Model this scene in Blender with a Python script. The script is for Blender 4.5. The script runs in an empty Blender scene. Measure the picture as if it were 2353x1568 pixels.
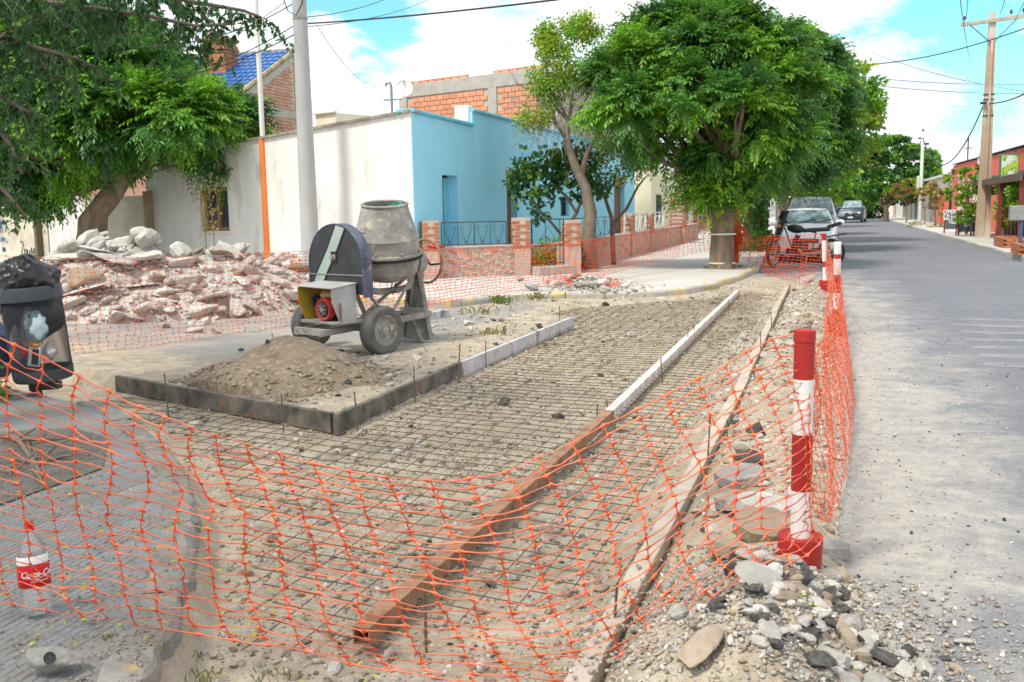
import bpy, bmesh, math, random
import numpy as np
from mathutils import Vector, Matrix
S = bpy.context.scene
COL = S.collection
R = math.radians
# ------------------------------------------------------------------ camera
YAW, PITCH, ROLL = R(18.05), R(7.65), R(0.98)
PW, PH, PF, CH = 2353., 1568., 2250., 1.6
cy_, sy_, cp_, sp_ = math.cos(YAW), math.sin(YAW), math.cos(PITCH), math.sin(PITCH)
FW = np.array([-sy_*cp_, cy_*cp_, -sp_]); RT = np.array([cy_, sy_, 0.]); UP = np.cross(RT, FW)
c_, s_ = math.cos(ROLL), math.sin(ROLL)
RT, UP = RT*c_-UP*s_, UP*c_+RT*s_
CO = np.array([0., 0., CH])
cam_d = bpy.data.cameras.new('camera'); cam = bpy.data.objects.new('camera', cam_d); COL.objects.link(cam)
cam_d.sensor_width = 36; cam_d.lens = PF/PW*36; cam_d.clip_start = .05; cam_d.clip_end = 6000
cam.matrix_world = Matrix(((RT[0], UP[0], -FW[0], 0), (RT[1], UP[1], -FW[1], 0), (RT[2], UP[2], -FW[2], CH), (0, 0, 0, 1)))
cam_d.dof.use_dof = True; cam_d.dof.focus_distance = 6.0; cam_d.dof.aperture_fstop = 6.3
S.camera = cam
# ------------------------------------------------------------------ sun and sky
SUN_EL, SUN_AZ = R(56), math.atan2(-.50, -.86)      # azimuth as atan2(x, y) of the direction towards the sun
sd = Vector((math.sin(SUN_AZ)*math.cos(SUN_EL), math.cos(SUN_AZ)*math.cos(SUN_EL), math.sin(SUN_EL)))
sl = bpy.data.lights.new('sun', 'SUN'); sl.energy = 1.5; sl.angle = R(10); sl.color = (1, .93, .82)
so = bpy.data.objects.new('sun', sl); COL.objects.link(so); so.rotation_euler = (-sd).to_track_quat('-Z', 'Y').to_euler()
so.location = (0, 0, 30)
w = bpy.data.worlds.new("World"); S.world = w; w.use_nodes = True
nt = w.node_tree; nt.nodes.clear(); N = nt.nodes.new; L = nt.links.new
out = N('ShaderNodeOutputWorld'); bg = N('ShaderNodeBackground'); L(bg.outputs[0], out.inputs[0])
sky = N('ShaderNodeTexSky'); sky.sky_type = 'NISHITA'; sky.sun_disc = False; sky.sun_elevation = SUN_EL; sky.sun_rotation = SUN_AZ
sky.air_density = 1.0; sky.dust_density = .6; sky.ozone_density = 1.5
tc = N('ShaderNodeTexCoord'); mp = N('ShaderNodeMapping'); mp.inputs['Scale'].default_value = (1, 1, 2.6); mp.inputs['Location'].default_value = (3.1, .4, 1.3)
L(tc.outputs['Generated'], mp.inputs[0])
nz = N('ShaderNodeTexNoise'); nz.inputs['Scale'].default_value = 5.5; nz.inputs['Detail'].default_value = 8; nz.inputs['Roughness'].default_value = .55; nz.inputs['Distortion'].default_value = .35
L(mp.outputs[0], nz.inputs[0])
def wmath(op, a, b=None):
    m = N('ShaderNodeMath'); m.operation = op
    for i, v in enumerate((a, b)):
        if v is None: continue
        if isinstance(v, (int, float)): m.inputs[i].default_value = v
        else: L(v, m.inputs[i])
    return m.outputs[0]
acc = nz.outputs['Fac']
wn_ = N('ShaderNodeTexNoise'); wn_.inputs['Scale'].default_value = 9; wn_.inputs['Detail'].default_value = 7; wn_.inputs['Roughness'].default_value = .65; L(mp.outputs[0], wn_.inputs[0])
wsub = N('ShaderNodeVectorMath'); wsub.operation = 'MULTIPLY_ADD'; wsub.inputs[1].default_value = (.22, .22, .14); wsub.inputs[2].default_value = (-.11, -.11, -.07); L(wn_.outputs['Color'], wsub.inputs[0])
warp = N('ShaderNodeVectorMath'); warp.operation = 'ADD'; L(tc.outputs['Generated'], warp.inputs[0]); L(wsub.outputs[0], warp.inputs[1])
def hole(px, py, width, amount):                   # openings between the clouds, at fixed sky directions
    global acc
    d = RT*(px-PW/2)/PF - UP*(py-PH/2)/PF + FW; d = d/np.linalg.norm(d)
    v = N('ShaderNodeVectorMath'); v.operation = 'DISTANCE'; v.inputs[1].default_value = d; L(warp.outputs[0], v.inputs[0])
    g = wmath('SUBTRACT', 1.0, wmath('DIVIDE', v.outputs['Value'], width)); g = wmath('MAXIMUM', g, 0.0)
    acc = wmath('SUBTRACT', acc, wmath('MULTIPLY', g, amount))
for h_ in ((880, 10, .085, .33), (770, 0, .06, .26), (1160, 78, .065, .27), (850, 75, .05, .26), (2190, 120, .085, .30), (2320, 90, .085, .29), (2080, 100, .06, .22), (2230, 170, .06, .27), (2330, 200, .06, .22), (60, -60, .10, .2)):
    hole(*h_)
cr = N('ShaderNodeValToRGB'); cr.color_ramp.elements[0].position = .24; cr.color_ramp.elements[1].position = .46
L(acc, cr.inputs[0])
nz2 = N('ShaderNodeTexNoise'); nz2.inputs['Scale'].default_value = 3.5; nz2.inputs['Detail'].default_value = 6; L(mp.outputs[0], nz2.inputs[0])
cc = N('ShaderNodeValToRGB'); cc.color_ramp.elements[0].position = .35; cc.color_ramp.elements[0].color = (6.6, 7.3, 8.6, 1); cc.color_ramp.elements[1].position = .62; cc.color_ramp.elements[1].color = (10.8, 10.8, 10.8, 1)
L(nz2.outputs['Fac'], cc.inputs[0])
cool = N('ShaderNodeMixRGB'); cool.blend_type = 'MULTIPLY'; cool.inputs[0].default_value = 1; cool.inputs[2].default_value = (1.0, 1.75, 1.6, 1); L(sky.outputs[0], cool.inputs[1])
mx = N('ShaderNodeMixRGB'); L(cr.outputs[0], mx.inputs[0]); L(cool.outputs[0], mx.inputs[1]); L(cc.outputs[0], mx.inputs[2])
L(mx.outputs[0], bg.inputs[0]); bg.inputs[1].default_value = .053
S.view_settings.view_transform = 'Standard'; S.view_settings.look = 'None'; S.view_settings.gamma = 1; S.view_settings.use_curve_mapping = False
S.view_settings.exposure = 1.36
# ------------------------------------------------------------------ where things stand, from the camera survey
def ray(px, py): return RT*(px-PW/2)/PF - UP*(py-PH/2)/PF + FW
def G(px, py, z=0.):
    d = ray(px, py); return CO+d*((z-CH)/d[2])
def DP(px, py, dep): return CO+ray(px, py)*dep
def OX(px, py, X):
    d = ray(px, py); return CO+d*(X/d[0])
def project(P):
    d = np.array(P, float)-CO; z = d@FW
    return PW/2+PF*(d@RT)/z, PH/2-PF*(d@UP)/z
def hgt(P, py):                                    # height of a vertical line over P at picture row py
    a, b = -2., 40.
    for _ in range(40):
        m = (a+b)/2
        if project((P[0], P[1], m))[1] > py: a = m
        else: b = m
    return a
def on_line(px, A, d, z=.12):                      # point of the ground line A + t d seen at column px
    A = np.array(A, float); d = np.array(d, float); r = ray(px, 500)
    # solve A + t d = s r (xy)
    M_ = np.array([[d[0], -r[0]], [d[1], -r[1]]]); t, s = np.linalg.solve(M_, -A)
    return A+d*t, t
# ------------------------------------------------------------------ materials
MATS = {}
def mat(name, c1, c2=None, scale=3., rough=.8, bump=.0, bscale=40., metal=0., c3=None, scale3=.7, thr=(.35, .65), thr3=(.5, .62), objvar=0., tone=0., trans=0., alpha=1., spec=.35, stretch=(1, 1, 1), detail=6, coat=0.):
    m = bpy.data.materials.new(name); m.use_nodes = True; t = m.node_tree; n = t.nodes; l = t.links
    b = n['Principled BSDF']; o = n['Material Output']
    b.inputs['Roughness'].default_value = rough; b.inputs['Metallic'].default_value = metal
    b.inputs['Specular IOR Level'].default_value = spec; b.inputs['Coat Weight'].default_value = coat
    geo = n.new('ShaderNodeTexCoord'); mpn = n.new('ShaderNodeMapping'); mpn.inputs['Scale'].default_value = stretch; l.new(geo.outputs['Object'], mpn.inputs[0])
    vec = mpn.outputs[0]
    col = None
    def noise(s, d=detail):
        q = n.new('ShaderNodeTexNoise'); q.inputs['Scale'].default_value = s; q.inputs['Detail'].default_value = d; q.inputs['Roughness'].default_value = .62; l.new(vec, q.inputs[0]); return q.outputs['Fac']
    def ramp(src, a, c):
        r = n.new('ShaderNodeMapRange'); r.inputs[1].default_value = a; r.inputs[2].default_value = c; l.new(src, r.inputs[0]); return r.outputs[0]
    def mixc(f, a, c, mode='MIX'):
        x = n.new('ShaderNodeMixRGB'); x.blend_type = mode
        for i, v in ((0, f), (1, a), (2, c)):
            if hasattr(v, 'links'): l.new(v, x.inputs[i])
            elif i == 0: x.inputs[0].default_value = v
            else: x.inputs[i].default_value = (*v, 1) if len(v) == 3 else v
        return x.outputs[0]
    if c2 is None: c2 = tuple(x*.8 for x in c1)
    col = mixc(ramp(noise(scale), *thr), c1, c2)
    if c3 is not None: col = mixc(ramp(noise(scale3), *thr3), col, c3)
    if objvar:
        oi = n.new('ShaderNodeObjectInfo'); r = n.new('ShaderNodeMapRange'); r.inputs[3].default_value = 1-objvar; r.inputs[4].default_value = 1+objvar; l.new(oi.outputs['Random'], r.inputs[0])
        h = n.new('ShaderNodeCombineColor'); 
        for i in range(3): l.new(r.outputs[0], h.inputs[i])
        col = mixc(1., col, h.outputs[0], 'MULTIPLY')
    if tone:
        at = n.new('ShaderNodeAttribute'); at.attribute_name = 'tone'; r = n.new('ShaderNodeMapRange'); r.inputs[3].default_value = 1-tone; r.inputs[4].default_value = 1+tone; l.new(at.outputs['Fac'], r.inputs[0])
        h = n.new('ShaderNodeCombineColor')
        for i in range(3): l.new(r.outputs[0], h.inputs[i])
        col = mixc(1., col, h.outputs[0], 'MULTIPLY')
    l.new(col, b.inputs['Base Color'])
    if bump:
        bn = n.new('ShaderNodeBump'); bn.inputs['Strength'].default_value = bump; bn.inputs['Distance'].default_value = .02; l.new(noise(bscale, 5), bn.inputs['Height']); l.new(bn.outputs[0], b.inputs['Normal'])
    if trans:
        tr = n.new('ShaderNodeBsdfTranslucent'); l.new(col, tr.inputs[0]); ms = n.new('ShaderNodeMixShader'); ms.inputs[0].default_value = trans
        l.new(b.outputs[0], ms.inputs[1]); l.new(tr.outputs[0], ms.inputs[2]); l.new(ms.outputs[0], o.inputs[0])
    if alpha < 1: b.inputs['Alpha'].default_value = alpha
    MATS[name] = m; return m
m_concrete = mat('concrete', (.33, .32, .29), (.24, .235, .215), 3, .9, .9, 35, c3=(.42, .40, .36), scale3=5, objvar=.12)
m_rubble = mat('broken_concrete', (.60, .575, .52), (.42, .395, .35), 5, .95, 1., 28, c3=(.70, .68, .63), scale3=9, objvar=.25, tone=.25)
m_rubble_brown = mat('earthy_stone', (.46, .375, .28), (.34, .275, .205), 7, .95, .7, 45, objvar=.25, tone=.25)
m_asph_chunk = mat('asphalt_lump', (.055, .053, .05), (.17, .16, .15), 9, .95, .9, 60, objvar=.3, tone=.3)
m_dirtpile = mat('loose_dirt', (.31, .24, .165), (.22, .17, .115), 5, .95, .9, 55, c3=(.38, .31, .23), scale3=18)
m_bark = mat('bark', (.30, .225, .155), (.15, .11, .075), 5, .95, .9, 16, stretch=(1, 1, .22))
m_branch = mat('branch', (.25, .20, .155), (.17, .135, .105), 6, .9, .3, 30)
m_white = mat('whitewash', (.80, .79, .76), (.72, .70, .65), 1.6, .9, .35, 12, c3=(.50, .45, .36), scale3=1.5, thr3=(.57, .76), stretch=(1, 1, .35))
m_cream = mat('cream_wall', (.66, .62, .52), (.52, .47, .37), 1.3, .9, .3, 30, c3=(.36, .31, .23), scale3=.8, thr3=(.55, .75))
m_blue = mat('blue_paint', (.34, .74, .93), (.29, .68, .88), 1.3, .75, .2, 14, thr=(.3, .7), c3=(.42, .74, .86), scale3=2.4, thr3=(.55, .75))
m_bluetrim = mat('blue_trim', (.12, .50, .68), (.20, .60, .76), 8, .8, .3, 40)
m_coral = mat('coral_paint', (.72, .16, .10), (.62, .14, .09), 1.4, .8, .1, 30)
m_creamlight = mat('pale_paint', (.78, .74, .58), (.70, .66, .50), 1.4, .8, .1, 30)
m_brick = mat('orange_brick', (.58, .24, .12), (.47, .18, .09), 9, .9, .4, 60, objvar=.16, tone=.16)
m_block = mat('hollow_block', (.78, .38, .23), (.68, .31, .18), 6, .9, .3, 40, objvar=.12, tone=.12)
m_pinkbrick = mat('dusty_pink_brick', (.64, .41, .32), (.54, .31, .22), 6, .9, .3, 40, objvar=.16, tone=.16)
m_mortar = mat('mortar', (.56, .48, .40), (.47, .40, .33), 4, .95, .3, 40)
m_ring = mat('bare_concrete', (.46, .44, .40), (.37, .36, .33), 3, .95, .4, 30)
m_tile = mat('blue_glazed_tile', (.015, .12, .42), (.02, .16, .50), 5, .25, .1, 30, objvar=.15, tone=.2, spec=.6)
m_stone = mat('field_stone', (.46, .40, .33), (.36, .30, .26), 5, .9, .5, 30, objvar=.25)
m_wood = mat('grey_timber', (.62, .59, .54), (.46, .43, .39), 7, .85, .4, 30, stretch=(1, .12, 1), c3=(.70, .68, .64), scale3=3)
m_wood2 = mat('weathered_board', (.50, .44, .36), (.38, .33, .27), 6, .85, .4, 30, stretch=(1, .1, 1))
m_steelform = mat('stained_steel', (.055, .05, .046), (.19, .165, .14), 4.5, .7, .3, 30, c3=(.26, .12, .06), scale3=9, thr3=(.60, .7), thr=(.36, .62))
m_formlight = mat('pale_steel', (.42, .42, .43), (.56, .56, .57), 5, .75, .3, 30, c3=(.16, .16, .17), scale3=4, thr3=(.55, .68))
m_rust = mat('rusty_steel', (.27, .15, .095), (.37, .22, .13), 5, .8, .4, 40, c3=(.22, .10, .05), scale3=9)
m_rebar = mat('rebar', (.10, .078, .055), (.20, .145, .085), 8, .8, .2, 80)
m_tyre = mat('tyre', (.09, .09, .09), (.15, .145, .135), 5, .9, .3, 60)
m_mixer = mat('cement_caked_steel', (.38, .36, .325), (.22, .21, .19), 4.5, .88, .9, 14, c3=(.50, .47, .39), scale3=7, thr3=(.55, .7))
m_mixblack = mat('chipped_black_paint', (.025, .028, .032), (.05, .055, .06), 4, .45, .15, 30, c3=(.22, .21, .20), scale3=9, thr3=(.66, .75))
m_mixblue = mat('dull_navy_paint', (.055, .07, .12), (.13, .14, .18), 6, .7, .3, 30, c3=(.34, .31, .28), scale3=9, thr3=(.6, .7))
m_stripe = mat('pale_green_paint', (.33, .43, .38), (.42, .50, .45), 5, .6)
m_yellow = mat('yellow_paint', (.62, .42, .04), (.48, .32, .05), 5, .6, .1, 30)
m_offwhite = mat('dirty_white_panel', (.50, .49, .49), (.40, .385, .36), 3, .6, .1, 30, c3=(.32, .24, .16), scale3=4, thr3=(.62, .75))
m_red = mat('red_paint', (.38, .03, .02), (.38, .025, .02), 6, .45, .15, 40, spec=.5)
m_reds = mat('scuffed_red_paint', (.42, .022, .018), (.32, .02, .018), 6, .5, .2, 40, c3=(.56, .38, .34), scale3=22, thr3=(.66, .70))
m_whitep = mat('scuffed_white_paint', (.78, .77, .75), (.68, .66, .63), 6, .5, .1, 40, c3=(.45, .25, .2), scale3=18, thr3=(.68, .72))
m_dark = mat('dark_metal', (.03, .03, .033), (.05, .05, .05), 8, .5)
m_grey = mat('grey_metal', (.35, .35, .34), (.26, .26, .25), 8, .5, metal=.5)
m_poly = mat('black_polythene', (.012, .013, .016), (.02, .021, .025), 5, .32, .35, 9, spec=.6)
m_bin = mat('bin_metal', (.055, .062, .072), (.08, .088, .098), 5, .55, .1, 30)
m_glass = mat('dark_glass', (.03, .045, .05), (.06, .08, .09), 3, .08, spec=.8)
m_windscreen = mat('windscreen_glass', (.10, .16, .17), (.32, .40, .42), 3.5, .06, spec=.9, thr=(.45, .6))
m_carwhite = mat('white_car_paint', (.84, .86, .87), (.80, .83, .85), 3, .22, spec=.6, coat=.4)
m_carteal = mat('dark_car_paint', (.02, .035, .05), (.03, .045, .06), 3, .25, spec=.6, coat=.4)
m_black = mat('black_plastic', (.015, .015, .016), (.025, .025, .025), 6, .45)
m_lamp = mat('headlamp', (.75, .77, .78), (.60, .62, .64), 8, .15, spec=.8)
m_amber = mat('amber_lens', (.75, .25, .04), (.65, .2, .03), 8, .3)
m_door = mat('brown_wood', (.22, .12, .055), (.15, .085, .04), 4, .7, .2, 30, stretch=(1, 1, .2))
m_frame = mat('orange_wood', (.42, .22, .06), (.32, .16, .045), 5, .7, .2, 30)
m_conpole = mat('pole_concrete', (.44, .44, .43), (.37, .37, .36), 3, .85, .25, 50, c3=(.28, .27, .26), scale3=8, thr3=(.66, .72), stretch=(1, 1, .3))
m_tanpole = mat('tan_pole', (.50, .38, .26), (.42, .31, .21), 2.5, .9, .3, 30, stretch=(1, 1, .3), c3=(.60, .55, .48), scale3=1.4)
m_orange = mat('orange_paint', (.80, .22, .05), (.70, .19, .045), 3, .6, .05, 40)
m_whitepole = mat('flaking_white_paint', (.75, .74, .70), (.66, .64, .58), 5, .6, .1, 30, c3=(.50, .30, .08), scale3=5, thr3=(.63, .7))
m_pole_green = mat('pale_green_pole', (.46, .55, .46), (.56, .58, .50), 2, .8)
m_wire = mat('wire', (.02, .022, .03), (.03, .03, .04), 5, .6)
m_net = mat('orange_plastic_net', (.98, .14, .022), (.88, .10, .015), 8, .42, trans=.25, spec=.4, tone=.15)
m_netpale = mat('pale_orange_net', (.98, .38, .23), (.96, .26, .12), 5, .4, trans=.4, spec=.5, tone=.12)  # paler, more translucent plastic, as in tapes stretched thin
m_pave = mat('paving', (.255, .262, .262), (.20, .203, .20), 3, .9, .3, 50, c3=(.27, .245, .20), scale3=1.1, thr3=(.52, .72), objvar=.07)
m_paveb = mat('pale_pavement', (.56, .545, .50), (.48, .465, .43), 1.2, .9, .25, 30, c3=(.42, .38, .31), scale3=1.0, thr3=(.55, .75), objvar=.06)
m_kerb = mat('old_kerb', (.29, .28, .255), (.19, .18, .16), 5, .92, .8, 30, c3=(.44, .31, .12), scale3=7, thr3=(.59, .68), objvar=.08)
m_kerbfar = mat('yellowed_kerb', (.52, .50, .44), (.44, .42, .37), 5, .92, .5, 35, c3=(.62, .47, .20), scale3=2.2, thr3=(.5, .6), objvar=.06)
m_kerbw = mat('pale_kerb', (.52, .51, .48), (.42, .41, .38), 3, .9, .4, 35)
m_pinktile = mat('pink_tile', (.52, .36, .33), (.46, .32, .30), 2, .85)
m_earth = mat('earth', (.30, .25, .18), (.24, .2, .15), .3, .95)
m_board = mat('blackboard', (.055, .085, .10), (.10, .14, .16), 3, .8)
m_chalk = mat('chalk', (.82, .84, .84), (.70, .72, .73), 30, .9)
m_redwood = mat('red_brown_wood', (.22, .05, .04), (.16, .04, .03), 5, .7)
m_bagb = mat('blue_plastic', (.05, .08, .16), (.08, .12, .22), 5, .5)
m_labelred = mat('red_label', (.62, .01, .012), (.58, .01, .012), 5, .35)
m_clear = None
def leafmat(name, a, b, tr=.42, tone=.45):
    m = mat(name, a, b, .6, .45, trans=tr, tone=tone, spec=.5, thr=(.3, .7)); return m
l_dark = leafmat('leaf_green', (.075, .22, .04), (.12, .29, .04))
l_deep = leafmat('leaf_deep_green', (.038, .125, .032), (.055, .155, .035))
l_bright = leafmat('leaf_bright_green', (.15, .36, .03), (.21, .43, .03))
l_yel = leafmat('leaf_yellow_green', (.24, .36, .02), (.33, .42, .025))
l_lime = leafmat('leaf_lime', (.30, .46, .025), (.24, .42, .025))
l_red = leafmat('leaf_reddish', (.32, .16, .05), (.20, .20, .04))
l_dry = leafmat('leaf_dry', (.50, .40, .14), (.42, .32, .10))
m_grass = leafmat('grass_blade', (.14, .20, .04), (.38, .34, .14))
def clear_plastic():
    m = bpy.data.materials.new('clear_plastic'); m.use_nodes = True; n = m.node_tree.nodes; l = m.node_tree.links
    g = n.new('ShaderNodeBsdfGlossy'); g.inputs['Roughness'].default_value = .12; t = n.new('ShaderNodeBsdfTransparent'); t.inputs[0].default_value = (.98, .99, 1, 1)
    f = n.new('ShaderNodeFresnel'); f.inputs[0].default_value = 1.22
    tx = n.new('ShaderNodeTexNoise'); tx.inputs['Scale'].default_value = 30; bp = n.new('ShaderNodeBump'); bp.inputs['Distance'].default_value = .002; l.new(tx.outputs[0], bp.inputs['Height']); l.new(bp.outputs[0], g.inputs['Normal']); l.new(bp.outputs[0], f.inputs['Normal'])
    s = n.new('ShaderNodeMixShader'); a = n.new('ShaderNodeMath'); a.operation = 'ADD'; a.inputs[1].default_value = .05; l.new(f.outputs[0], a.inputs[0]); l.new(a.outputs[0], s.inputs[0])
    l.new(t.outputs[0], s.inputs[1]); l.new(g.outputs[0], s.inputs[2]); df = n.new('ShaderNodeBsdfDiffuse'); df.inputs[0].default_value = (.85, .88, .9, 1); s3 = n.new('ShaderNodeMixShader'); s3.inputs[0].default_value = .13; l.new(s.outputs[0], s3.inputs[1]); l.new(df.outputs[0], s3.inputs[2]); l.new(s3.outputs[0], n['Material Output'].inputs[0]); return m
m_clear = clear_plastic()
# ------------------------------------------------------------------ building helpers
def tag(o, label=None, cat=None, group=None, kind=None):
    if label: o['label'] = label
    if cat: o['category'] = cat
    if group: o['group'] = group
    if kind: o['kind'] = kind
    return o
def thing(name, label, cat, loc=(0, 0, 0), rz=0., group=None):
    o = bpy.data.objects.new(name, None); COL.objects.link(o); o.location = loc; o.rotation_euler = (0, 0, rz); o.empty_display_size = .2
    return tag(o, label, cat, group)
def origin_of(o):
    v = Vector((0, 0, 0))
    while o is not None: v += o.location; o = o.parent
    return v
def rotm(rx=0, ry=0, rz=0): return Matrix.Rotation(rz, 3, 'Z')@Matrix.Rotation(ry, 3, 'Y')@Matrix.Rotation(rx, 3, 'X')
class MB:
    def __init__(s): s.v = []; s.f = []; s.t = []
    def add(s, vs, fs, tone=None):
        n = len(s.v); s.v += [tuple(float(q) for q in p) for p in vs]; s.f += [tuple(i+n for i in f) for f in fs]; s.t += [tone if tone is not None else .5]*len(vs); return s
    def box(s, c, d, rot=None, tone=None):
        x, y, z = d[0]/2, d[1]/2, d[2]/2
        vs = [Vector((a, b, e)) for a in (-x, x) for b in (-y, y) for e in (-z, z)]
        if rot is not None: vs = [rot@p for p in vs]
        vs = [p+Vector(c) for p in vs]
        return s.add(vs, [(0, 1, 3, 2), (4, 6, 7, 5), (0, 4, 5, 1), (2, 3, 7, 6), (0, 2, 6, 4), (1, 5, 7, 3)], tone)
    def cbox(s, c, d, ch=.01, rot=None, tone=None):      # box with chamfered edges
        x, y, z = d[0]/2, d[1]/2, d[2]/2; ch = min(ch, x*.9, y*.9, z*.9)
        bm = bmesh.new(); bmesh.ops.create_cube(bm, size=1)
        for v in bm.verts: v.co = Vector((v.co.x*2*x, v.co.y*2*y, v.co.z*2*z))
        bmesh.ops.bevel(bm, geom=bm.edges[:], offset=ch, segments=1, affect='EDGES')
        return s.addbm(bm, rot, c, tone)
    def addbm(s, bm, rot=None, c=(0, 0, 0), tone=None):
        bm.verts.ensure_lookup_table(); bm.verts.index_update()
        vs = [((rot@v.co) if rot is not None else v.co)+Vector(c) for v in bm.verts]; fs = [tuple(v.index for v in f.verts) for f in bm.faces]; bm.free()
        return s.add(vs, fs, tone)
    def tube(s, pts, r, n=8, caps=True, tone=None):
        pts = [Vector(p) for p in pts]; rr = r if hasattr(r, '__len__') else [r]*len(pts)
        vs = []; fs = []; prev = None
        for i, p in enumerate(pts):
            t = (pts[min(i+1, len(pts)-1)]-pts[max(i-1, 0)]).normalized()
            if prev is None:
                a = t.cross(Vector((0, 0, 1)) if abs(t.z) < .9 else Vector((1, 0, 0))).normalized()
            else:
                a = (prev-t*prev.dot(t)).normalized()
            prev = a; b = t.cross(a)
            for k in range(n):
                g = 2*math.pi*k/n; vs.append(p+(a*math.cos(g)+b*math.sin(g))*rr[i])
        for i in range(len(pts)-1):
            for k in range(n): fs.append((i*n+k, i*n+(k+1) % n, (i+1)*n+(k+1) % n, (i+1)*n+k))
        if caps: fs.append(tuple(range(n))[::-1]); fs.append(tuple((len(pts)-1)*n+k for k in range(n)))
        return s.add(vs, fs, tone)
    def lathe(s, prof, n=24, M=None, caps=False, tone=None):     # prof: (radius, height) about z, M: Matrix 4x4
        vs = []; fs = []
        for (r, z) in prof:
            for k in range(n):
                g = 2*math.pi*k/n; p = Vector((r*math.cos(g), r*math.sin(g), z)); vs.append(M@p if M is not None else p)
        for i in range(len(prof)-1):
            for k in range(n): fs.append((i*n+k, i*n+(k+1) % n, (i+1)*n+(k+1) % n, (i+1)*n+k))
        if caps: fs.append(tuple(range(n))[::-1]); fs.append(tuple((len(prof)-1)*n+k for k in range(n)))
        return s.add(vs, fs, tone)
    def prism(s, poly, vec, M=None, tone=None):                  # poly: 3d points, extruded by vec
        n = len(poly); vs = [Vector(p) for p in poly]+[Vector(p)+Vector(vec) for p in poly]
        if M is not None: vs = [M@p for p in vs]
        return s.add(vs, [tuple(range(n))[::-1], tuple(range(n, 2*n))]+[(i, (i+1) % n, n+(i+1) % n, n+i) for i in range(n)], tone)
    def build(s, name, m, parent=None, world=False, smooth=False):
        me = bpy.data.meshes.new(name); off = origin_of(parent) if (world and parent) else Vector((0, 0, 0))
        me.from_pydata([(p[0]-off.x, p[1]-off.y, p[2]-off.z) for p in s.v], [], s.f)
        me.materials.append(m)
        if any(t != .5 for t in s.t):
            at = me.attributes.new('tone', 'FLOAT', 'POINT'); at.data.foreach_set('value', s.t)
        if smooth: me.shade_smooth()
        me.update(); o = bpy.data.objects.new(name, me); COL.objects.link(o)
        if parent is not None: o.parent = parent
        return o
def fix_normals(o):
    bm = bmesh.new(); bm.from_mesh(o.data); bmesh.ops.recalc_face_normals(bm, faces=bm.faces[:]); bm.to_mesh(o.data); bm.free(); return o
def smooth_by_angle(o, a=40):
    me = o.data; me.shade_smooth()
    bm = bmesh.new(); bm.from_mesh(me)
    for e in bm.edges:
        if len(e.link_faces) == 2 and e.calc_face_angle(0) > R(a): e.smooth = False
    bm.to_mesh(me); bm.free(); return o
def copy_part(src, loc, rot=(0, 0, 0), scale=(1, 1, 1), parent=None, name=None, m=None, label=None):
    o = bpy.data.objects.new(name or src.name.split('.')[0], src.data); COL.objects.link(o)
    o.location = loc; o.rotation_euler = rot; o.scale = scale
    if parent: o.parent = parent
    if label: o['label'] = label
    return o
def copy_tree(o, parent=None):
    c = o.copy(); COL.objects.link(c)
    if parent: c.parent = parent
    for ch in o.children: copy_tree(ch, c)
    return c
def np_mesh(name, V, F, m, parent=None, tone=None, world=False, smooth=False):   # F: (n, k) array
    me = bpy.data.meshes.new(name); V = np.asarray(V, np.float32)
    if world and parent is not None: V = V-np.array(origin_of(parent), np.float32)
    k = F.shape[1]; me.vertices.add(len(V)); me.vertices.foreach_set('co', V.ravel())
    me.loops.add(F.size); me.loops.foreach_set('vertex_index', F.astype(np.int32).ravel())
    me.polygons.add(len(F)); me.polygons.foreach_set('loop_start', np.arange(0, F.size, k, dtype=np.int32))
    me.update(calc_edges=True); me.validate()
    if tone is not None:
        at = me.attributes.new('tone', 'FLOAT', 'POINT'); at.data.foreach_set('value', np.asarray(tone, np.float32))
    me.materials.append(m)
    if smooth: me.shade_smooth()
    o = bpy.data.objects.new(name, me); COL.objects.link(o)
    if parent is not None: o.parent = parent
    return o
rng = np.random.default_rng(7); random.seed(7)
_perm = np.random.default_rng(3).random((256, 256))
def vnoise(x, y):
    xi = np.floor(x).astype(int); yi = np.floor(y).astype(int); fx = x-xi; fy = y-yi
    fx = fx*fx*(3-2*fx); fy = fy*fy*(3-2*fy); g = lambda a, b: _perm[a % 256, b % 256]
    return (g(xi, yi)*(1-fx)+g(xi+1, yi)*fx)*(1-fy)+(g(xi, yi+1)*(1-fx)+g(xi+1, yi+1)*fx)*fy
def fbm(x, y, o=4):
    s = 0; a = .5
    for i in range(o): s = s+a*(vnoise(x*2**i+17*i, y*2**i+5*i)-.5); a *= .5
    return s
def sstep(a, b, x):
    t = np.clip((x-a)/(b-a), 0, 1); return t*t*(3-2*t)
CD = np.array([-.933, .36])                          # direction of the cross street, pointing left and away
CN = np.array([-.36, -.933])                         # its normal, pointing towards the camera
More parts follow.
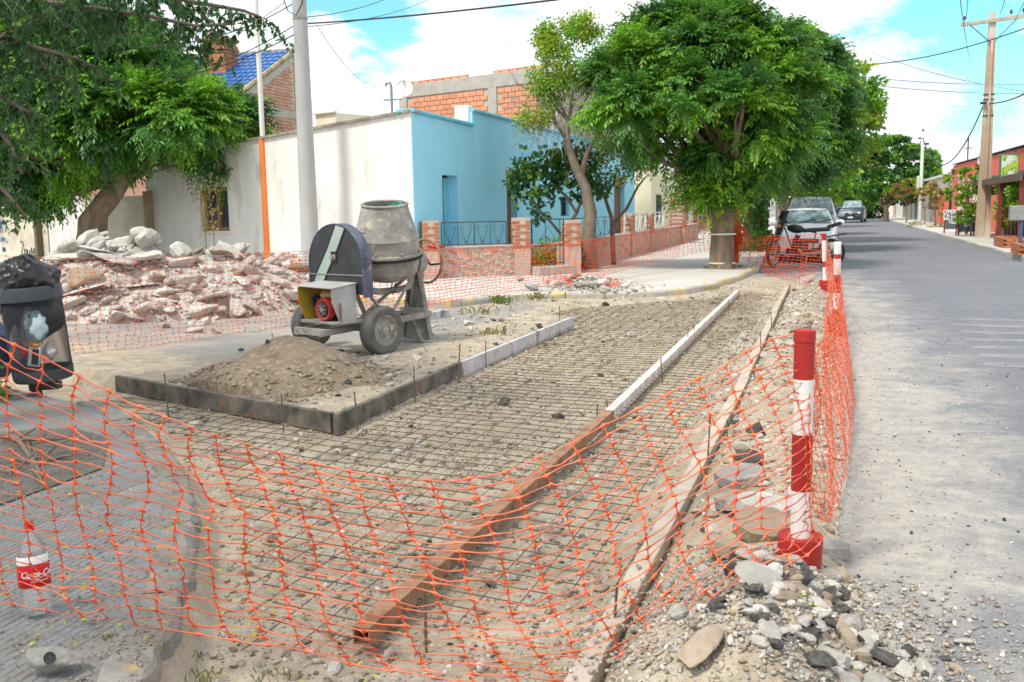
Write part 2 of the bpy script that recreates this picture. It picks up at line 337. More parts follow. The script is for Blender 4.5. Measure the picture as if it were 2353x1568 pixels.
# ================================================================== THE SETTING: GROUND
def ground_mat(name):
    m = bpy.data.materials.new(name); m.use_nodes = True; t = m.node_tree; n = t.nodes; l = t.links; b = n['Principled BSDF']; b.inputs['Roughness'].default_value = .93; b.inputs['Specular IOR Level'].default_value = .2
    tc_ = n.new('ShaderNodeTexCoord')
    def noise(s, d=6, r=.6, dist=0):
        q = n.new('ShaderNodeTexNoise'); q.inputs['Scale'].default_value = s; q.inputs['Detail'].default_value = d; q.inputs['Roughness'].default_value = r; q.inputs['Distortion'].default_value = dist; l.new(tc_.outputs['Object'], q.inputs[0]); return q.outputs['Fac']
    def rng_(v, a, c, lo=0, hi=1):
        r = n.new('ShaderNodeMapRange'); r.inputs[1].default_value = a; r.inputs[2].default_value = c; r.inputs[3].default_value = lo; r.inputs[4].default_value = hi; l.new(v, r.inputs[0]); return r.outputs[0]
    def mix(f, a, c, mode='MIX'):
        x = n.new('ShaderNodeMixRGB'); x.blend_type = mode
        for i, v in ((0, f), (1, a), (2, c)):
            if hasattr(v, 'links'): l.new(v, x.inputs[i])
            elif i == 0: x.inputs[0].default_value = v
            else: x.inputs[i].default_value = (*v, 1)
        return x.outputs[0]
    def mth(op, a, c):
        x = n.new('ShaderNodeMath'); x.operation = op
        for i, v in ((0, a), (1, c)):
            if hasattr(v, 'links'): l.new(v, x.inputs[i])
            else: x.inputs[i].default_value = v
        return x.outputs[0]
    return m, n, l, b, noise, rng_, mix, mth
# bare earth of the dig, with asphalt where the attribute 'asph' is high
m_dirt, n, l, b, noise, rng_, mix, mth = ground_mat('dug_earth')
c = mix(rng_(noise(1.3), .35, .65), (.46, .385, .28), (.345, .29, .215))
c = mix(rng_(noise(5, 9, .7), .46, .64), c, (.54, .48, .375))
c = mix(rng_(noise(2.6, 8, .7), .55, .68), c, (.235, .20, .155))
c = mix(rng_(noise(38, 4, .7), .56, .66), c, (.40, .385, .35))
c = mix(rng_(noise(90, 3, .7), .57, .70), c, (.17, .145, .12))
ac = mix(rng_(noise(2.2), .35, .65), (.30, .29, .265), (.25, .245, .235))
ac = mix(rng_(noise(.8), .42, .62), ac, (.40, .36, .30))
ac = mix(rng_(noise(70, 4, .7), .58, .70), ac, (.17, .165, .155))
at = n.new('ShaderNodeAttribute'); at.attribute_name = 'asph'
f = rng_(mth('ADD', at.outputs['Fac'], mth('MULTIPLY', mth('SUBTRACT', noise(3.5), .5), .9)), .35, .7)
l.new(mix(f, c, ac), b.inputs['Base Color'])
bp = n.new('ShaderNodeBump'); bp.inputs['Strength'].default_value = .8; bp.inputs['Distance'].default_value = .02
l.new(mth('ADD', mth('MULTIPLY', noise(26, 5, .65), 1.3), mth('MULTIPLY', noise(110, 3, .7), .5)), bp.inputs['Height']); l.new(bp.outputs[0], b.inputs['Normal'])
# asphalt of the main street, pale dust spilled beside the dig
m_road, n, l, b, noise, rng_, mix, mth = ground_mat('dusty_asphalt')
c = mix(rng_(noise(.5, 8, .65), .35, .65), (.135, .147, .175), (.175, .183, .205))
c = mix(rng_(noise(160, 3, .7), .5, .68), c, (.27, .27, .28))
c = mix(rng_(noise(7, 6, .65), .60, .72), c, (.24, .24, .25))
tcn = n.new('ShaderNodeTexCoord'); sp = n.new('ShaderNodeSeparateXYZ'); l.new(tcn.outputs['Object'], sp.inputs[0])
X, Y = sp.outputs[0], sp.outputs[1]
# dust: strongest next to the dig (x~0), fading by x 0.9 near and 1.6 at y 6..20, gone by y 30
edge = mth('SUBTRACT', 1.0, rng_(X, .15, 1.75)); near = rng_(Y, 2.6, 5.6, .35, 1.0); far = mth('SUBTRACT', 1.0, rng_(Y, 11, 32))
d = mth('MULTIPLY', mth('MULTIPLY', edge, near), far)
d = mth('ADD', d, mth('MULTIPLY', mth('MULTIPLY', mth('SUBTRACT', noise(1.3, 9, .74, .6), .5), 2.4), rng_(d, .0, .35, .12, 1)))
dm = rng_(d, .12, .72, 0, .92)
dust = mix(rng_(noise(7, 8, .7), .38, .62), (.47, .44, .385), (.33, .32, .30))
dust = mix(rng_(noise(60, 5, .75), .52, .66), dust, (.24, .235, .225))
c = mix(dm, c, dust)
# drag marks and faint tyre tracks along the street
mpn = n.new('ShaderNodeMapping'); mpn.inputs['Scale'].default_value = (2.2, .12, 1); l.new(tcn.outputs['Object'], mpn.inputs[0]); q = n.new('ShaderNodeTexNoise'); q.inputs['Scale'].default_value = 2; q.inputs['Detail'].default_value = 5; l.new(mpn.outputs[0], q.inputs[0])
c = mix(rng_(q.outputs['Fac'], .55, .75, 0, .14), c, (.36, .35, .33))
c = mix(rng_(noise(45, 6, .8), .56, .66, 0, .55), c, (.10, .105, .115))
c = mix(rng_(noise(33, 6, .8), .58, .67, 0, .5), c, (.50, .47, .42))
# cracks
v = n.new('ShaderNodeTexVoronoi'); v.feature = 'DISTANCE_TO_EDGE'; v.inputs['Scale'].default_value = .45
dn = n.new('ShaderNodeTexNoise'); dn.inputs['Scale'].default_value = 2.5; dn.inputs['Detail'].default_value = 5; l.new(tcn.outputs['Object'], dn.inputs[0])
mv = n.new('ShaderNodeMixRGB'); mv.inputs[0].default_value = .28; l.new(tcn.outputs['Object'], mv.inputs[1]); l.new(dn.outputs['Color'], mv.inputs[2]); l.new(mv.outputs[0], v.inputs[0])
ck = mth('MULTIPLY', mth('SUBTRACT', 1.0, rng_(v.outputs['Distance'], .002, .012)), rng_(noise(.35), .5, .62, 0, .3))
c = mix(ck, c, (.07, .07, .07))
l.new(c, b.inputs['Base Color'])
bp = n.new('ShaderNodeBump'); bp.inputs['Strength'].default_value = .5; bp.inputs['Distance'].default_value = .012
l.new(mth('ADD', noise(150, 3, .7), mth('MULTIPLY', noise(20), .8)), bp.inputs['Height']); l.new(bp.outputs[0], b.inputs['Normal'])

g = MB(); g.add([(-3000, -300, -.55), (3000, -300, -.55), (3000, 5000, -.55), (-3000, 5000, -.55)], [(0, 1, 2, 3)])
tag(g.build('ground', m_earth), kind='structure')
def grid_mesh(name, xs, ys, hf, m, attr=None, keep=None):
    XX, YY = np.meshgrid(xs, ys); ZZ = hf(XX, YY); V = np.stack([XX, YY, ZZ], -1).reshape(-1, 3); nx, ny = len(xs), len(ys)
    i = (np.arange(ny-1)[:, None]*nx+np.arange(nx-1)[None, :]).ravel(); F = np.stack([i, i+1, i+nx+1, i+nx], -1)
    if keep is not None:
        cx = V[F].mean(1); F = F[keep(cx[:, 0], cx[:, 1])]
    o = np_mesh(name, V, F, m, smooth=True)
    if attr is not None:
        a = o.data.attributes.new('asph', 'FLOAT', 'POINT'); a.data.foreach_set('value', attr(V[:, 0], V[:, 1]).astype(np.float32)[:len(o.data.vertices)])
    return o
xs = np.concatenate([np.linspace(-.16, .5, 12), np.linspace(.6, 5.0, 24)]); ys = np.concatenate([np.linspace(-6, 3, 10), np.linspace(3.1, 21, 120), np.linspace(21.5, 60, 60), np.linspace(62, 520, 100)])
def road_h(x, y): return -.035*sstep(3.2, 5, x)+.006*fbm(x*1.3, y*1.3)
road = grid_mesh('road', xs, ys, road_h, m_road, keep=lambda x, y: ~((x < .06+.09*fbm(y*1.7, y*.3+9)*2) & (y < 20.8)))
tag(road, kind='structure')
xs2 = np.linspace(-2.1, -.16, 12); ys2 = np.concatenate([[20.75, 21.2], np.linspace(21.5, 60, 40), np.linspace(62, 520, 60)])
tag(grid_mesh('road_parking_lane', xs2, ys2, lambda x, y: road_h(x, y)*0+.006*fbm(x*1.3, y*1.3), m_road), kind='structure')
# ---- outline of the near kerb and the far kerb
KN = np.array([G(a, b_, .08)[:2] for a, b_ in ((250, 1760), (334, 1568), (368, 1488), (404, 1422), (424, 1361), (441, 1285), (451, 1194), (448, 1138), (431, 1081), (408, 1046), (368, 1008), (317, 965), (267, 930))])
KN = np.vstack([KN[0]+(KN[0]-KN[1])/np.linalg.norm(KN[0]-KN[1])*2.5, KN, KN[-1]+CD*1.0, KN[-1]+CD*30])
KF = np.array([G(a, b_, .12)[:2] for a, b_ in ((1032, 691), (1110, 682), (1186, 675), (1300, 671), (1420, 670), (1500, 668), (1570, 663), (1640, 650), (1700, 632), (1742, 614))])
KF = np.vstack([KF[0]+CD*32, KF[0]+CD*3, KF, (-1.86, 30.), (-1.95, 45), (-2.1, 80), (-2.2, 400)])
def side_of(poly, x, y):                            # signed distance to an open polyline, + on its right
    best = np.full(np.shape(x), 1e9); sg = np.zeros(np.shape(x))
    for a, b_ in zip(poly[:-1], poly[1:]):
        dx, dy = b_-a; L2 = dx*dx+dy*dy; t = np.clip(((x-a[0])*dx+(y-a[1])*dy)/L2, 0, 1)
        ex, ey = x-a[0]-t*dx, y-a[1]-t*dy; dd = np.hypot(ex, ey); s = np.where(dx*ey-dy*ex < 0, 1, -1)
        u = dd < best-1e-9; best = np.where(u, dd, best); sg = np.where(u, s, sg)
    return best*sg
FE = np.array([(-7.2, 15.4), (-4.6, 15.7), (-4.16, 16.26), (-3.32, 17.0), (-2.5, 17.69), (-1.64, 19.25), (-.81, 20.36), (.4, 20.9)])   # far edge of the dig
def s_plank(x, y): return (x+3.65)*.36+(y-6.74)*.933
def in_dig(x, y, m=.0):                              # soft 0..1 mask of the dug-out lane
    kn = side_of(KN, x, y); a = sstep(-.02, .10, kn)*1.
    left = sstep(-3.68, -3.62, x+m); notplank = 1-sstep(.0, .05, s_plank(x, y))
    lf = sstep(-4.3, -3.9, x)*sstep(13.8, 14.8, y)
    side = np.maximum(np.maximum(left, notplank), lf)
    fe = sstep(.0, .35, side_of(FE, x, y)); r = 1-sstep(-.80, -.55, x)
    return a*side*fe*r
HE0 = G(1800, 1520)[:2]; 
def dirt_h(x, y):
    d = in_dig(x, y)
    h = -.125*d+.012*fbm(x*3, y*3)*2+.02*fbm(x*.9, y*.9)*d*2
    h = h+.02*np.abs(fbm(x*7+3, y*7))*(.4+d)
    # heaped margin between the boards and the street
    mg = sstep(-.8, -.45, x)*(1-sstep(-.22, .12, x)); prof = .10+.09*fbm(y*.9+3, x*2)*2
    h = h+mg*np.clip(prof, .03, .3)*(1-sstep(19.5, 20.6, y))
    rr = np.hypot((x-HE0[0]+.05)/.50, (y-HE0[1])/.85); h = h+.15*np.exp(-rr**2*1.5)*(1+fbm(x*6, y*6)*1.2)*(1-sstep(-.15, .5, x+.3*fbm(x*4, y*4)))
    # crumbly fill behind the planks
    sp_ = s_plank(x, y); kk = (x < -3.6)*sstep(.0, .08, sp_)*(1-sstep(.1, 1.6, sp_)); h = h+kk*(.02+.05*fbm(x*4, y*4))
    rp = sstep(-5.3, -3.9, x)*(x < -3.57)*sstep(.2, .5, sp_)*(y < 14); h = h+rp*(.03+.07*fbm(x*3.1, y*3.1+4))
    # sunken, broken edge in front of the far kerb
    kf = side_of(KF, x, y); br = sstep(0, .15, kf)*(1-sstep(.5, 1.3, kf))*(x > -6.8); h = h+br*(.015+.05*fbm(x*2.5+7, y*2.5))
    h = h-.035*sstep(.0, .35, x+.35*fbm(x*3, y*3))
    return np.where(x < -9, h*.4, h)
xs = np.concatenate([np.linspace(-15, -7, 54)[:-1], np.linspace(-7, .8, 230)]); ys = 1.0+np.concatenate([np.linspace(0, 7, 230)[:-1], np.linspace(7, 21.5, 210)])
def asph(x, y): return sstep(.5, 2.2, s_plank(x, y))*(x < -3.7)*(1-.0*x)*sstep(-3.9, -5.6, x)*1. if False else sstep(.4, 2.0, s_plank(x, y))*(1-sstep(-5.2, -4.0, x))*(1-.7*sstep(14.5, 16.5, y+x*.36))
tag(grid_mesh('dug_ground', xs, ys, dirt_h, m_dirt, attr=asph, keep=lambda x, y: (side_of(KN, x, y) > -.12) & (side_of(KF, x, y) > -.25)), kind='structure')
# the cross street carrying on to the left
a0 = np.array([-15., 0]); 
def cs(name, pts, z, m):
    o = MB().add([(p[0], p[1], z) for p in pts], [tuple(range(len(pts)))]).build(name, m); return tag(o, kind='structure')
o = cs('cross_street', [(-15, 1), (-15, 22.5), (-60, 38), (-60, 14)], -.008, m_dirt); a = o.data.attributes.new('asph', 'FLOAT', 'POINT'); a.data.foreach_set('value', [1.]*4)
cs('road_corner', [(.6, -6), (.6, 1.05), (-3.2, 1.05), (-3.2, -6)], -.02, m_dirt)
# ---- pavements
def offset_in(poly, d):                              # shift an open polyline to its left by d
    out_ = []
    for i, p in enumerate(poly):
        t = poly[min(i+1, len(poly)-1)]-poly[max(i-1, 0)]; t = t/np.linalg.norm(t); out_.append(p+np.array([-t[1], t[0]])*d)
    return np.array(out_)
def resample(poly, step, smooth=True):
    d = np.r_[0, np.cumsum(np.linalg.norm(np.diff(poly, axis=0), axis=1))]; n_ = max(2, int(d[-1]/step)+1); s = np.linspace(0, d[-1], n_)
    return np.stack([np.interp(s, d, poly[:, 0]), np.interp(s, d, poly[:, 1])], -1)
inN = offset_in(KN, .13)
npv = cs('near_pavement', [tuple(p) for p in inN]+[(-40, 12), (-40, -6), (-3, -6)], .0695, m_pave)
def kerb_run(name, poly, zt, zb, wdt, step, m, jitter=.012, sub=8, wear=.012):
    root = thing(name, None, None, (poly[len(poly)//2][0], poly[len(poly)//2][1], 0)); root['kind'] = 'structure'
    P = resample(poly, step/sub)
    for i in range(0, len(P)-sub, sub):
        seg = P[i:i+sub+1].copy(); t0 = seg[1]-seg[0]; t1 = seg[-1]-seg[-2]; seg[0] += t0/np.linalg.norm(t0)*.006; seg[-1] -= t1/np.linalg.norm(t1)*.006
        jz = random.uniform(-jitter, jitter); jx = random.uniform(-jitter, jitter)*.6
        off = []
        for k in range(len(seg)):
            t = seg[min(k+1, len(seg)-1)]-seg[max(k-1, 0)]; t = t/np.linalg.norm(t); off.append(np.array([-t[1], t[0]]))
        # profile: (distance inwards, height)
        prof = [(.0+.012, zb), (.0, zt-.05), (.006, zt-.022), (.028, zt), (wdt*.5, zt+.003), (wdt-.01, zt), (wdt, zt-.012), (wdt, zb)]
        V = []; F = []
        for k in range(len(seg)):
            for (u, z) in prof:
                e = wear*float(fbm(np.array(seg[k][0]*9+u*30), np.array(seg[k][1]*9+z*20), 3))*2*(1 if z > zb else 0)
                p = seg[k]+off[k]*(u+jx+e*.8*(u < .03)); V.append((p[0], p[1], z+jz+e*(z > zb)*.8))
        q = len(prof)
        for k in range(len(seg)-1):
            for j in range(q-1): F.append((k*q+j, k*q+j+1, (k+1)*q+j+1, (k+1)*q+j))
        F.append(tuple(range(q))); F.append(tuple(range((len(seg)-1)*q, len(seg)*q))[::-1])
        o = fix_normals(MB().add(V, F).build('kerb_stone', m, root, world=True))
    return root
kerb_run('near_kerb', KN[:-1], .082, -.16, .17, .95, m_kerb, jitter=.006, sub=24, wear=.05)
# far pavement on the corner across the side street
inF = offset_in(KF, .12)
cs('far_pavement', [tuple(p) for p in inF]+[(-60, 400), (-60, 40)], .105, m_paveb)
kerb_run('far_kerb', KF[1:12], .122, -.1, .16, 1.1, m_kerbfar, jitter=.012, sub=8, wear=.02)
kerb_run('far_street_kerb', KF[11:15], .12, -.1, .16, 4.0, m_kerbw, jitter=.006, sub=2)
kerb_run('side_street_kerb', KF[:2], .12, -.1, .16, 4.0, m_kerbw, jitter=.006, sub=2)
# right pavement
KR = np.array([(4.98, 520), (4.98, 120), (5.0, 60), (5.0, 42), (4.97, 34), (4.95, 20), (4.95, -4)])
inR = offset_in(KR, .11)
cs('right_pavement', [tuple(p) for p in inR]+[(60, -4), (60, 520)], .112, m_paveb)
kerb_run('right_kerb', KR[3:], .125, -.1, .15, 1.6, m_kerbw, jitter=.015, sub=5, wear=.03)
kerb_run('right_far_kerb', np.vstack([KR[:4], [(5.0, 36.)]]), .125, -.1, .15, 6, m_kerbw, jitter=.006, sub=2)
# ribbed paving tiles on the near pavement
ta = G(0, 1168, .08)[:2]; tb = G(234, 1081, .08)[:2]; tu = (tb-ta)/np.linalg.norm(tb-ta); tv = np.array([tu[1], -tu[0]])
tp = MB(); tp.box((0, 0, -.012), (.197, .197, .02))
for i in range(5):
    for j in range(3): tp.cbox((-.062+.062*j+(.0 if i % 2 else .0), -.0785+.0392*i, -.0045), (.055, .032, .012), .003)
tp = tp.build('paving_tile', m_pave, npv); tp_free = [True]
cand = []
for i in range(-22, 24):
    for j in range(0, 26):
        p = ta+tu*(i*.2+.1)+tv*(j*.2+.1)
        if side_of(inN, np.array(p[0]), np.array(p[1])) < -.14 and p[1] > .9 and project((p[0], p[1], .08))[0] > -160:
            cand.append((p[1], p))
cand.sort(key=lambda c: c[0]); cand.sort(key=lambda c: 0 if -60 < project((c[1][0], c[1][1], .08))[0] and project((c[1][0], c[1][1], .08))[1] < 1650 else 1)
ang = math.atan2(tu[1], tu[0]); rest = MB(); base_v = [v.co.copy() for v in tp.data.vertices]; base_f = [tuple(p.vertices) for p in tp.data.polygons]
for k, (_, p) in enumerate(cand):
    z = .073+random.uniform(-.001, .001); rt = (random.uniform(-.003, .003), random.uniform(-.003, .003), ang+random.uniform(-.006, .006))
    if k < 299:
        o = tp if tp_free[0] else copy_part(tp, (0, 0, 0), parent=npv); tp_free[0] = False; o.location = (p[0], p[1], z); o.rotation_euler = rt
    else:
        Mx = rotm(*rt); rest.add([Mx@v+Vector((p[0], p[1], z)) for v in base_v], base_f)
if rest.v: tag(rest.build('paving_tile_rest', m_pave, npv), kind='stuff')
# ------------------------------------------------------------------ STONES
def hull_rock(seed, n_=13, sq=(1, .8, .6)):
    r = random.Random(seed); bm = bmesh.new()
    for _ in range(n_):
        v = Vector((r.gauss(0, 1), r.gauss(0, 1), r.gauss(0, 1))).normalized()*r.uniform(.8, 1.05); bm.verts.new((v.x*sq[0], v.y*sq[1], v.z*sq[2]))
    res = bmesh.ops.convex_hull(bm, input=bm.verts[:]); bmesh.ops.delete(bm, geom=[g_ for g_ in res['geom_interior'] if isinstance(g_, bmesh.types.BMVert)], context='VERTS')
    return bm
def facet_rock(seed, sq=(1, .8, .6), sub=4, planes=15, rough=.04):
    r = random.Random(seed); bm = bmesh.new(); bmesh.ops.create_icosphere(bm, subdivisions=sub, radius=1)
    ns = [(Vector((r.gauss(0, 1), r.gauss(0, 1), r.gauss(0, 1))).normalized(), r.uniform(.52, .80)) for _ in range(planes)]
    from mathutils import noise as mn
    o = Vector((seed*3.1, seed*1.7, 0))
    for v in bm.verts:
        d = v.co.normalized(); rad = min([.98]+[h_/max(d.dot(n_), 1e-3) for n_, h_ in ns if d.dot(n_) > .05])
        rad *= 1+rough*(mn.fractal(d*3+o, .8, 2.2, 5))+rough*.5*mn.noise(d*14+o)
        v.co = Vector((d.x*rad*sq[0], d.y*rad*sq[1], d.z*rad*sq[2]))
    return bm
ROCK_LO = []; ROCK_HI = []
def rock_mesh(bm, nm, m, smooth=False):
    me = bpy.data.meshes.new(nm); bm.to_mesh(me); bm.free(); me.materials.append(m)
    if smooth: me.shade_smooth()
    return me
LOV = []
m_grit = mat('grey_grit', (.36, .345, .31), (.25, .24, .22), 6, .95, .5, 45, tone=.3)
for s in range(14):
    bm = hull_rock(s, 12+s % 4, ((1, .8, .6), (1, .7, .35), (1, .9, .75), (1, .6, .5))[s % 4]); bm.verts.index_update(); bmesh.ops.triangulate(bm, faces=bm.faces[:]); bm.verts.index_update()
    LOV.append((np.array([v.co[:] for v in bm.verts]), np.array([[v.index for v in f.verts] for f in bm.faces]))); bm.free()
_RM = {}
def rockmat(m):                                      # the same stone with its relief scaled to unit-sized rock meshes
    if m.name not in _RM:
        c_2 = m.copy(); c_2.name = m.name+'_chunk'
        for nd in c_2.node_tree.nodes:
            if nd.type == 'BUMP': nd.inputs['Distance'].default_value = .0028; nd.inputs['Strength'].default_value = .9
            if nd.type == 'TEX_NOISE': nd.inputs['Scale'].default_value *= .32
        _RM[m.name] = c_2
    return _RM[m.name]
def lo_mesh(i, m, nm='stone'):
    m = rockmat(m)
    key = (i, m.name, nm)
    if key not in _LOM:
        me = bpy.data.meshes.new(nm); me.from_pydata(LOV[i][0].tolist(), [], LOV[i][1].tolist()); me.materials.append(m); _LOM[key] = me
    return _LOM[key]
_LOM = {}; _HIM = {}
def hi_mesh(i, m, nm='stone', sub=3):
    m = rockmat(m)
    key = (i, m.name, nm, sub)
    if key not in _HIM:
        _HIM[key] = rock_mesh(facet_rock(i+20, ((1, .8, .6), (1, .75, .4), (1, .9, .8), (1, .62, .5))[i % 4], sub), nm, m)
    return _HIM[key]
def put(me, name, loc, s, parent, rot=None):
    o = bpy.data.objects.new(name, me); COL.objects.link(o)
    off = origin_of(parent) if parent is not None else Vector((0, 0, 0))
    o.location = Vector(loc)-off; o.rotation_euler = rot or (random.uniform(-.5, .5), random.uniform(-.5, .5), random.uniform(0, 6.3))
    o.scale = (s, s, s) if not hasattr(s, '__len__') else s
    if parent is not None: o.parent = parent
    return o
def stone_stuff(name, P, sizes, m, parent=None, flat=(.55, 1.0)):          # thousands of little stones joined into one mesh
    V = []; F = []; T = []; n0 = 0
    k = rng.integers(0, len(LOV), len(P)); sz = np.asarray(sizes)
    for i in range(len(LOV)):
        idx = np.where(k == i)[0]
        if not len(idx): continue
        v, f = LOV[i]; m_ = len(idx); a = rng.random(m_)*6.283; b_ = rng.normal(0, .5, m_); c2 = rng.normal(0, .5, m_)
        ca, sa, cb, sb, cc_, sc = np.cos(a), np.sin(a), np.cos(b_), np.sin(b_), np.cos(c2), np.sin(c2)
        x, y, z = v[:, 0][None]*sz[idx][:, None], v[:, 1][None]*sz[idx][:, None], v[:, 2][None]*(sz[idx]*rng.uniform(*flat, m_))[:, None]
        y, z = y*cb[:, None]-z*sb[:, None], y*sb[:, None]+z*cb[:, None]
        x, z = x*cc_[:, None]+z*sc[:, None], -x*sc[:, None]+z*cc_[:, None]
        x, y = x*ca[:, None]-y*sa[:, None], x*sa[:, None]+y*ca[:, None]
        W_ = np.stack([x, y, z], -1)+np.asarray(P)[idx][:, None, :]
        V.append(W_.reshape(-1, 3)); F.append((f[None]+(np.arange(m_)*len(v))[:, None, None]+n0).reshape(-1, 3)); n0 += m_*len(v)
        T.append(np.repeat(rng.random(m_), len(v)))
    return np_mesh(name, np.concatenate(V), np.concatenate(F), m, parent, np.concatenate(T), world=True)
dug = bpy.data.objects['dug_ground']
def zat(x, y): return dirt_h(np.asarray(x, float), np.asarray(y, float))
# pebbles everywhere on the dug ground, denser near the camera
def pebble_field(n_, smin, smax, m, name, power=1.6, test=None):
    x = rng.uniform(-5.6, .35, n_*3); y = 2.4+18*rng.random(n_*3)**power
    d = in_dig(x, y); ok = (side_of(KN, x, y) > .12) & (side_of(KF, x, y) > .1)
    ok &= (rng.random(len(x)) < .25+.9*vnoise(x*1.1+5, y*1.1)) 
    ok &= (d > .5) | (rng.random(len(x)) < np.where(x > -.9, .9, .28))
    x, y = x[ok][:n_], y[ok][:n_]; s = smin+(smax-smin)*rng.random(len(x))**2.5; s = s*(1+y*.03)
    return stone_stuff(name, np.stack([x, y, zat(x, y)+s*.2], -1), s, m, dug)
tag(pebble_field(15000, .004, .019, m_rubble, 'gravel'), kind='stuff')
tag(pebble_field(7000, .005, .03, m_rubble_brown, 'earthy_gravel'), kind='stuff')
tag(pebble_field(1100, .016, .042, m_rubble, 'small_stones', 1.3), kind='stuff')
tag(pebble_field(500, .016, .04, m_rubble_brown, 'small_brown_stones', 1.3), kind='stuff')
tag(pebble_field(1500, .005, .018, m_asph_chunk, 'asphalt_crumbs'), kind='stuff')
# single stones that show
cnt = 0
for k in range(2600):
    x = random.uniform(-5.4, .1); y = 2.7+16*random.random()**1.5
    if side_of(KN, np.array(x), np.array(y)) < .15 or side_of(KF, np.array(x), np.array(y)) < .2: continue
    px, py = project((x, y, -.1))
    if px < -20 or px > 2400 or py > 1600: continue
    d = float(in_dig(np.array(x), np.array(y))); margin = x > -.75
    dens = .16 if d > .5 else (.75 if margin else (.3 if -5.2 < x < -3.6 and y > 7 else .04))
    if random.random() > dens: continue
    s = random.uniform(.022, .06) if d > .5 else random.uniform(.025, .075)
    if random.random() < .12: s *= 1.5
    m = random.choice([m_rubble]*6+[m_rubble_brown]*3+[m_asph_chunk]*2)
    i = random.randrange(8)
    me = hi_mesh(i, m, 'stone', 2) if y < 6.5 else lo_mesh(i, m)
    put(me, 'stone', (x, y, float(zat(x, y))+s*.25), s, dug); cnt += 1
    if cnt >= 290: break
# crumbs and small stones lying on the asphalt
x = np.concatenate([rng.exponential(.5, 5000)+.05, rng.uniform(.1, 4.5, 2500)]); y = 3+np.concatenate([rng.random(5000)**1.4*15, rng.random(2500)**1.6*14]); s = .0025+.011*rng.random(len(x))**3.5
tag(stone_stuff('road_grit', np.stack([x, y, s*.3], -1), s, m_rubble, road), kind='stuff')
x = rng.uniform(.2, 4, 1500); y = 3+rng.random(1500)**1.4*12; s = .003+.012*rng.random(1500)**3
tag(stone_stuff('asphalt_grit', np.stack([x, y, s*.3], -1), s, m_asph_chunk, road), kind='stuff')
for px, py, s, m in ((1973, 1327, .022, m_asph_chunk), (2092, 1358, .013, m_asph_chunk), (2051, 1385, .016, m_rubble), (2085, 1383, .016, m_rubble), (2016, 1396, .013, m_asph_chunk), (2222, 1317, .012, m_rubble), (2098, 1440, .016, m_asph_chunk), (2066, 1445, .028, m_rubble), (2210, 1480, .045, m_rubble), (2185, 1462, .013, m_rubble), (2303, 1500, .02, m_rubble), (1937, 1315, .02, m_rubble), (1952, 1330, .014, m_rubble_brown)):
    p = G(px, py); put(hi_mesh(random.randrange(4), m, 'stone', 2), 'stone', (p[0], p[1], s*.3), (s, s*.7, s*.6), road, (0, 0, random.uniform(0, 3)))
# patchy pale strips lying flat on the road near the right edge
m_patchy = bpy.data.materials.new('patchy_white'); m_patchy.use_nodes = True; n = m_patchy.node_tree.nodes; l = m_patchy.node_tree.links; b = n['Principled BSDF']; b.inputs['Base Color'].default_value = (.55, .56, .56, 1); b.inputs['Roughness'].default_value = .9
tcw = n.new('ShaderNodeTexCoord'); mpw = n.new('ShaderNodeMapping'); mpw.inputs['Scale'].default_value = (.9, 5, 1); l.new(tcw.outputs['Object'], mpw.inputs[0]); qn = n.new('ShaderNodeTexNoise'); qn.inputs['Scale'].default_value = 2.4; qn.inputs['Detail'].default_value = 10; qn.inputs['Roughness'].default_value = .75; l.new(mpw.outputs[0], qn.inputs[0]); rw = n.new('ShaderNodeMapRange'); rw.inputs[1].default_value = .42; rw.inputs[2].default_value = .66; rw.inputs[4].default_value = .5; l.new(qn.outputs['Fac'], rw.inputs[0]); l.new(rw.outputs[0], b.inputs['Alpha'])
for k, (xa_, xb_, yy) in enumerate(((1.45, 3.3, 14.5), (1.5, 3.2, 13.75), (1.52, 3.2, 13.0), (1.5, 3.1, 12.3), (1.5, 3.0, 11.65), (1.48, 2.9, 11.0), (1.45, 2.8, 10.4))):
    v_ = [(xa_, yy), (xb_, yy-.12), (xb_, yy+.16), (xa_+.05, yy+.24)]; tag(MB().add([(p_[0], p_[1], float(road_h(np.array(p_[0]), np.array(p_[1])))+.008) for p_ in v_], [(0, 1, 2, 3)]).build('pale_strip', m_patchy, road), None)
# ---- rubble heap in the near right corner, at the foot of the post
hp0 = G(1800, 1530); heap = thing('rubble_heap', 'low heap of broken concrete and black asphalt lumps at the foot of the nearest post', 'rubble heap', (hp0[0], hp0[1], 0))
spec = [(1752, 1436, .115, m_concrete), (1720, 1380, .07, m_rubble), (1790, 1370, .06, m_rubble_brown), (1838, 1385, .085, m_asph_chunk), (1905, 1378, .07, m_asph_chunk), (1862, 1402, .06, m_asph_chunk), (1955, 1418, .075, m_rubble), (1990, 1432, .08, m_rubble), (2035, 1468, .08, m_asph_chunk), (2075, 1500, .055, m_rubble), (2010, 1528, .085, m_rubble), (1880, 1470, .06, m_rubble), (1915, 1515, .09, m_rubble), (1845, 1500, .07, m_asph_chunk), (1765, 1520, .065, m_asph_chunk), (1700, 1490, .065, m_rubble), (1885, 1548, .08, m_asph_chunk), (1760, 1560, .07, m_rubble), (1940, 1460, .05, m_rubble), (1864, 1348, .045, m_rubble), (1910, 1360, .045, m_rubble), (1655, 1448, .045, m_asph_chunk), (2130, 1500, .05, m_rubble), (2150, 1545, .06, m_rubble), (2180, 1560, .06, m_asph_chunk), (1600, 1560, .12, m_rubble_brown), (1800, 1470, .05, m_rubble_brown), (1960, 1570, .09, m_concrete), (1980, 1490, .05, m_rubble_brown), (1840, 1440, .05, m_rubble_brown), (1950, 1390, .04, m_asph_chunk), (1900, 1440, .045, m_rubble)]
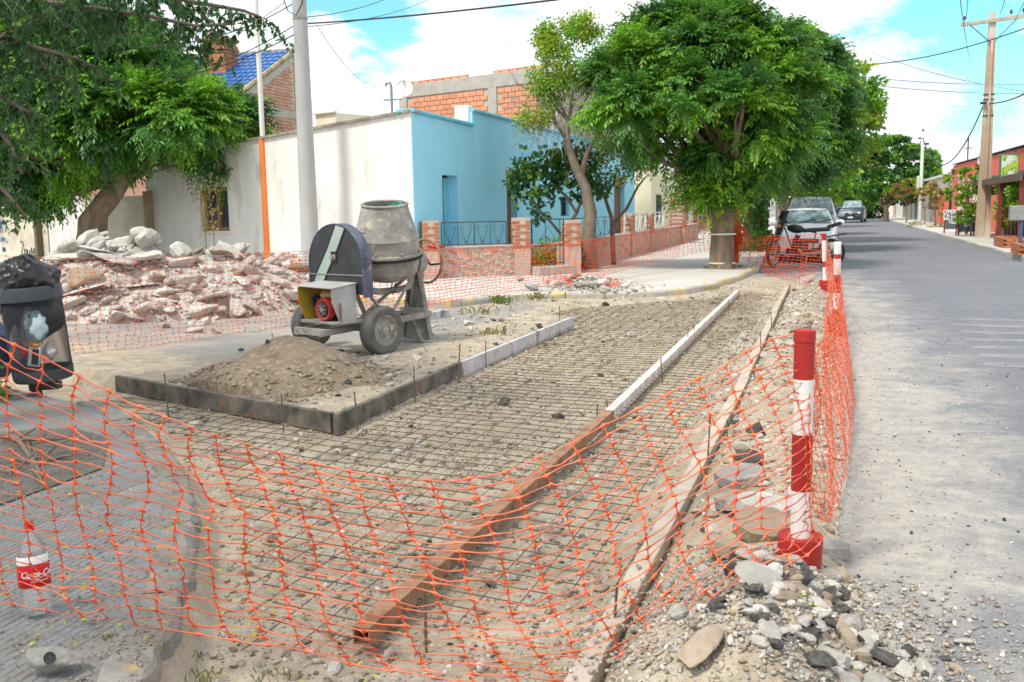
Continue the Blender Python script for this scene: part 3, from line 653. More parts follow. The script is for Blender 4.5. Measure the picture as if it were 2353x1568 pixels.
for k, (px, py, s, m) in enumerate(spec):
    p = G(px, py, .05+s*.45); z = float(zat(p[0], p[1]))
    put(hi_mesh(k % 8, m, 'rubble_chunk', 4), 'rubble_chunk', (p[0], p[1], max(z, 0)+s*.22), (s, s*random.uniform(.75, .95), s*random.uniform(.55, .85)), heap, (random.uniform(-.4, .4), random.uniform(-.4, .4), random.uniform(0, 6.3)) if k else (.55, .25, .5))
for k in range(250):
    px, py = random.gauss(1880, 165), random.gauss(1500, 80)
    if px > 2230 or py > 1640 or py < 1340 or px < 1560 or (px > 1950 and py < 1440): continue
    p = G(px, py, .03); s = random.uniform(.014, .05); m = random.choice([m_rubble]*5+[m_rubble_brown]*2+[m_asph_chunk]*2)
    put(hi_mesh(random.randrange(8), m, 'rubble_chunk', 2), 'rubble_chunk', (p[0], p[1], max(float(zat(p[0], p[1])), 0)+s*.3), s, heap)
q = np.stack([rng.normal(HE0[0]+.04, .36, 10000), rng.normal(HE0[1], .45, 10000)], -1); q = q[(q[:, 0] < 1.1) & (q[:, 1] > 2.6) & (q[:, 1] < 4.3)]; s = .003+.016*rng.random(len(q))**2.6
tag(stone_stuff('gravel', np.column_stack([q, np.maximum(zat(q[:, 0], q[:, 1]), 0)+s*.4])[::3], s[::3], m_rubble, heap), kind='stuff')
for e_ in (1, 2): tag(stone_stuff('brown_gravel', np.column_stack([q, np.maximum(zat(q[:, 0], q[:, 1]), 0)+s*.4])[e_::3], s[e_::3], m_rubble_brown if e_ == 1 else m_grit, heap), kind='stuff')
# slabs of lifted pavement in the margin beside the boards
slab = thing('broken_slabs', 'tilted slabs of grey pavement with black broken edges left of the nearest post', 'broken slabs', (-.35, 5.2, 0))
for px, py, w_, l_, rx, ry, rz, m in ((1705, 1140, .34, .26, .10, -.12, .3, m_concrete), (1690, 1205, .26, .20, -.05, -.22, -.4, m_concrete), (1755, 1215, .36, .26, .12, .10, .5, m_rubble), (1760, 1265, .30, .25, .3, .1, .1, m_rubble_brown), (1720, 1095, .22, .18, .1, -.25, .9, m_asph_chunk), (1890, 1268, .24, .2, 0, .03, .25, m_concrete), (1660, 1320, .2, .15, .2, .2, 1.1, m_rubble_brown)):
    p = G(px, py, .02); sh = MB(); nn = 9; pts = [(math.cos(2*math.pi*i/nn)*w_/2*random.uniform(.7, 1.1), math.sin(2*math.pi*i/nn)*l_/2*random.uniform(.7, 1.1), 0) for i in range(nn)]
    sh.prism(pts, (0, 0, .055)); o = sh.build('slab_piece', m, slab); o.location = Vector((p[0], p[1], float(zat(p[0], p[1]))+(.02 if px != 1890 else -.03)))-slab.location; o.rotation_euler = (rx, ry, rz)
# big stones further along the margin
for px, py, s, m, lab in ((1862, 640, .23, m_rubble, 'pale dusty sack-shaped boulder lying beside the third post'), (1885, 715, .17, m_concrete, 'grey concrete lump lying between the second and third posts'), (1893, 800, .26, m_rubble_brown, 'large brown stone under the orange net behind the nearest post'), (1868, 745, .12, m_rubble, 'pale stone beside the net bundle at the second post')):
    p = G(px, py+12, .0); o = bpy.data.objects.new('boulder', hi_mesh(random.randrange(4), m, 'boulder', 4)); COL.objects.link(o); o.location = (p[0]-.05, p[1], s*.42); o.scale = (s*1.1, s*.75, s*.8); o.rotation_euler = (.15, -.35, .5)
    tag(o, lab, 'boulder')
# concrete lump at the bottom left
p = G(128, 1545, .08); o = bpy.data.objects.new('concrete_lump', hi_mesh(2, m_concrete, 'concrete_lump', 4)); COL.objects.link(o); o.location = (p[0], p[1], .13); o.scale = (.095, .07, .08); o.rotation_euler = (.3, .2, .4)
tag(o, 'pale broken concrete lump with a round socket on the paving in the bottom left corner', 'concrete lump')
bo = MB(); bo.lathe([(.001, 0), (.018, 0), (.021, .004)], 16); bo = bo.build('socket', m_dark, o)
bo.location = (.05, -.75, .62); bo.scale = (10, 13, 10); bo.rotation_euler = (R(55), 0, .1)
# ---- dirt heap beside the mixer
def heap_mesh(name, cx, cy, rad, hgt_, m, parent, seed=0, nr=70, sx=1., sy=1., rz=0., lump=.12, prof=1.0):
    xs_ = np.linspace(-1.25, 1.25, nr); XX, YY = np.meshgrid(xs_, xs_); r = np.hypot(XX, YY)+.16*fbm(XX*2.2+seed, YY*2.2)*2
    Z = np.clip(1-r, 0, None)**prof; Z = Z*(1+.0*r)+lump*fbm(XX*5+seed, YY*5+3)*sstep(0, .25, 1-r)*1.2
    cz, sz_ = math.cos(rz), math.sin(rz); wx = XX*rad*sx; wy = YY*rad*sy
    V = np.stack([cx+wx*cz-wy*sz_, cy+wx*sz_+wy*cz, Z*hgt_-.03*(r > 1.02)], -1).reshape(-1, 3); nx = nr
    if name == 'loose_dirt': V[:, 2] = np.where((s_plank(V[:, 0], V[:, 1]) < .07) | (V[:, 0] > -3.68), -.2, V[:, 2]); V[:, 2] = np.minimum(V[:, 2], .03+1.2*np.maximum(0, s_plank(V[:, 0], V[:, 1])-.03))
    i = (np.arange(nx-1)[:, None]*nx+np.arange(nx-1)[None, :]).ravel(); F = np.stack([i, i+1, i+nx+1, i+nx], -1)
    rc = np.hypot(XX, YY).ravel(); keep = rc[F].max(1) < 1.2; F = F[keep]
    return np_mesh(name, V, F, m, parent, world=True, smooth=True), V
hc = G(665, 880, .0); dh = thing('dirt_heap', 'rounded heap of brown dirt with stones round its foot in front of the mixer', 'dirt heap', (hc[0], hc[1], 0))
ho, hv = heap_mesh('loose_dirt', hc[0], hc[1], 1.0, .47, m_dirtpile, dh, 3, 120, 1., .95, .2, .13, .85)
hz = lambda x, y: np.array([hv[np.argmin((hv[:, 0]-a)**2+(hv[:, 1]-b_)**2), 2] for a, b_ in zip(np.atleast_1d(x), np.atleast_1d(y))])
a = rng.random(1700)*6.28; r_ = .5+.65*rng.random(1700)**.6; q = np.stack([hc[0]+np.cos(a)*r_, hc[1]+np.sin(a)*r_], -1); q = q[s_plank(q[:, 0], q[:, 1]) > .08]; q = q[q[:, 0] < -3.7]; s = .008+.03*rng.random(len(q))**2.5
tag(stone_stuff('gravel', np.column_stack([q, np.maximum(hz(q[:, 0], q[:, 1]), 0.02)+s*.3]), s, m_rubble_brown, dh), kind='stuff')
for px, py, s, m in ((646, 912, .075, m_rubble_brown), (600, 890, .05, m_rubble_brown), (760, 905, .05, m_rubble_brown), (800, 890, .05, m_asph_chunk), (838, 850, .06, m_asph_chunk), (852, 870, .06, m_rubble), (800, 835, .05, m_asph_chunk), (620, 870, .045, m_asph_chunk), (700, 930, .04, m_rubble), (720, 935, .04, m_asph_chunk), (585, 850, .04, m_asph_chunk), (875, 845, .06, m_rubble), (890, 872, .07, m_rubble), (830, 900, .06, m_rubble_brown), (785, 860, .05, m_asph_chunk), (740, 920, .04, m_rubble), (516, 860, .05, m_asph_chunk), (770, 800, .045, m_asph_chunk), (553, 800, .05, m_asph_chunk), (870, 900, .05, m_asph_chunk), (845, 830, .07, m_asph_chunk)):
    p = G(px, py, .05); z = max(float(hz(p[0], p[1])[0]), .01) if abs(p[0]-hc[0]) < 1.3 else .02
    put(hi_mesh(random.randrange(8), m, 'stone', 3), 'stone', (p[0], p[1], z+s*.2), s, dh)
# ---- the big rubble pile in the side street
rp = thing('rubble_pile', 'long waist-high pile of pale broken concrete and dirt behind the orange net', 'rubble pile', (-10.2, 14.2, 0))
bumps = []
for px, pytop, pyb, wx_ in ((150, 590, 735, .9), (255, 548, 740, 1.3), (350, 560, 742, 1.1), (430, 582, 742, 1.2), (535, 590, 738, 1.2), (620, 615, 732, 1.0), (680, 680, 722, .6)):
    f0 = G(px, pyb); dirv = np.array([f0[0], f0[1]])/np.hypot(f0[0], f0[1]); c0 = f0[:2]+dirv*1.9; bumps.append((c0[0], c0[1], max(hgt(c0, pytop), .15), wx_))
def pile_h(x, y):
    h = np.zeros(np.shape(x))
    for bx, by, bh, bw in bumps:
        u = (x-bx)*CD[0]+(y-by)*CD[1]; v = (x-bx)*CN[0]+(y-by)*CN[1]
        r = np.sqrt((u/(bw*1.05))**2+(v/2.0)**2); h = np.maximum(h, bh*np.clip(1.02-r, 0, 1)**.75)
    return h*(1+.5*fbm(x*1.7, y*1.7))+.10*fbm(x*3.5, y*3.5)*(h > .08)
us = np.linspace(-4.6, 4.6, 120); vs_ = np.linspace(-2.9, 2.9, 80); UU, VV = np.meshgrid(us, vs_); pc = np.array([-10.2, 14.6])
PX = pc[0]+UU*CD[0]+VV*CN[0]; PY = pc[1]+UU*CD[1]+VV*CN[1]; PZ = pile_h(PX, PY); PZ = np.where(PZ < .02, -.05, PZ)
i = (np.arange(79)[:, None]*120+np.arange(119)[None, :]).ravel(); F = np.stack([i, i+1, i+121, i+120], -1)
np_mesh('loose_dirt', np.stack([PX, PY, PZ], -1).reshape(-1, 3), F, m_rubble, rp, world=True, smooth=False)
n_ = 0
while n_ < 296:
    u = random.uniform(-4.4, 4.2); v = random.uniform(-1.3, 2.7); x = pc[0]+u*CD[0]+v*CN[0]; y = pc[1]+u*CD[1]+v*CN[1]; h = float(pile_h(np.array(x), np.array(y)))
    if h < .03 and random.random() < .9: continue
    low = h < .5
    s = random.uniform(.12, .26) if not low else random.uniform(.09, .22)
    if h > .85 or random.random() < .12: s = random.uniform(.2, .40)
    m = m_rubble if random.random() < .88 else (m_rubble_brown if random.random() < .7 else m_concrete)
    put(hi_mesh(random.randrange(8), m, 'rubble_chunk', 3), 'rubble_chunk', (x, y, h+s*.2), (s, s*random.uniform(.7, .95), s*random.uniform(.6, .95)), rp, (random.uniform(-.6, .6), random.uniform(-.6, .6), random.uniform(0, 6.3))); n_ += 1
q = []
for _ in range(6000):
    u = random.uniform(-4.5, 4.4); v = random.uniform(-1.5, 2.9); x = pc[0]+u*CD[0]+v*CN[0]; y = pc[1]+u*CD[1]+v*CN[1]; q.append((x, y))
q = np.array(q); h = pile_h(q[:, 0], q[:, 1]); k = h > .02; q, h = q[k], h[k]; s = .02+.08*rng.random(len(q))**2.5
tag(stone_stuff('small_rubble', np.column_stack([q, h+s*.2]), s, m_rubble, rp), kind='stuff')
# flat slab jutting out of the pile
for px, py, a_, sc in ((190, 668, .3, (.75, .35, .05)), (270, 590, -.2, (.6, .4, .09)), (235, 575, .5, (.5, .35, .1)), (175, 590, 1.1, (.45, .3, .12)), (560, 640, -.5, (.5, .25, .07)), (350, 590, .2, (.45, .4, .16)), (330, 655, .8, (.35, .3, .06)), (500, 680, -.3, (.42, .35, .08))):
    p = G(px, 735); d_ = p[:2]/np.linalg.norm(p[:2]); 
    for st in np.arange(0, 3, .05):
        c0 = p[:2]+d_*st
        if hgt(c0, py) <= float(pile_h(np.array(c0[0]), np.array(c0[1])))+.05: break
    put(hi_mesh(random.randrange(8), m_rubble, 'rubble_chunk', 4), 'rubble_chunk', (c0[0], c0[1], hgt(c0, py)), sc, rp, (random.uniform(-.3, .3), random.uniform(-.25, .25), math.atan2(CD[1], CD[0])+a_))
# little heap on the far pavement by the net
fc = G(1350, 660, .12); fh = thing('stone_heap', 'small heap of pale stones on the far pavement in front of the garden wall', 'stone heap', (fc[0], fc[1], .105))
for k in range(70):
    px, py = random.gauss(1345, 45), random.gauss(657, 6)
    p = G(px, py, .12); s = random.uniform(.05, .14)*(1 if k > 8 else 1.4); put(lo_mesh(random.randrange(14), random.choice([m_rubble, m_rubble, m_rubble_brown]), 'stone'), 'stone', (p[0], p[1], .12+s*.3+random.random()*.1*(abs(px-1345) < 40)), s, fh)
q = np.array([G(random.gauss(1345, 55), random.gauss(659, 6), .12)[:2] for _ in range(700)]); s = .015+.04*rng.random(700)**2
tag(stone_stuff('gravel', np.column_stack([q, np.full(700, .12)+s*.3]), s, m_rubble, fh), kind='stuff')
q = []
for k in range(4200):
    px, py = (random.gauss(300, 90), random.uniform(1180, 1640)) if k % 3 else (random.uniform(-50, 420), random.uniform(930, 1640))
    if k % 3 == 1: px, py = random.uniform(-50, 260), random.uniform(985, 1190)
    p = G(px, py, .078)
    if float(side_of(KN, np.array(p[0]), np.array(p[1]))) < -.02: q.append((p[0], p[1], .082))
q = np.array(q); s = .002+.009*rng.random(len(q))**2.6
tag(stone_stuff('pavement_grit', q, s, m_rubble_brown, npv), kind='stuff')
# yellow leaves dropped on everything near the camera
lv = []
V = []; F = []; T = []
for k in range(330):
    if k < 170: px, py = random.uniform(0, 1900), random.uniform(1020, 1568)
    else: px, py = random.uniform(0, 700), random.uniform(850, 1568)
    p = G(px, py, -.05); x, y = p[0], p[1]; kn = float(side_of(KN, np.array(x), np.array(y))); z = .092 if kn < 0 else float(zat(x, y))+.02
    a = random.uniform(0, 6.28); l_, w_ = random.uniform(.009, .020), random.uniform(.004, .009); dx, dy = math.cos(a)*l_, math.sin(a)*l_; ex, ey = -math.sin(a)*w_, math.cos(a)*w_
    b0 = len(V); V += [(x-dx, y-dy, z), (x+ex, y+ey, z+random.uniform(0, .01)), (x+dx, y+dy, z+random.uniform(0, .01)), (x-ex, y-ey, z+random.uniform(-.002, .01))]; F.append((b0, b0+1, b0+2, b0+3)); T += [random.random()]*4
o = np_mesh('fallen_leaves', np.array(V), np.array(F), leafmat('fallen_leaf', (.55, .50, .03), (.30, .38, .03), .2, .3), tone=T)
tag(o, 'small yellow and green leaves scattered over paving and dug ground', 'fallen leaves', kind='stuff')
# ================================================================== FORMWORK, MESH, BEAMS
def plank(name, A, B, z0, z1, th, m, label, cat, lean=0.):
    A = Vector((A[0], A[1], 0)); B = Vector((B[0], B[1], 0)); d = (B-A); L_ = d.length; rz = math.atan2(d.y, d.x)
    mb = MB(); bm = bmesh.new(); bmesh.ops.create_cube(bm, size=1)
    n_ = max(2, int(L_/.35))
    for v in bm.verts: v.co = Vector((v.co.x*L_, v.co.y*th, v.co.z*(z1-z0)))
    bmesh.ops.bevel(bm, geom=bm.edges[:], offset=.004, segments=1, affect='EDGES')
    mb.addbm(bm); o = mb.build(name, m); o.location = (A+B)/2+Vector((0, 0, (z0+z1)/2)); o.rotation_euler = (lean, 0, rz)
    return tag(o, label, cat)
pA0, pA1 = G(275, 895, -.1), G(775, 990, -.1)
plank('formwork_channel', (-6.67, 7.86), (-3.68, 6.72), -.115, .045, .05, m_steelform, 'rust-stained dark steel form running left from the corner in front of the dirt heap', 'formwork')
plank('formwork_channel', (-3.62, 6.66), (-3.61, 9.32), -.115, .05, .05, m_steelform, 'black stained form board running away from the near corner of the dirt heap', 'formwork')
plank('formwork_channel', (-3.60, 9.36), (-3.52, 13.62), -.11, .055, .05, m_formlight, 'pale grey form board at the far end of the row, beyond the black one', 'formwork')
q0 = G(985, 742, .0); q1 = G(1030, 728, .0); plank('formwork_channel', (q0[0]-.35, q0[1]-.25), (q1[0], q1[1]), .0, .11, .06, m_formlight, 'short grey form board lying behind the mixer stand', 'formwork')
# rusty square tube and timber that carry on in its line
def hollow(name, A, B, s, m, label, cat, th=.006):
    A = Vector(A); B = Vector(B); d = B-A; L_ = d.length; mb = MB(); o_, i_ = s/2, s/2-th
    ring = lambda h, y: [(-h, y, -h), (h, y, -h), (h, y, h), (-h, y, h)]
    vs = ring(o_, 0)+ring(o_, L_)+ring(i_, 0)+ring(i_, L_); fs = []
    for k in range(4):
        k2 = (k+1) % 4; fs += [(k, k2, 4+k2, 4+k), (8+k, 12+k, 12+k2, 8+k2), (k, 8+k, 8+k2, k2), (4+k, 4+k2, 12+k2, 12+k)]
    o = mb.add(vs, fs).build(name, m); o.location = A; o.rotation_euler = (math.asin(d.z/L_), 0, math.atan2(-d.x, d.y)); fix_normals(o); return tag(o, label, cat)
hollow('steel_tube', (-1.70, 3.26, -.035), (-1.64, 7.52, -.03), .074, m_rust, 'long rusty square steel tube with an open near end lying along the dig', 'steel tube')
plank('timber_batten', (-1.64, 7.50), (-1.66, 13.2), -.09, .01, .075, m_wood, 'straight whitish timber batten that carries on from the far end of the rusty tube', 'timber batten')
plank('timber_batten', (-1.66, 13.22), (-1.66, 19.4), -.09, .01, .07, m_wood, 'far whitish timber batten reaching to the broken kerb', 'timber batten')
plank('timber_board', (-.79, 3.0), (-.74, 9.4), -.085, -.005, .09, m_wood2, 'weathered grey-brown board nearest the camera along the outer side of the dig', 'timber board')
plank('timber_board', (-.75, 9.2), (-.78, 15.2), -.08, .0, .085, m_wood2, 'middle weathered board along the outer side of the dig', 'timber board')
plank('timber_board', (-.79, 15.15), (-.80, 20.3), -.08, .0, .08, m_wood2, 'farthest weathered board beside the sack-shaped boulder', 'timber board')
# reinforcing mesh
mesh = thing('reinforcing_mesh', 'brown steel reinforcing mesh spread over the floor of the dig', 'reinforcing mesh', (-2.2, 10, -.06))
def inside(x, y):
    x = np.asarray(x); y = np.asarray(y)
    ok = (side_of(KN, x, y) > .22) & (x < -.86) & (side_of(FE, x, y) > .22) & (y > 2.8+np.maximum(0, x+2.1)*.95)
    ok &= (x > -3.5) | ((s_plank(x, y) < -.12)) | ((y > 13.9) & (x > -4.3+.0*y))
    return ok
def rodz(x, y): return -.055+.022*fbm(x*.7, y*.7+3)*2+.010*fbm(x*2.1, y*2.1)*2
def rods(P0, d, n_, r):
    t = np.arange(0, n_, .16); x = P0[0]+d[0]*t; y = P0[1]+d[1]*t; ok = inside(x, y); idx = np.where(ok)[0]
    if len(idx) < 3: return 0
    for run in np.split(idx, np.where(np.diff(idx) > 1)[0]+1):
        if len(run) < 4: continue
        run = run[::2] if y[run].mean() > 9 else run
        w_ = .012*fbm(x[run]*.8+r*99, y[run]*.8)*2
        pts = [(a-d[1]*w, b_+d[0]*w, z) for a, b_, z, w in zip(x[run], y[run], rodz(x[run], y[run])+(0 if abs(d[0]) > .5 else .006), w_)]
        MB().tube(pts, r, 4, False).build('mesh_rod', m_rebar, mesh, world=True)
    return 1
y0 = 2.2; k = 0
while y0 < 20.4+.9:
    rods((-6.2, y0+.9), np.array([.987, -.16]), 6.3, .0034); y0 += .15 if y0 < 9 else .155; k += 1
for x0 in np.arange(-5.6, -.8, .175):
    rods((x0, 2.4), np.array([.006, 1.]), 18.5, .0034)
# pins driven in beside the forms
def pin(px, pyb, pyt, r=.006, zb=-.08):
    p = G(px, pyb, zb); h = hgt(p, pyt); mb = MB(); lx = random.uniform(-.01, .01)
    mb.tube([(0, 0, -.06), (0, 0, 0), (lx, 0, (h-zb)*.5), (lx*2, lx, h-zb)], r, 6); o = mb.build('rebar_pin', m_rebar); o.location = (p[0], p[1], zb); return o
pins = [(387, 950, 858, 'first pin from the left against the dark form'), (651, 982, 905, 'pin against the dark form below the dirt heap'), (821, 980, 900, 'pin just right of the corner of the dark forms'), (954, 917, 842, 'pin halfway along the black form board'), (1054, 870, 790, 'pin where the black and the pale form boards meet'), (1117, 840, 783, 'pin near the near end of the pale form board'), (1287, 760, 703, 'pin near the far end of the pale form board'), (1371, 973, 928, 'left one of two short pins by the far end of the rusty tube'), (1398, 950, 917, 'right one of two short pins by the far end of the rusty tube'), (1522, 875, 822, 'pin beside the middle of the near white batten'), (1624, 1110, 953, 'tall pin left of the nearest board behind the orange net'), (1670, 1020, 965, 'pin crossing the nearest board'), (1749, 835, 762, 'tall pin by the joint of the boards'), (1732, 900, 838, 'pin just nearer than the joint of the boards'), (1774, 775, 715, 'pin halfway along the middle board'), (1798, 735, 688, 'pin against the farther part of the middle board'), (1811, 738, 704, 'pin on the road side of the middle board'), (1675, 722, 688, 'pin beside the far white batten'), (1836, 668, 634, 'slim pin in front of the net below the motorbike'), (979, 1480, 1335, 'near pin beside the open end of the rusty tube'), (1410, 1460, 1340, 'near pin between rusty tube and nearest board'), (629, 790, 765, 'small pin behind the top of the dirt heap'), (1579, 790, 762, 'short pin on the far part of the white batten'), (1595, 775, 745, 'shorter far pin left of the white batten')]
for a_, b_, c2, lab in pins: tag(pin(a_, b_, c2), lab, 'steel pin', 'steel pins holding the forms')
# ================================================================== POSTS WITH CONCRETE-FILLED BUCKETS
def post(px, py, top, bucket_r=.125, bucket_h=.26, label='', lean=(0, 0), stripes=None, r=.042):
    p = G(px, py, 0); t = thing('warning_post', label, 'warning post', (p[0], p[1], 0), 0, 'striped warning posts along the road edge')
    mb = MB(); mb.lathe([(.0, 0), (bucket_r*.90, 0), (bucket_r*.93, .02), (bucket_r*1.0, bucket_h-.03), (bucket_r*1.0, bucket_h-.008), (bucket_r*.97, bucket_h), (bucket_r*.9, bucket_h+.003), (bucket_r*.8, bucket_h-.006), (0, bucket_h-.01)], 32)
    smooth_by_angle(mb.build('bucket', m_reds, t), 50)
    H_ = hgt(p, top); z = bucket_h-.02; tot = H_-z; Mx = Matrix.Rotation(lean[0], 4, 'X')@Matrix.Rotation(lean[1], 4, 'Y')
    for k, (f0, f1, cl) in enumerate(stripes):
        mb = MB(); a, b2 = z+tot*f0, z+tot*f1; rr = r+(.0008 if cl == 'r' else 0)
        prof = [(rr, a), (rr, b2)] if f1 < .999 else [(rr, a), (rr, b2-.05), (rr+.003, b2-.05), (rr+.003, b2-.004), (rr-.004, b2), (0, b2)]
        mb.lathe(prof, 28, Mx); o = mb.build('red_band' if cl == 'r' else 'white_band', m_reds if cl == 'r' else m_whitep, t, smooth=False); smooth_by_angle(o, 40)
    mb = MB(); mb.tube([Mx@Vector((.018*math.cos(a), 0, H_+.012+.018*math.sin(a))) for a in np.linspace(-.6, 3.75, 12)], .0025, 6); mb.build('wire_loop', m_grey, t)
    return t, H_
P1, H1 = post(1836, 1340, 757, .094, .215, 'nearest red and white striped post standing in a red bucket', stripes=((0, .24, 'w'), (.24, .51, 'r'), (.51, .77, 'w'), (.77, 1., 'r')), r=.041)
P2, H2 = post(1920, 772, 556, .11, .24, 'second red and white post, between the nearest one and the motorbike', stripes=((0, .12, 'r'), (.12, .33, 'w'), (.33, .57, 'r'), (.57, .78, 'w'), (.78, .84, 'r'), (.84, 1., 'w')), r=.042, lean=(.0, -.004))
P3, H3 = post(1897, 676, 537, .115, .25, 'farthest red and white post, left of the second, in front of the motorbike', stripes=((0, .3, 'w'), (.3, .42, 'r'), (.42, .86, 'w'), (.86, 1., 'r')), r=.04, lean=(0, -.05))
# ================================================================== BUILDINGS
def brick_face(name, root, m, A, u, width, z0, z1, bw, bh, gap, depth, keep=None, n=(0, -1, 0), maxn=298, order=None):
    """courses of single bricks standing 1 cm proud of the mortar; A: lower-left point, u: direction along the wall, n: outward normal"""
    A = Vector(A); u = Vector(u).normalized(); n = Vector(n).normalized(); out_ = []
    rows = int((z1-z0)/(bh+gap))+1
    for r in range(rows):
        z = z0+(r+.5)*(bh+gap); off = (r % 2)*(bw+gap)/2
        for c in range(-1, int(width/(bw+gap))+2):
            s = c*(bw+gap)+off+bw/2
            if s-bw/2 < 0 or s+bw/2 > width: continue
            if keep and not keep(s, z): continue
            out_.append((s, z))
    if order: out_.sort(key=order)
    rz = math.atan2(u.y, u.x); proto = None; rest = MB()
    for k, (s, z) in enumerate(out_):
        p = A+u*s+Vector((0, 0, z-A.z))+n*(depth*.5-.006+random.uniform(-.003, .003))
        if k < maxn:
            if proto is None:
                mb = MB(); mb.cbox((0, 0, 0), (bw, depth, bh), .006); proto = mb.build(name, m, root); o = proto
            else: o = copy_part(proto, (0, 0, 0), parent=root)
            o.location = p-origin_of(root); o.rotation_euler = (0, random.uniform(-.008, .008), rz)
        else: rest.box(p, (bw, depth, bh), rotm(0, 0, rz), random.random())
    if rest.v: tag(rest.build(name+'_rest', m, root, world=True), kind='stuff')
def wall_prism(name, root, m, foot, z0, tops, smooth=False):
    """vertical-sided solid over a footprint polygon with a height for each corner"""
    n = len(foot); vs = [(p[0], p[1], z0) for p in foot]+[(p[0], p[1], h) for p, h in zip(foot, tops)]
    fs = [tuple(range(n))[::-1], tuple(range(n, 2*n))]+[(i, (i+1) % n, n+(i+1) % n, n+i) for i in range(n)]
    return fix_normals(MB().add(vs, fs).build(name, m, root, world=True))
def wall_with_holes(name, root, m, A, u, length, th, z0, topf, holes, n):
    """wall from A along u, thickness th towards -n, sloping top topf(s), rectangular holes (s0, s1, za, zb)"""
    A = np.array(A, float); u = np.array(u, float); n = np.array(n, float); cuts = sorted({0., length, *[h[0] for h in holes], *[h[1] for h in holes]}|{length*i/6 for i in range(1, 6)})
    mb = MB()
    def blk(s0, s1, a0, a1, b0, b1):
        P = [A+u*s0, A+u*s1, A+u*s1-n*th, A+u*s0-n*th]; z = [(a0, b0), (a1, b1), (a1, b1), (a0, b0)]
        vs = [(p[0], p[1], q[0]) for p, q in zip(P, z)]+[(p[0], p[1], q[1]) for p, q in zip(P, z)]
        mb.add(vs, [(3, 2, 1, 0), (4, 5, 6, 7), (0, 1, 5, 4), (1, 2, 6, 5), (2, 3, 7, 6), (3, 0, 4, 7)])
    for s0, s1 in zip(cuts[:-1], cuts[1:]):
        if s1-s0 < 1e-4: continue
        hs = [h for h in holes if h[0] < (s0+s1)/2 < h[1]]
        if not hs: blk(s0, s1, z0, z0, topf(s0), topf(s1))
        else:
            h = hs[0]
            if h[2] > z0+.01: blk(s0, s1, z0, z0, h[2], h[2])
            blk(s0, s1, h[3], h[3], topf(s0), topf(s1))
    return fix_normals(mb.build(name, m, root, world=True))
W0 = np.array([-8.64, 19.77])
def onwall(px): return on_line(px, W0, CD)
def wh(px, py): p, t = onwall(px); return hgt(p, py)
# ---- whitewashed corner house with the blue street front
house = thing('corner_house', 'whitewashed side wall and sky-blue street front of a one-storey corner house', 'house', (-8.64, 19.77, .1))
tL = onwall(340)[1]; hA, hB = wh(955, 258), wh(555, 330); tB = onwall(555)[1]; topW = lambda s: hA+(hB-hA)*s/tB
w0, w1 = onwall(526)[1], onwall(461)[1]; zw0, zw1 = hgt(onwall(495)[0], 531), hgt(onwall(495)[0], 430)
side = wall_with_holes('side_wall', house, m_white, W0+CD*.13, CD, tL-.13, .3, .1, lambda s: topW(s+.13), [(w0-.13, w1-.13, zw0, zw1)], CN)
wall_prism('wall_corner', house, m_white, [(W0[0]-.003, W0[1]+.001), tuple(W0+CD*.1295), (-8.72, 20.1), (-8.643, 20.1)], .1, [hA, topW(.13), hA, hA])
cop = MB(); 
for i in range(26):                                   # coping tiles
    s0, s1 = tL*i/26, tL*(i+1)/26-.015; a = W0+CD*s0; b_ = W0+CD*s1; mid = (a+b_)/2-CN*.13
    cop.box((mid[0], mid[1], (topW(s0)+topW(s1))/2+.03), (s1-s0, .40, .06), rotm(0, math.atan2(topW(s1)-topW(s0), s1-s0)*-1, math.atan2(CD[1], CD[0])), random.random())
cop.build('coping', mat('lichen_coping', (.34, .31, .25), (.24, .21, .16), 5, .95, .4, 30, tone=.2), house, world=True)
# window in the side wall
wroot = thing('tmp', None, None, house.location); bpy.data.objects.remove(wroot)
def window_in(root, A, u, n, s0, s1, z0, z1, mframe, rec=.12, mull=True, fw=.07, mg=None, name='window'):
    A = np.array(A); u = np.array(u); n = np.array(n); rz = math.atan2(u[1], u[0]); mb = MB(); sc = (s0+s1)/2; W_ = abs(s1-s0); H_ = z1-z0; c = A+u*sc-n*rec
    bars = [((-(W_-fw)/2, 0, 0), (fw, .07, H_)), (((W_-fw)/2, 0, 0), (fw, .07, H_)), ((0, 0, (H_-fw)/2), (W_-2*fw, .066, fw)), ((0, 0, -(H_-fw)/2), (W_-2*fw, .066, fw))]
    if mull: bars.append(((0, 0, 0), (fw*1.1, .06, H_-2*fw)))
    M3 = rotm(0, 0, rz)
    for q, d in bars: mb.box(Vector((c[0], c[1], (z0+z1)/2))+M3@Vector(q), d, M3)
    fr = mb.build(name, mframe, root, world=True)
    mb = MB(); c2 = A+u*sc-n*(rec+.03); mb.box((c2[0], c2[1], (z0+z1)/2), (W_-.02, .012, H_-.02), M3); pane = mb.build('pane', mg or m_glass, fr); 
    off = origin_of(root); pane.data.transform(Matrix.Translation(-off)); return fr
window_in(house, W0, CD, CN, w0, w1, zw0, zw1, m_frame, .16, True, .10)
sill = MB(); p = W0+CD*(w0+w1)/2+CN*.03; sill.box((p[0], p[1], zw0-.03), (abs(w1-w0)+.15, .16, .05), rotm(0, 0, math.atan2(CD[1], CD[0]))); sill.build('window_sill', m_white, house, world=True)
# stone plinth along the side wall: single stones
pl = MB(); t0, t1 = .0, onwall(560)[1]
for k in range(150):
    s = random.uniform(t0, t1); z = random.uniform(.14, .62); p = W0+CD*s+CN*.02
    me = lo_mesh(random.randrange(14), m_stone, 'stone'); o = put(me, 'stone', (p[0], p[1], z), (random.uniform(.12, .2), .05, random.uniform(.08, .13)), house, (0, random.uniform(-.3, .3), math.atan2(CD[1], CD[0])))
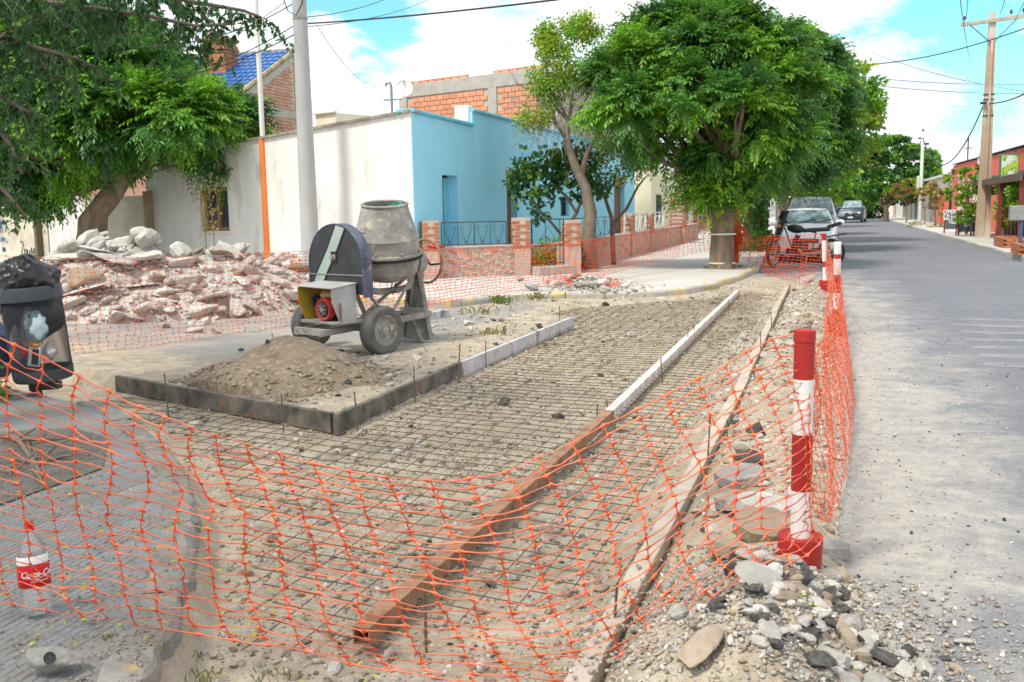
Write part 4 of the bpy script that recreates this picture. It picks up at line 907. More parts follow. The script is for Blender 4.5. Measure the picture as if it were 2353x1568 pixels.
# dark pilasters, the low yard wall to the left and its gate
yard = thing('yard_wall', 'cream yard wall with a pale metal gate and painted scribbles left of the house', 'yard wall', (*onwall(200)[0], .1))
hy = lambda s: 2.35
tY0, tY1 = onwall(338)[1], onwall(-220)[1]; Y0 = W0+CD*tY0
g0, g1 = onwall(190)[1]-tY0, onwall(106)[1]-tY0
wall_with_holes('wall', yard, m_cream, Y0, CD, tY1-tY0, .22, .1, lambda s: hgt(onwall(200)[0], 455), [(g0, g1, .11, 2.2)], CN)
def pilaster(root, px, wpx, top, m, name='pilaster', out=.06):
    p, t = onwall(px); wd = wpx/2250*np.dot(p, FW[:2])/FW[:2].dot(FW[:2])**.5; h = hgt(p, top); mb = MB(); q = p+CN*out; mb.cbox((q[0], q[1], (h+.1)/2), (wd, .3, h-.1), .01, rotm(0, 0, math.atan2(CD[1], CD[0]))); return mb.build(name, m, root, world=True)
m_ochre = mat('ochre_render', (.40, .33, .20), (.30, .24, .14), 2, .9, .3, 30)
pilaster(yard, 350, 14, 440, m_ochre); pilaster(yard, 92, 11, 452, mat('dark_post', (.16, .13, .08), (.11, .09, .06), 3, .9))
gp = onwall(148)[0]-CN*.05; gm = MB(); rz = math.atan2(CD[1], CD[0]); gw = abs(g1-g0)
for i in range(5): q = gp+CD*(-(gw/2)+gw*(i+.5)/5); gm.cbox((q[0], q[1], 1.17), (gw/5-.02, .03, 2.1), .006, rotm(0, 0, rz))
gm.build('gate_panel', m_white, yard, world=True)
def strokes(name, root, m, A, u, n, lines, h=.02, r=.011):
    mb = MB(); A = np.array(A)
    for ln in lines:
        pts = [(A[0]+u[0]*x+n[0]*h, A[1]+u[1]*x+n[1]*h, z) for x, z in ln]; mb.tube(pts, r, 5)
    return mb.build(name, m, root, world=True)
# scribbles on the yard wall: 2ouM in black, a few blue letters
ga, gt = onwall(42); zz = hgt(ga, 575); U = -CD; S_ = .30
arc = lambda cx, cz, rx, rz_, a, b_, k=8: [(cx+rx*math.cos(t), cz+rz_*math.sin(t)) for t in np.linspace(a, b_, k)]
two = arc(.12, .34, .10, .10, 2.8, -.6)+[(.05, .02), (.24, .0)]
L_ = [two, arc(.36, .10, .08, .10, 0, 6.3, 10), [(.50, .20), (.50, .04), (.56, .0), (.64, .06), (.65, .2), (.66, 0)], [(.76, 0), (.78, .30), (.87, .08), (.98, .30), (1.0, 0)]]
strokes('scribble', yard, m_black, ga+CN*.005, U, CN, [[(x, zz-.12+z-.10*x) for x, z in l_] for l_ in L_], .012, .012)
ga2 = onwall(-2)[0]; m_bluepaint = mat('blue_spray', (.06, .22, .55), (.05, .18, .45), 5, .8)
strokes('blue_scribble', yard, m_bluepaint, ga2+CN*.005, U, CN, [[(.0, 1.1), (.1, 1.55), (.2, 1.1)], [(.05, 1.3), (.17, 1.3)], arc(.4, 1.35, .12, .2, 1.6, -1.6), [(.02, .95), (.3, .9)], [(.0, .8), (.1, .95), (.2, .8), (.3, .95), (.4, .78), (.55, .8)], [(.1, .6), (.1, .45), (.2, .6), (.2, .45), (.3, .6), (.3, .45)]], .012, .014)
# ---- blue street front (faces the main street)
FX = -8.64; yc = 19.772
def fy(px): return float(OX(px, 470, FX)[1])
def fz(px, py): return float(OX(px, py, FX)[2])
y1 = fy(1088); z_a = fz(953, 258); z_b = fz(1087, 290); z_c = fz(1090, 258); y2 = 45.
d0, d1 = fy(1016), fy(1051); dz = fz(1016, 402)
e0, e1 = fy(1163), fy(1187); ez = fz(1170, 408)
k0, k1 = fy(1287), fy(1306); kz0, kz1 = fz(1296, 497), fz(1296, 452)
f0, f1 = fy(1410), fy(1434); fzz = fz(1420, 428)
nX = np.array([1., 0.]); uY = np.array([0., 1.])
# a render coat of blue 3 mm in front of the white gable end
wall_with_holes('blue_front', house, m_blue, (FX+.014, yc+.010), uY, .442, .014, .1, lambda s: z_a+(z_b-z_a)*s/(y1-yc)-.02, [], nX)
wall_with_holes('blue_front', house, m_blue, (FX+.014, yc+.454), uY, y1-yc-.454, .28, .1, lambda s: z_a+(z_b-z_a)*(s+.454)/(y1-yc)-.02, [(d0-yc-.454, d1-yc-.454, .11, dz)], nX)
wall_with_holes('blue_front', house, m_blue, (FX+.02, y1), uY, y2-y1, .3, .1, lambda s: z_c-.0*s, [(e0-y1, e1-y1, .11, ez), (k0-y1, k1-y1, kz0, kz1), (f0-y1, f1-y1, .11, fzz)], nX)
mb = MB(); mb.cbox((FX-.13, (yc+y1)/2, (z_a+z_b)/2+.02), (.42, y1-yc+.02, .07), .01, rotm(math.atan2(z_b-z_a, y1-yc), 0, 0)); mb.cbox((FX-.13, (y1+y2)/2, z_c+.03), (.42, y2-y1, .07), .01); mb.build('parapet_trim', m_bluetrim, house, world=True)
mb = MB(); mb.cbox((FX-.25, y1+.1, z_c-.05), (.4, .3, .42), .03); mb.build('parapet_end', m_white, house, world=True)
mb = MB(); mb.box((FX-.24, (d0+d1)/2, dz/2), (.05, d1-d0, dz-.1)); o = mb.build('door', m_bluetrim, house, world=True)
mb = MB(); mb.box((FX-.06, d0+.06, dz/2), (.10, .10, dz-.12)); mb.build('door_frame', m_dark, house, world=True)
mb = MB(); mb.box((FX-.20, (e0+e1)/2, ez/2), (.05, e1-e0, ez-.1)); mb.build('door', m_door, house, world=True)
mb = MB(); mb.box((FX-.02, (e0+e1)/2, ez+.10), (.10, e1-e0+.1, .2)); mb.build('lintel', m_ochre, house, world=True)
mb = MB(); mb.box((FX-.02, (f0+f1)/2, fzz+.2), (.10, f1-f0+.2, .4)); mb.build('lintel', m_ochre, house, world=True)
mb = MB(); mb.box((FX-.20, (f0+f1)/2, fzz/2), (.05, f1-f0, fzz-.1)); mb.build('door', m_door, house, world=True)
window_in(house, (FX+.02, 0), uY, nX, k0, k1, kz0, kz1, m_dark, .15, False, .05)
# roof and back walls so that the house is closed
wall_prism('roof', house, m_ring, [(FX-.35, 20.2), (FX-.35, 44.8), (-16, 44.8), tuple(W0+CD*tL-CN*.35)], 2.6, [3.3, 3.3, 3.0, 2.6])
wall_prism('rear_wall', house, m_white, [(-16, 44.8), (-16.3, 44.8), tuple(W0+CD*(tL+.2)-CN*.35), tuple(W0+CD*tL-CN*.35)], .1, [3.0, 3.0, 2.6, 2.6])
wall_prism('end_wall', house, m_white, [(FX-.3, 44.85), (-16, 44.85), (-16, 45.1), (FX-.3, 45.1)], .1, [3.6]*4)
# ---- orange block building rising behind
bp0 = DP(930, 300, 38.5); UR = -CD; bb = thing('block_building', 'unfinished building of orange hollow blocks and bare concrete behind the blue front', 'building', (bp0[0], bp0[1], .1))
def b_on(px): return on_line(px, bp0[:2], UR)
zt0 = hgt(bp0, 197); Lb = (-9.1-bp0[0])/UR[0]; colt = [b_on(930)[1], b_on(1131)[1], Lb-.45]
zr0 = hgt(bp0, 226)                                            # underside of the ring beam
foot = [tuple(bp0[:2]), tuple(bp0[:2]+UR*Lb), (-9.1, 44.6), tuple(bp0[:2]-CN*7)]
wall_prism('mortar_wall', bb, m_mortar, foot, .1, [zt0-.05]*4)
mb = MB(); c = bp0[:2]+UR*Lb/2+CN*.01; mb.cbox((c[0], c[1], (zt0+zr0)/2), (Lb+.05, .1, zt0-zr0), .01, rotm(0, 0, math.atan2(UR[1], UR[0]))); mb.build('ring_beam', m_ring, bb, world=True)
for i, t in enumerate(colt):
    q = bp0[:2]+UR*(t+.15)+CN*.014; mb = MB(); mb.cbox((q[0], q[1], zr0/2), (.42, .1, zr0-.004), .01, rotm(0, 0, math.atan2(UR[1], UR[0]))); mb.build('concrete_column', m_ring, bb, world=True)
def nocol(s, z): return all(not (t-.22 < s < t+.52) for t in colt) and z < zr0-.1
brick_face('hollow_block', bb, m_block, (bp0[0], bp0[1], 0), (UR[0], UR[1], 0), Lb, 2.2, zr0, .31, .165, .022, .05, nocol, (CN[0], CN[1], 0), 298, order=lambda q: -q[1])
tk = 0
for s in np.arange(.2, Lb-.4, .40):
    if 3.05 < s < 4.4: continue
    q = bp0[:2]+UR*(s+.15)-CN*.05; mb = MB(); mb.cbox((0, 0, 0), (.34, .18, .15), .01); o = mb.build('hollow_block', m_block, bb); o.location = Vector((q[0], q[1], zt0+.03))-origin_of(bb); o.rotation_euler = (0, 0, math.atan2(UR[1], UR[0])+random.uniform(-.03, .03))
# satellite dish and mast on the corner house roof
p = DP(928, 205, 36); ds = thing('satellite_dish', 'small white satellite dish at the left end of the unfinished block building', 'satellite dish', (p[0], p[1], zt0))
mb = MB(); Mx = Matrix.Translation((0, 0, p[2]-zt0))@Matrix.Rotation(R(70), 4, 'X')@Matrix.Rotation(R(20), 4, 'Y'); mb.lathe([(0, 0), (.12, .01), (.25, .045), (.33, .09)], 20, Mx); mb.build('reflector', m_whitep, ds)
mb = MB(); mb.tube([(0, .05, -.1), (0, .05, p[2]-zt0)], .025, 6); mb.tube([(0, 0, p[2]-zt0-.1), (.3, -.4, p[2]-zt0+.15)], .012, 5); mb.build('arm', m_grey, ds)
p = DP(901, 262, 24.5)[:2]; z0_, z1_ = 3.2, hgt(p, 190); ms = thing('service_mast', 'thin grey hook-topped service mast above the whitewashed wall', 'service mast', (p[0], p[1], z0_))
mb = MB(); mb.tube([(0, 0, 0), (0, 0, z1_-z0_-.1), (-.03, 0, z1_-z0_), (-.12, 0, z1_-z0_), (-.15, 0, z1_-z0_-.08)], .035, 8); mb.build('mast', m_grey, ms)
mb = MB(); mb.box((.03, 0, z1_-z0_-.42), (.5, .04, .04)); mb.build('crossbar', m_grey, ms)
# ---- brick house with blue tiled roof at the left
g0p = DP(546, 218, 31.); gx = g0p[0]; yr0 = g0p[1]; yr1 = float(OX(672, 120, gx)[1]); zr1 = float(OX(672, 120, gx)[2]); ze = g0p[2]; y3 = float(OX(681, 250, gx)[1])
bh = thing('brick_house', 'pink brick house with blue tile roof and brick chimney behind the left tree', 'house', (gx, yr0, .1))
Lh = 9.; dirh = np.array([-1., .0]); 
sl_ = (zr1-ze)/(yr1-yr0)
ya = yr0-.0
wall_prism('gable_wall', bh, m_mortar, [(gx, ya), (gx, yr1+.25), (gx-.25, yr1+.25), (gx-.25, ya)], .1, [ze-.12, zr1-.05, zr1-.05, ze-.12])
wall_prism('rear_wall', bh, m_pinkbrick, [(gx-.25, yr1+.25), (gx-Lh, yr1+.25), (gx-Lh, yr1), (gx-.25, yr1)], .1, [zr1-.2]*4)
wall_prism('front_wall', bh, m_pinkbrick, [(gx-.25, ya), (gx-Lh, ya), (gx-Lh, ya+.25), (gx-.25, ya+.25)], .1, [ze-.2]*4)
roof_slope = lambda y: ze+(y-yr0)*sl_
zb = float(OX(600, 250, gx)[2]); zb2 = float(OX(620, 250, gx)[2])
zband = (float(OX(600, 250, gx)[2])+float(OX(640, 262, gx)[2]))/2
mb = MB(); mb.box((gx+.012, (ya+yr1)/2, zband), (.05, yr1-ya+.3, .28)); mb.build('concrete_band', m_ring, bh, world=True)
mb = MB(); mb.box((gx+.014, yr1+.13, zr1/2), (.06, .24, zr1-.3)); mb.build('concrete_column', m_ring, bh, world=True)
mb = MB(); n5 = 5; lg = math.hypot(yr1-ya, zr1-ze); ax = rotm(math.atan(sl_), 0, 0); mb.box((gx+.012, (ya+yr1)/2, (ze+zr1)/2-.22), (.05, lg-.1, .22), ax); mb.build('concrete_verge', m_ring, bh, world=True)
brick_face('brick', bh, m_pinkbrick, (gx, ya, 0), (0, 1, 0), yr1-ya, 3.0, zr1, .24, .085, .022, .04, lambda s, z: z < roof_slope(ya+s)-.36 and abs(z-zband) > .18, (1, 0, 0), 298, order=lambda q: -q[1])
# tiles: rows of half-round glazed tiles
tile = MB(); tl = []; prof_n = 5
for i in range(2):
    pass
lg = math.hypot(yr1-yr0, zr1-ze)+.5; rows = int(lg/.36); cols = int(Lh/.24); tiles_front = 0; proto = None; rest = MB(); cells = [(r, c) for c in range(cols) for r in range(rows)]
tm = MB(); tv_ = []
for yy in (0, .39):
    for k in range(6):
        a = math.pi*k/5; tv_.append((.105*math.cos(a), yy, .055*math.sin(a)+(0 if yy > 0 else .022)))
for yy in (0, .39):
    for k in range(6):
        a = math.pi*k/5; tv_.append((.09*math.cos(a), yy, .042*math.sin(a)+(0 if yy > 0 else .022)))
tf = [(k, k+1, 6+k+1, 6+k) for k in range(5)]+[(12+k, 18+k, 18+k+1, 12+k+1) for k in range(5)]+[(k, 12+k, 12+k+1, k+1) for k in range(5)]
for n_, (r, c) in enumerate(cells):
    s = -.3+r*.36; x = gx+.12-c*.24-.1; y = yr0+s*math.cos(math.atan(sl_)); z = ze+s*math.sin(math.atan(sl_))+.02
    if n_ < 298:
        if proto is None: proto = MB().add(tv_, tf).build('roof_tile', m_tile, bh); o = proto
        else: o = copy_part(proto, (0, 0, 0), parent=bh)
        o.location = Vector((x, y, z))-origin_of(bh); o.rotation_euler = (math.atan(sl_), 0, 0)
    else:
        Mx = rotm(math.atan(sl_), 0, 0); rest.add([Mx@Vector(v)+Vector((x, y, z)) for v in tv_], tf, random.random())
tag(rest.build('roof_tile_rest', m_tile, bh, world=True), kind='stuff')
mb = MB(); mb.box((gx-Lh/2, (yr0+yr1)/2-.1, (ze+zr1)/2-.03), (Lh, lg-.1, .04), ax); mb.build('roof_deck', mat('roof_deck', (.02, .08, .26), (.02, .08, .26), 3), bh, world=True)
mb = MB()
for i in range(int(lg/.3)):
    s = -.3+i*.3; mb.lathe([(.085, 0), (.075, .31)], 8, Matrix.Translation((gx+.08, yr0+s*math.cos(math.atan(sl_)), ze+s*math.sin(math.atan(sl_))+.05))@Matrix.Rotation(-math.pi/2+math.atan(sl_), 4, 'X'), tone=random.random())
for i in range(int(Lh/.33)): mb.lathe([(.085, 0), (.075, .33)], 8, Matrix.Translation((gx+.1-i*.33, yr1+.12, zr1+.08))@Matrix.Rotation(-math.pi/2, 4, 'Y'), tone=random.random())
mb.build('ridge_tiles', mat('mossy_tile', (.45, .38, .22), (.32, .27, .18), 5, .9, tone=.3), bh, world=True)
# chimney
cpt = DP(492, 165, 33.2); cwd = (520-462)/2250*33.2; ctz = hgt(cpt, 84); chm = MB(); chm.cbox((cpt[0], cpt[1]+.4, (ctz-.5+4.5)/2), (cwd, .8, ctz-.5-4.5), .01)
ch = chm.build('chimney', m_brick, bh, world=True)
mb = MB(); off = origin_of(bh)
for dz_, ex in ((-.5, .06), (-.40, .12), (-.3, .06), (-.02, .14)): mb.cbox((cpt[0]-off.x, cpt[1]+.4-off.y, ctz+dz_+(.0 if dz_ < -.1 else -.06)-off.z), (cwd+ex, .8+ex, .10 if dz_ > -.1 else .085), .008)
mb.cbox((cpt[0]-off.x, cpt[1]+.4-off.y, ctz-.22-off.z), (cwd-.02, .78, .28), .005); mb.build('chimney_cap', m_brick, ch)
# courses on the chimney faces
mb = MB()
for zz in np.arange(4.6, ctz-.6, .085):
    for k in range(5):
        w_ = cwd/5; jj = (int(zz/.085) % 2)*w_/2
        mb.box((cpt[0]-cwd/2+w_*(k+.5)+(jj-w_/4)-off.x, cpt[1]-.003-off.y, zz-off.z), (w_-.012, .03, .07), None, random.random())
        mb.box((cpt[0]+cwd/2+.003-off.x, cpt[1]+.8*(k+.5)/5+(jj-w_/4)*.8-off.y, zz-off.z), (.03, .8/5-.012, .07), None, random.random())
mb.build('chimney_bricks', m_brick, ch)['kind'] = 'stuff'
# ---- small pale parapet seen between the pole and the blue house
p = DP(748, 275, 33.); hb = thing('rear_outhouse', 'plain cream parapet of an outhouse just right of the concrete pole, above the white wall', 'outhouse', (p[0], p[1], .1))
wd = 70/2250*33; a0 = p[:2]+CD*wd/2; a1 = p[:2]-CD*wd/2; wall_prism('wall', hb, m_creamlight, [tuple(a0), tuple(a1), tuple(a1-CN*3), tuple(a0-CN*3)], .1, [hgt(p, 256), hgt(p, 262), hgt(p, 262), hgt(p, 256)])
mb = MB(); c = p[:2]+CN*.03; mb.cbox((c[0], c[1], hgt(p, 259)+.0), (wd+.1, .14, .08), .01, rotm(0, 0, math.atan2(CD[1], CD[0]))); mb.build('parapet_cap', m_white, hb, world=True)
# ================================================================== GARDEN WALL
GA, GL, GR = np.array([-8.62, 20.12]), np.array([-6.52, 21.55]), np.array([-5.92, 22.25]); GC = np.array([-5.85, 22.32])
gwall = thing('garden_wall', 'low field-stone garden wall with brick piers and thin iron railing in front of the blue house', 'garden wall', (GA[0], GA[1], .1))
def stone_wall(A, B, ztop, th, nst, front):
    d = (B-A)/np.linalg.norm(B-A); L_ = np.linalg.norm(B-A); n = np.array([d[1], -d[0]])
    if n@front < 0: n = -n
    a2 = [A, B, B-n*th, A-n*th]; wall_prism('wall_core', gwall, m_mortar, a2, .1, [ztop]*4)
    mb = MB(); c = (A+B)/2-n*th/2; mb.cbox((c[0], c[1], ztop+.02), (L_+.04, th+.06, .05), .01, rotm(0, 0, math.atan2(d[1], d[0]))); mb.build('wall_cap', m_ring, gwall, world=True)
    placed = []; tries = 0
    while len(placed) < nst and tries < nst*60:
        tries += 1; s = random.uniform(.08, L_-.08); z = random.uniform(.17, ztop-.05); r_ = random.uniform(.06, .13)
        if any(((s-a)/1.15)**2+(z-b_)**2 < ((r_+c2)*.80)**2 for a, b_, c2 in placed): continue
        placed.append((s, z, r_)); p = A+d*s+n*.0
        put(lo_mesh(random.randrange(14), m_stone), 'stone', (p[0], p[1], z), (r_*1.15, .055, r_*1.05), gwall, (0, random.uniform(-.6, .6), math.atan2(d[1], d[0])))
camdir = np.array([.3, -1.])
stone_wall(GA, GL, hgt(GA, 573), .28, 90, camdir)
SWE = np.array([-5.85, 46.]); stone_wall(GC, SWE, .78, .28, 110, np.array([1., 0]))
pierz = []
def brick_pier(P, top, w_=.36, ang=0., z0=.1, m=None, label=None):
    mb = MB(); mb.box((P[0], P[1], (z0+top)/2), (w_-.02, w_-.02, top-z0), rotm(0, 0, ang)); core = mb.build('brick_pier', m_mortar, gwall, world=True)
    off = origin_of(gwall); bhh = .065; rows = int((top-max(z0, .72))/(bhh+.014)); zs0 = max(z0, .72) if z0 < .5 else z0; proto = None
    M3 = rotm(0, 0, ang)
    for r in range(rows):
        z = zs0+(r+.5)*(bhh+.014)
        for k in range(2):
            for s in (-1, 1):
                if r % 2 == 0: q, d = (s*(w_/4+.002)*1., (k*2-1)*(w_/2-.055), 0), (w_/2-.012, .115, bhh)
                else: q, d = ((k*2-1)*(w_/2-.055), s*(w_/4+.002), 0), (.115, w_/2-.012, bhh)
                o = None
                key = (round(d[0], 3), round(d[1], 3))
                if key not in _BK:
                    mb = MB(); mb.cbox((0, 0, 0), d, .007); o = mb.build('brick', m or m_brick, core); _BK[key] = o.data
                else: o = bpy.data.objects.new('brick', _BK[key]); COL.objects.link(o); o.parent = core
                o.location = Vector((P[0], P[1], z))-off+M3@Vector(q)+Vector((random.uniform(-.004, .004), random.uniform(-.004, .004), 0)); o.rotation_euler = (0, 0, ang+random.uniform(-.02, .02))
    return core
_BK = {}
ga_ = math.atan2((GL-GA)[1], (GL-GA)[0])
brick_pier(GA+np.array([.18, .02]), hgt(GA, 508), .37, ga_); brick_pier(GL+np.array([-.22, -.1]), hgt(GL, 500), .36, ga_); brick_pier(GR+np.array([.16, .05]), hgt(GR, 506), .36, ga_)
_BK2 = dict(_BK)
for px in (1442, 1488): 
    p, _ = on_line(px, np.array([-5.98, 22.]), uY); brick_pier(p, 1.42, .4, 0)
p, _ = on_line(1558, np.array([-5.98, 22.]), uY); brick_pier(p, hgt(p, 446), .62, 0)
# railing with scrolled hearts, one bay per pair of bars
def railing(A, B, z0, z1, bays, m, r=.009):
    d = (B-A)/np.linalg.norm(B-A); L_ = np.linalg.norm(B-A); P = lambda s, z: (A[0]+d[0]*s, A[1]+d[1]*s, z); mb = MB()
    mb.tube([P(0, z1), P(L_, z1)], r*1.5, 6); mb.tube([P(0, z0+.03), P(L_, z0+.03)], r*1.2, 6)
    for i in range(bays+1): mb.tube([P(L_*i/bays, z0), P(L_*i/bays, z1)], r*(1.4 if i % 2 == 0 else .9), 5)
    o = mb.build('railing', m, gwall, world=True); off = origin_of(gwall)
    for i in range(bays):
        c = L_*(i+.5)/bays; hw = L_/bays*.42; H_ = z1-z0; mb = MB()
        for s in (-1, 1):
            ln = [(c-s*.0, z0+.05), (c+s*hw*.45, z0+H_*.45), (c+s*hw*.85, z0+H_*.72), (c+s*hw*.75, z0+H_*.86), (c+s*hw*.45, z0+H_*.84), (c+s*hw*.4, z0+H_*.7)]
            mb.tube([P(*q) for q in ln], r*.7, 5)
            mb.tube([P(c+s*hw*.05, z0+H_*.22), P(c+s*hw*.22, z0+H_*.16), P(c+s*hw*.28, z0+.04)], r*.6, 5)
        q = mb.build('scroll', m, o); q.data.transform(Matrix.Translation(-off))
gz = hgt(GA, 573)+.045
railing(GA+np.array([.38, .24]), GL-np.array([.5, .3]), gz, hgt(GA, 513), 4, m_dark); 
railing(GC+np.array([-.14, .3]), np.array([-5.99, 29.]), .82, 1.35, 6, m_dark)
railing(np.array([-5.99, 29.6]), np.array([-5.99, 37.]), .82, 1.4, 8, m_whitep, .016)
# iron gate in the gap
ig = thing('garden_gate', 'narrow black iron gate with bars between two brick piers', 'gate', (GL[0], GL[1], .3)); d = GR-GL; P = lambda f, z: (GL[0]+d[0]*f, GL[1]+d[1]*f, z); mb = MB()
ztop = hgt(GL, 505)
for z in (.35, .75, ztop): mb.tube([P(.02, z), P(.98, z)], .014, 6)
for f in (.02, .98): mb.tube([P(f, .3), P(f, ztop)], .018, 6)
mb.build('gate_frame', m_dark, ig, world=True); mb = MB()
for i in range(1, 7): mb.tube([P(i/7, .35), P(i/7, ztop if i % 3 == 0 else .78)], .009, 5)
mb.tube([P(.2, .8), P(.5, 1.2), P(.8, .8)], .007, 5); mb.build('gate_bars', m_dark, ig, world=True)
mb = MB(); c = (GL+GR)/2; mb.cbox((c[0]+.1, c[1]-.1, .2), (1.0, .5, .2), .015, rotm(0, 0, math.atan2(d[1], d[0]))); tag(mb.build('gate_step', m_ring), 'low concrete step under the iron garden gate', 'step')
# red rag left on the wall
p = DP(1001, 567, 20.9); mb = MB(); bm = bmesh.new(); bmesh.ops.create_icosphere(bm, subdivisions=3, radius=1)
from mathutils import noise as MN
for v in bm.verts: f = 1+.5*MN.noise(v.co*2.5); v.co = Vector((v.co.x*.19*f, v.co.y*.09*f, v.co.z*.05*f))
mb.addbm(bm); o = mb.build('red_bag', m_red, smooth=True); o.location = (p[0], p[1], hgt(GA, 573)+.08); tag(o, 'small crumpled red plastic bag left on top of the garden wall beside the first pier', 'bag')
# ================================================================== RIGHT-HAND SIDE BUILDINGS
BX = 7.5
def rz_(px, py): return float(OX(px, py, BX)[2])
def ry_(px): return float(OX(px, 470, BX)[1])
def wall_quad(root, name, m, ya, yb, za, zb, depth=8., holes=()):
    return wall_with_holes(name, root, m, (BX, ya), uY, yb-ya, .3, .1, lambda s: za+(zb-za)*s/(yb-ya), holes, np.array([-1., 0]))
cor = thing('coral_shop', 'coral-red shop with a dark awning, a hanging sign and white-framed windows on the right', 'shop', (BX, 52, .1))
yA, yB = ry_(2520), ry_(2187); zt = 3.95
y_s0, y_s1 = ry_(2262), ry_(2243)
wh_ = [(ry_(2214)-yA, ry_(2205)-yA, .5, rz_(2209, 412)), (ry_(2238)-yA, ry_(2230)-yA, .5, rz_(2234, 415))]
wall_quad(cor, 'wall', m_coral, yA, yB, 3.7, 3.95, holes=wh_)
for h in wh_:
    window_in(cor, (BX, yA), uY, np.array([-1., 0]), h[0], h[1], h[2], h[3], m_whitep, .05, False, .1)
    mb = MB(); s0, s1 = yA+h[0], yA+h[1]
    for a, b2 in ((s0-.2, s0-.02), (s1+.02, s1+.2)): mb.box((BX-.04, (a+b2)/2, (h[2]+h[3])/2), (.10, b2-a, h[3]-h[2]+.1))
    mb.box((BX-.06, (s0+s1)/2, h[3]+.14), (.16, s1-s0+.6, .2)); mb.build('window_surround', m_whitep, cor, world=True)
wall_prism('side_walls', cor, m_creamlight, [(BX+.3, yA), (BX+9, yA), (BX+9, yB), (BX+.3, yB)], .1, [3.4, 3.4, 3.7, 3.7])
mb = MB(); mb.box((BX-.012, (y_s0+y_s1)/2, 2.1), (.06, abs(y_s1-y_s0), 4.2)); mb.build('white_pier', m_whitep, cor, world=True)
mb = MB(); mb.box((BX+.1, (yA+yB)/2, 3.9), (.4, yB-yA, .04), rotm(math.atan2(.25, yB-yA), 0, 0)); mb.build('parapet_cap', m_dark, cor, world=True)
# awning: dark corrugated roof on posts over the entrance, hanging sign above
ay0, ay1 = 36., 50.; AX = 5.9
mb = MB()
for i in range(28): mb.box((AX+.8, ay0+(ay1-ay0)*(i+.5)/28, 2.62+.03*(i % 2)), (1.75, (ay1-ay0)/28-.01, .03), rotm(0, -.22, 0))
mb.build('awning_sheet', m_dark, cor, world=True); mb = MB(); mb.box((AX-.02, (ay0+ay1)/2, 2.36), (.08, ay1-ay0, .22)); mb.build('awning_beam', mat('brown_beam', (.16, .11, .08), (.12, .08, .06), 3), cor, world=True)
for y in (ay0+.2, 40.5, 45, ay1-.3): mb = MB(); mb.cbox((AX+.05, y, 1.2), (.14, .14, 2.3), .01); mb.build('awning_post', m_redwood, cor, world=True)
mb = MB()
for i in range(11): mb.box((BX-.05, 40+i*.9, 1.25), (.06, .5, 2.3))
mb.build('shutter', m_redwood, cor, world=True)
mb = MB(); mb.box((BX-.03, 44.5, 1.25), (.04, 9.6, 2.3)); mb.build('entrance', m_black, cor, world=True)
# picture sign: faces the camera, sticks out over the street
sy = 50.; sp0 = DP(2318, 383, 37.); sg = thing('hanging_sign', 'square green and white picture sign sticking out from the coral shop front', 'sign', (sp0[0], sp0[1], sp0[2]))
dd = np.dot(sp0-CO, FW); sw = 40/2250*dd; shh = 56/2250*dd
mb = MB(); mb.cbox((0, 0, 0), (sw, .14, shh), .01, rotm(0, 0, -.12)); mb.build('sign_box', mat('sign_side', (.08, .16, .10), (.10, .2, .12), 3), sg)
m_sign = mat('sign_print', (.62, .72, .62), (.10, .32, .05), 2.6, .4, c3=(.45, .55, .06), scale3=3.3, thr=(.48, .54), thr3=(.5, .56), detail=3)
mb = MB(); mb.box((.02, -.08, .0), (sw*.86, .02, shh*.9), rotm(0, 0, -.12)); mb.build('sign_face', m_sign, sg)
mb = MB()
for a, b2 in ((-.42, .40), (.12, .38)):
    for i in range(8): mb.box((a*sw*.5+i*sw*.035, -.095+.004*i, -shh*.36), (sw*.022, .012, shh*.035*random.uniform(.7, 1.1)), rotm(0, 0, -.12))
mb.build('sign_caption', m_whitep, sg)
mb = MB(); mb.tube([(-sw*.2, 0, shh/2), (-sw*.2, 0, shh/2+.12), (sw*.35, 0, shh/2+.12)], .02, 6); mb.build('lamp_arm', m_dark, sg)
# cream house farther on, its fence and garden walls
crm = thing('cream_house', 'cream low house beyond the coral shop on the right side of the street', 'house', (8.4, 80, .1))
wall_prism('wall', crm, m_creamlight, [(7.9, yB+.5), (7.9, 97), (15, 97), (15, yB+.5)], .1, [3.5, 3.3, 3.3, 3.5])
mb = MB(); mb.box((7.8, 84.4, 3.5), (.5, 26, .16)); mb.build('eave', m_whitep, crm, world=True)
p = DP(2165, 380, 84); mb = MB(); mb.box((9.6, 84, 3.95), (.9, .9, 1.0)); chn = mb.build('chimney', m_pinkbrick, crm, world=True)
for yy in (75, 80, 86): mb = MB(); mb.box((7.88, yy, 1.7), (.06, 1.3, 1.3)); mb.build('window', m_glass, crm, world=True)
mb = MB(); mb.tube([(9.2, 78, 3.3), (9.2, 78, 6.2)], .05, 5); mb.tube([(8.9, 78, 5.4), (9.5, 78, 5.4)], .03, 5); tag(mb.build('roof_aerial', m_dark), 'thin television aerial on the roof of the cream house', 'aerial')
fence = thing('street_fence', 'grey block wall with black iron railing beyond the coral shop', 'fence', (6.9, 80, .1))
def seg(y0_, y1_, h, m, name='wall'): mb = MB(); mb.cbox((7.3, (y0_+y1_)/2, h/2+.1), (.25, abs(y1_-y0_), h), .01); mb.build(name, m, fence, world=True)
seg(72, 77, 2.0, m_coral); seg(78.0, 84.5, .95, m_concrete); seg(84.6, 86.6, 1.9, m_concrete, 'pier'); seg(86.7, 96, 2.0, mat('grey_sheet', (.22, .24, .25), (.28, .3, .3), 2), 'sheet_panel'); seg(96.2, 99.5, 2.3, m_whitep); seg(100, 112, 1.9, m_concrete); seg(112.2, 140, 2.6, m_whitep)
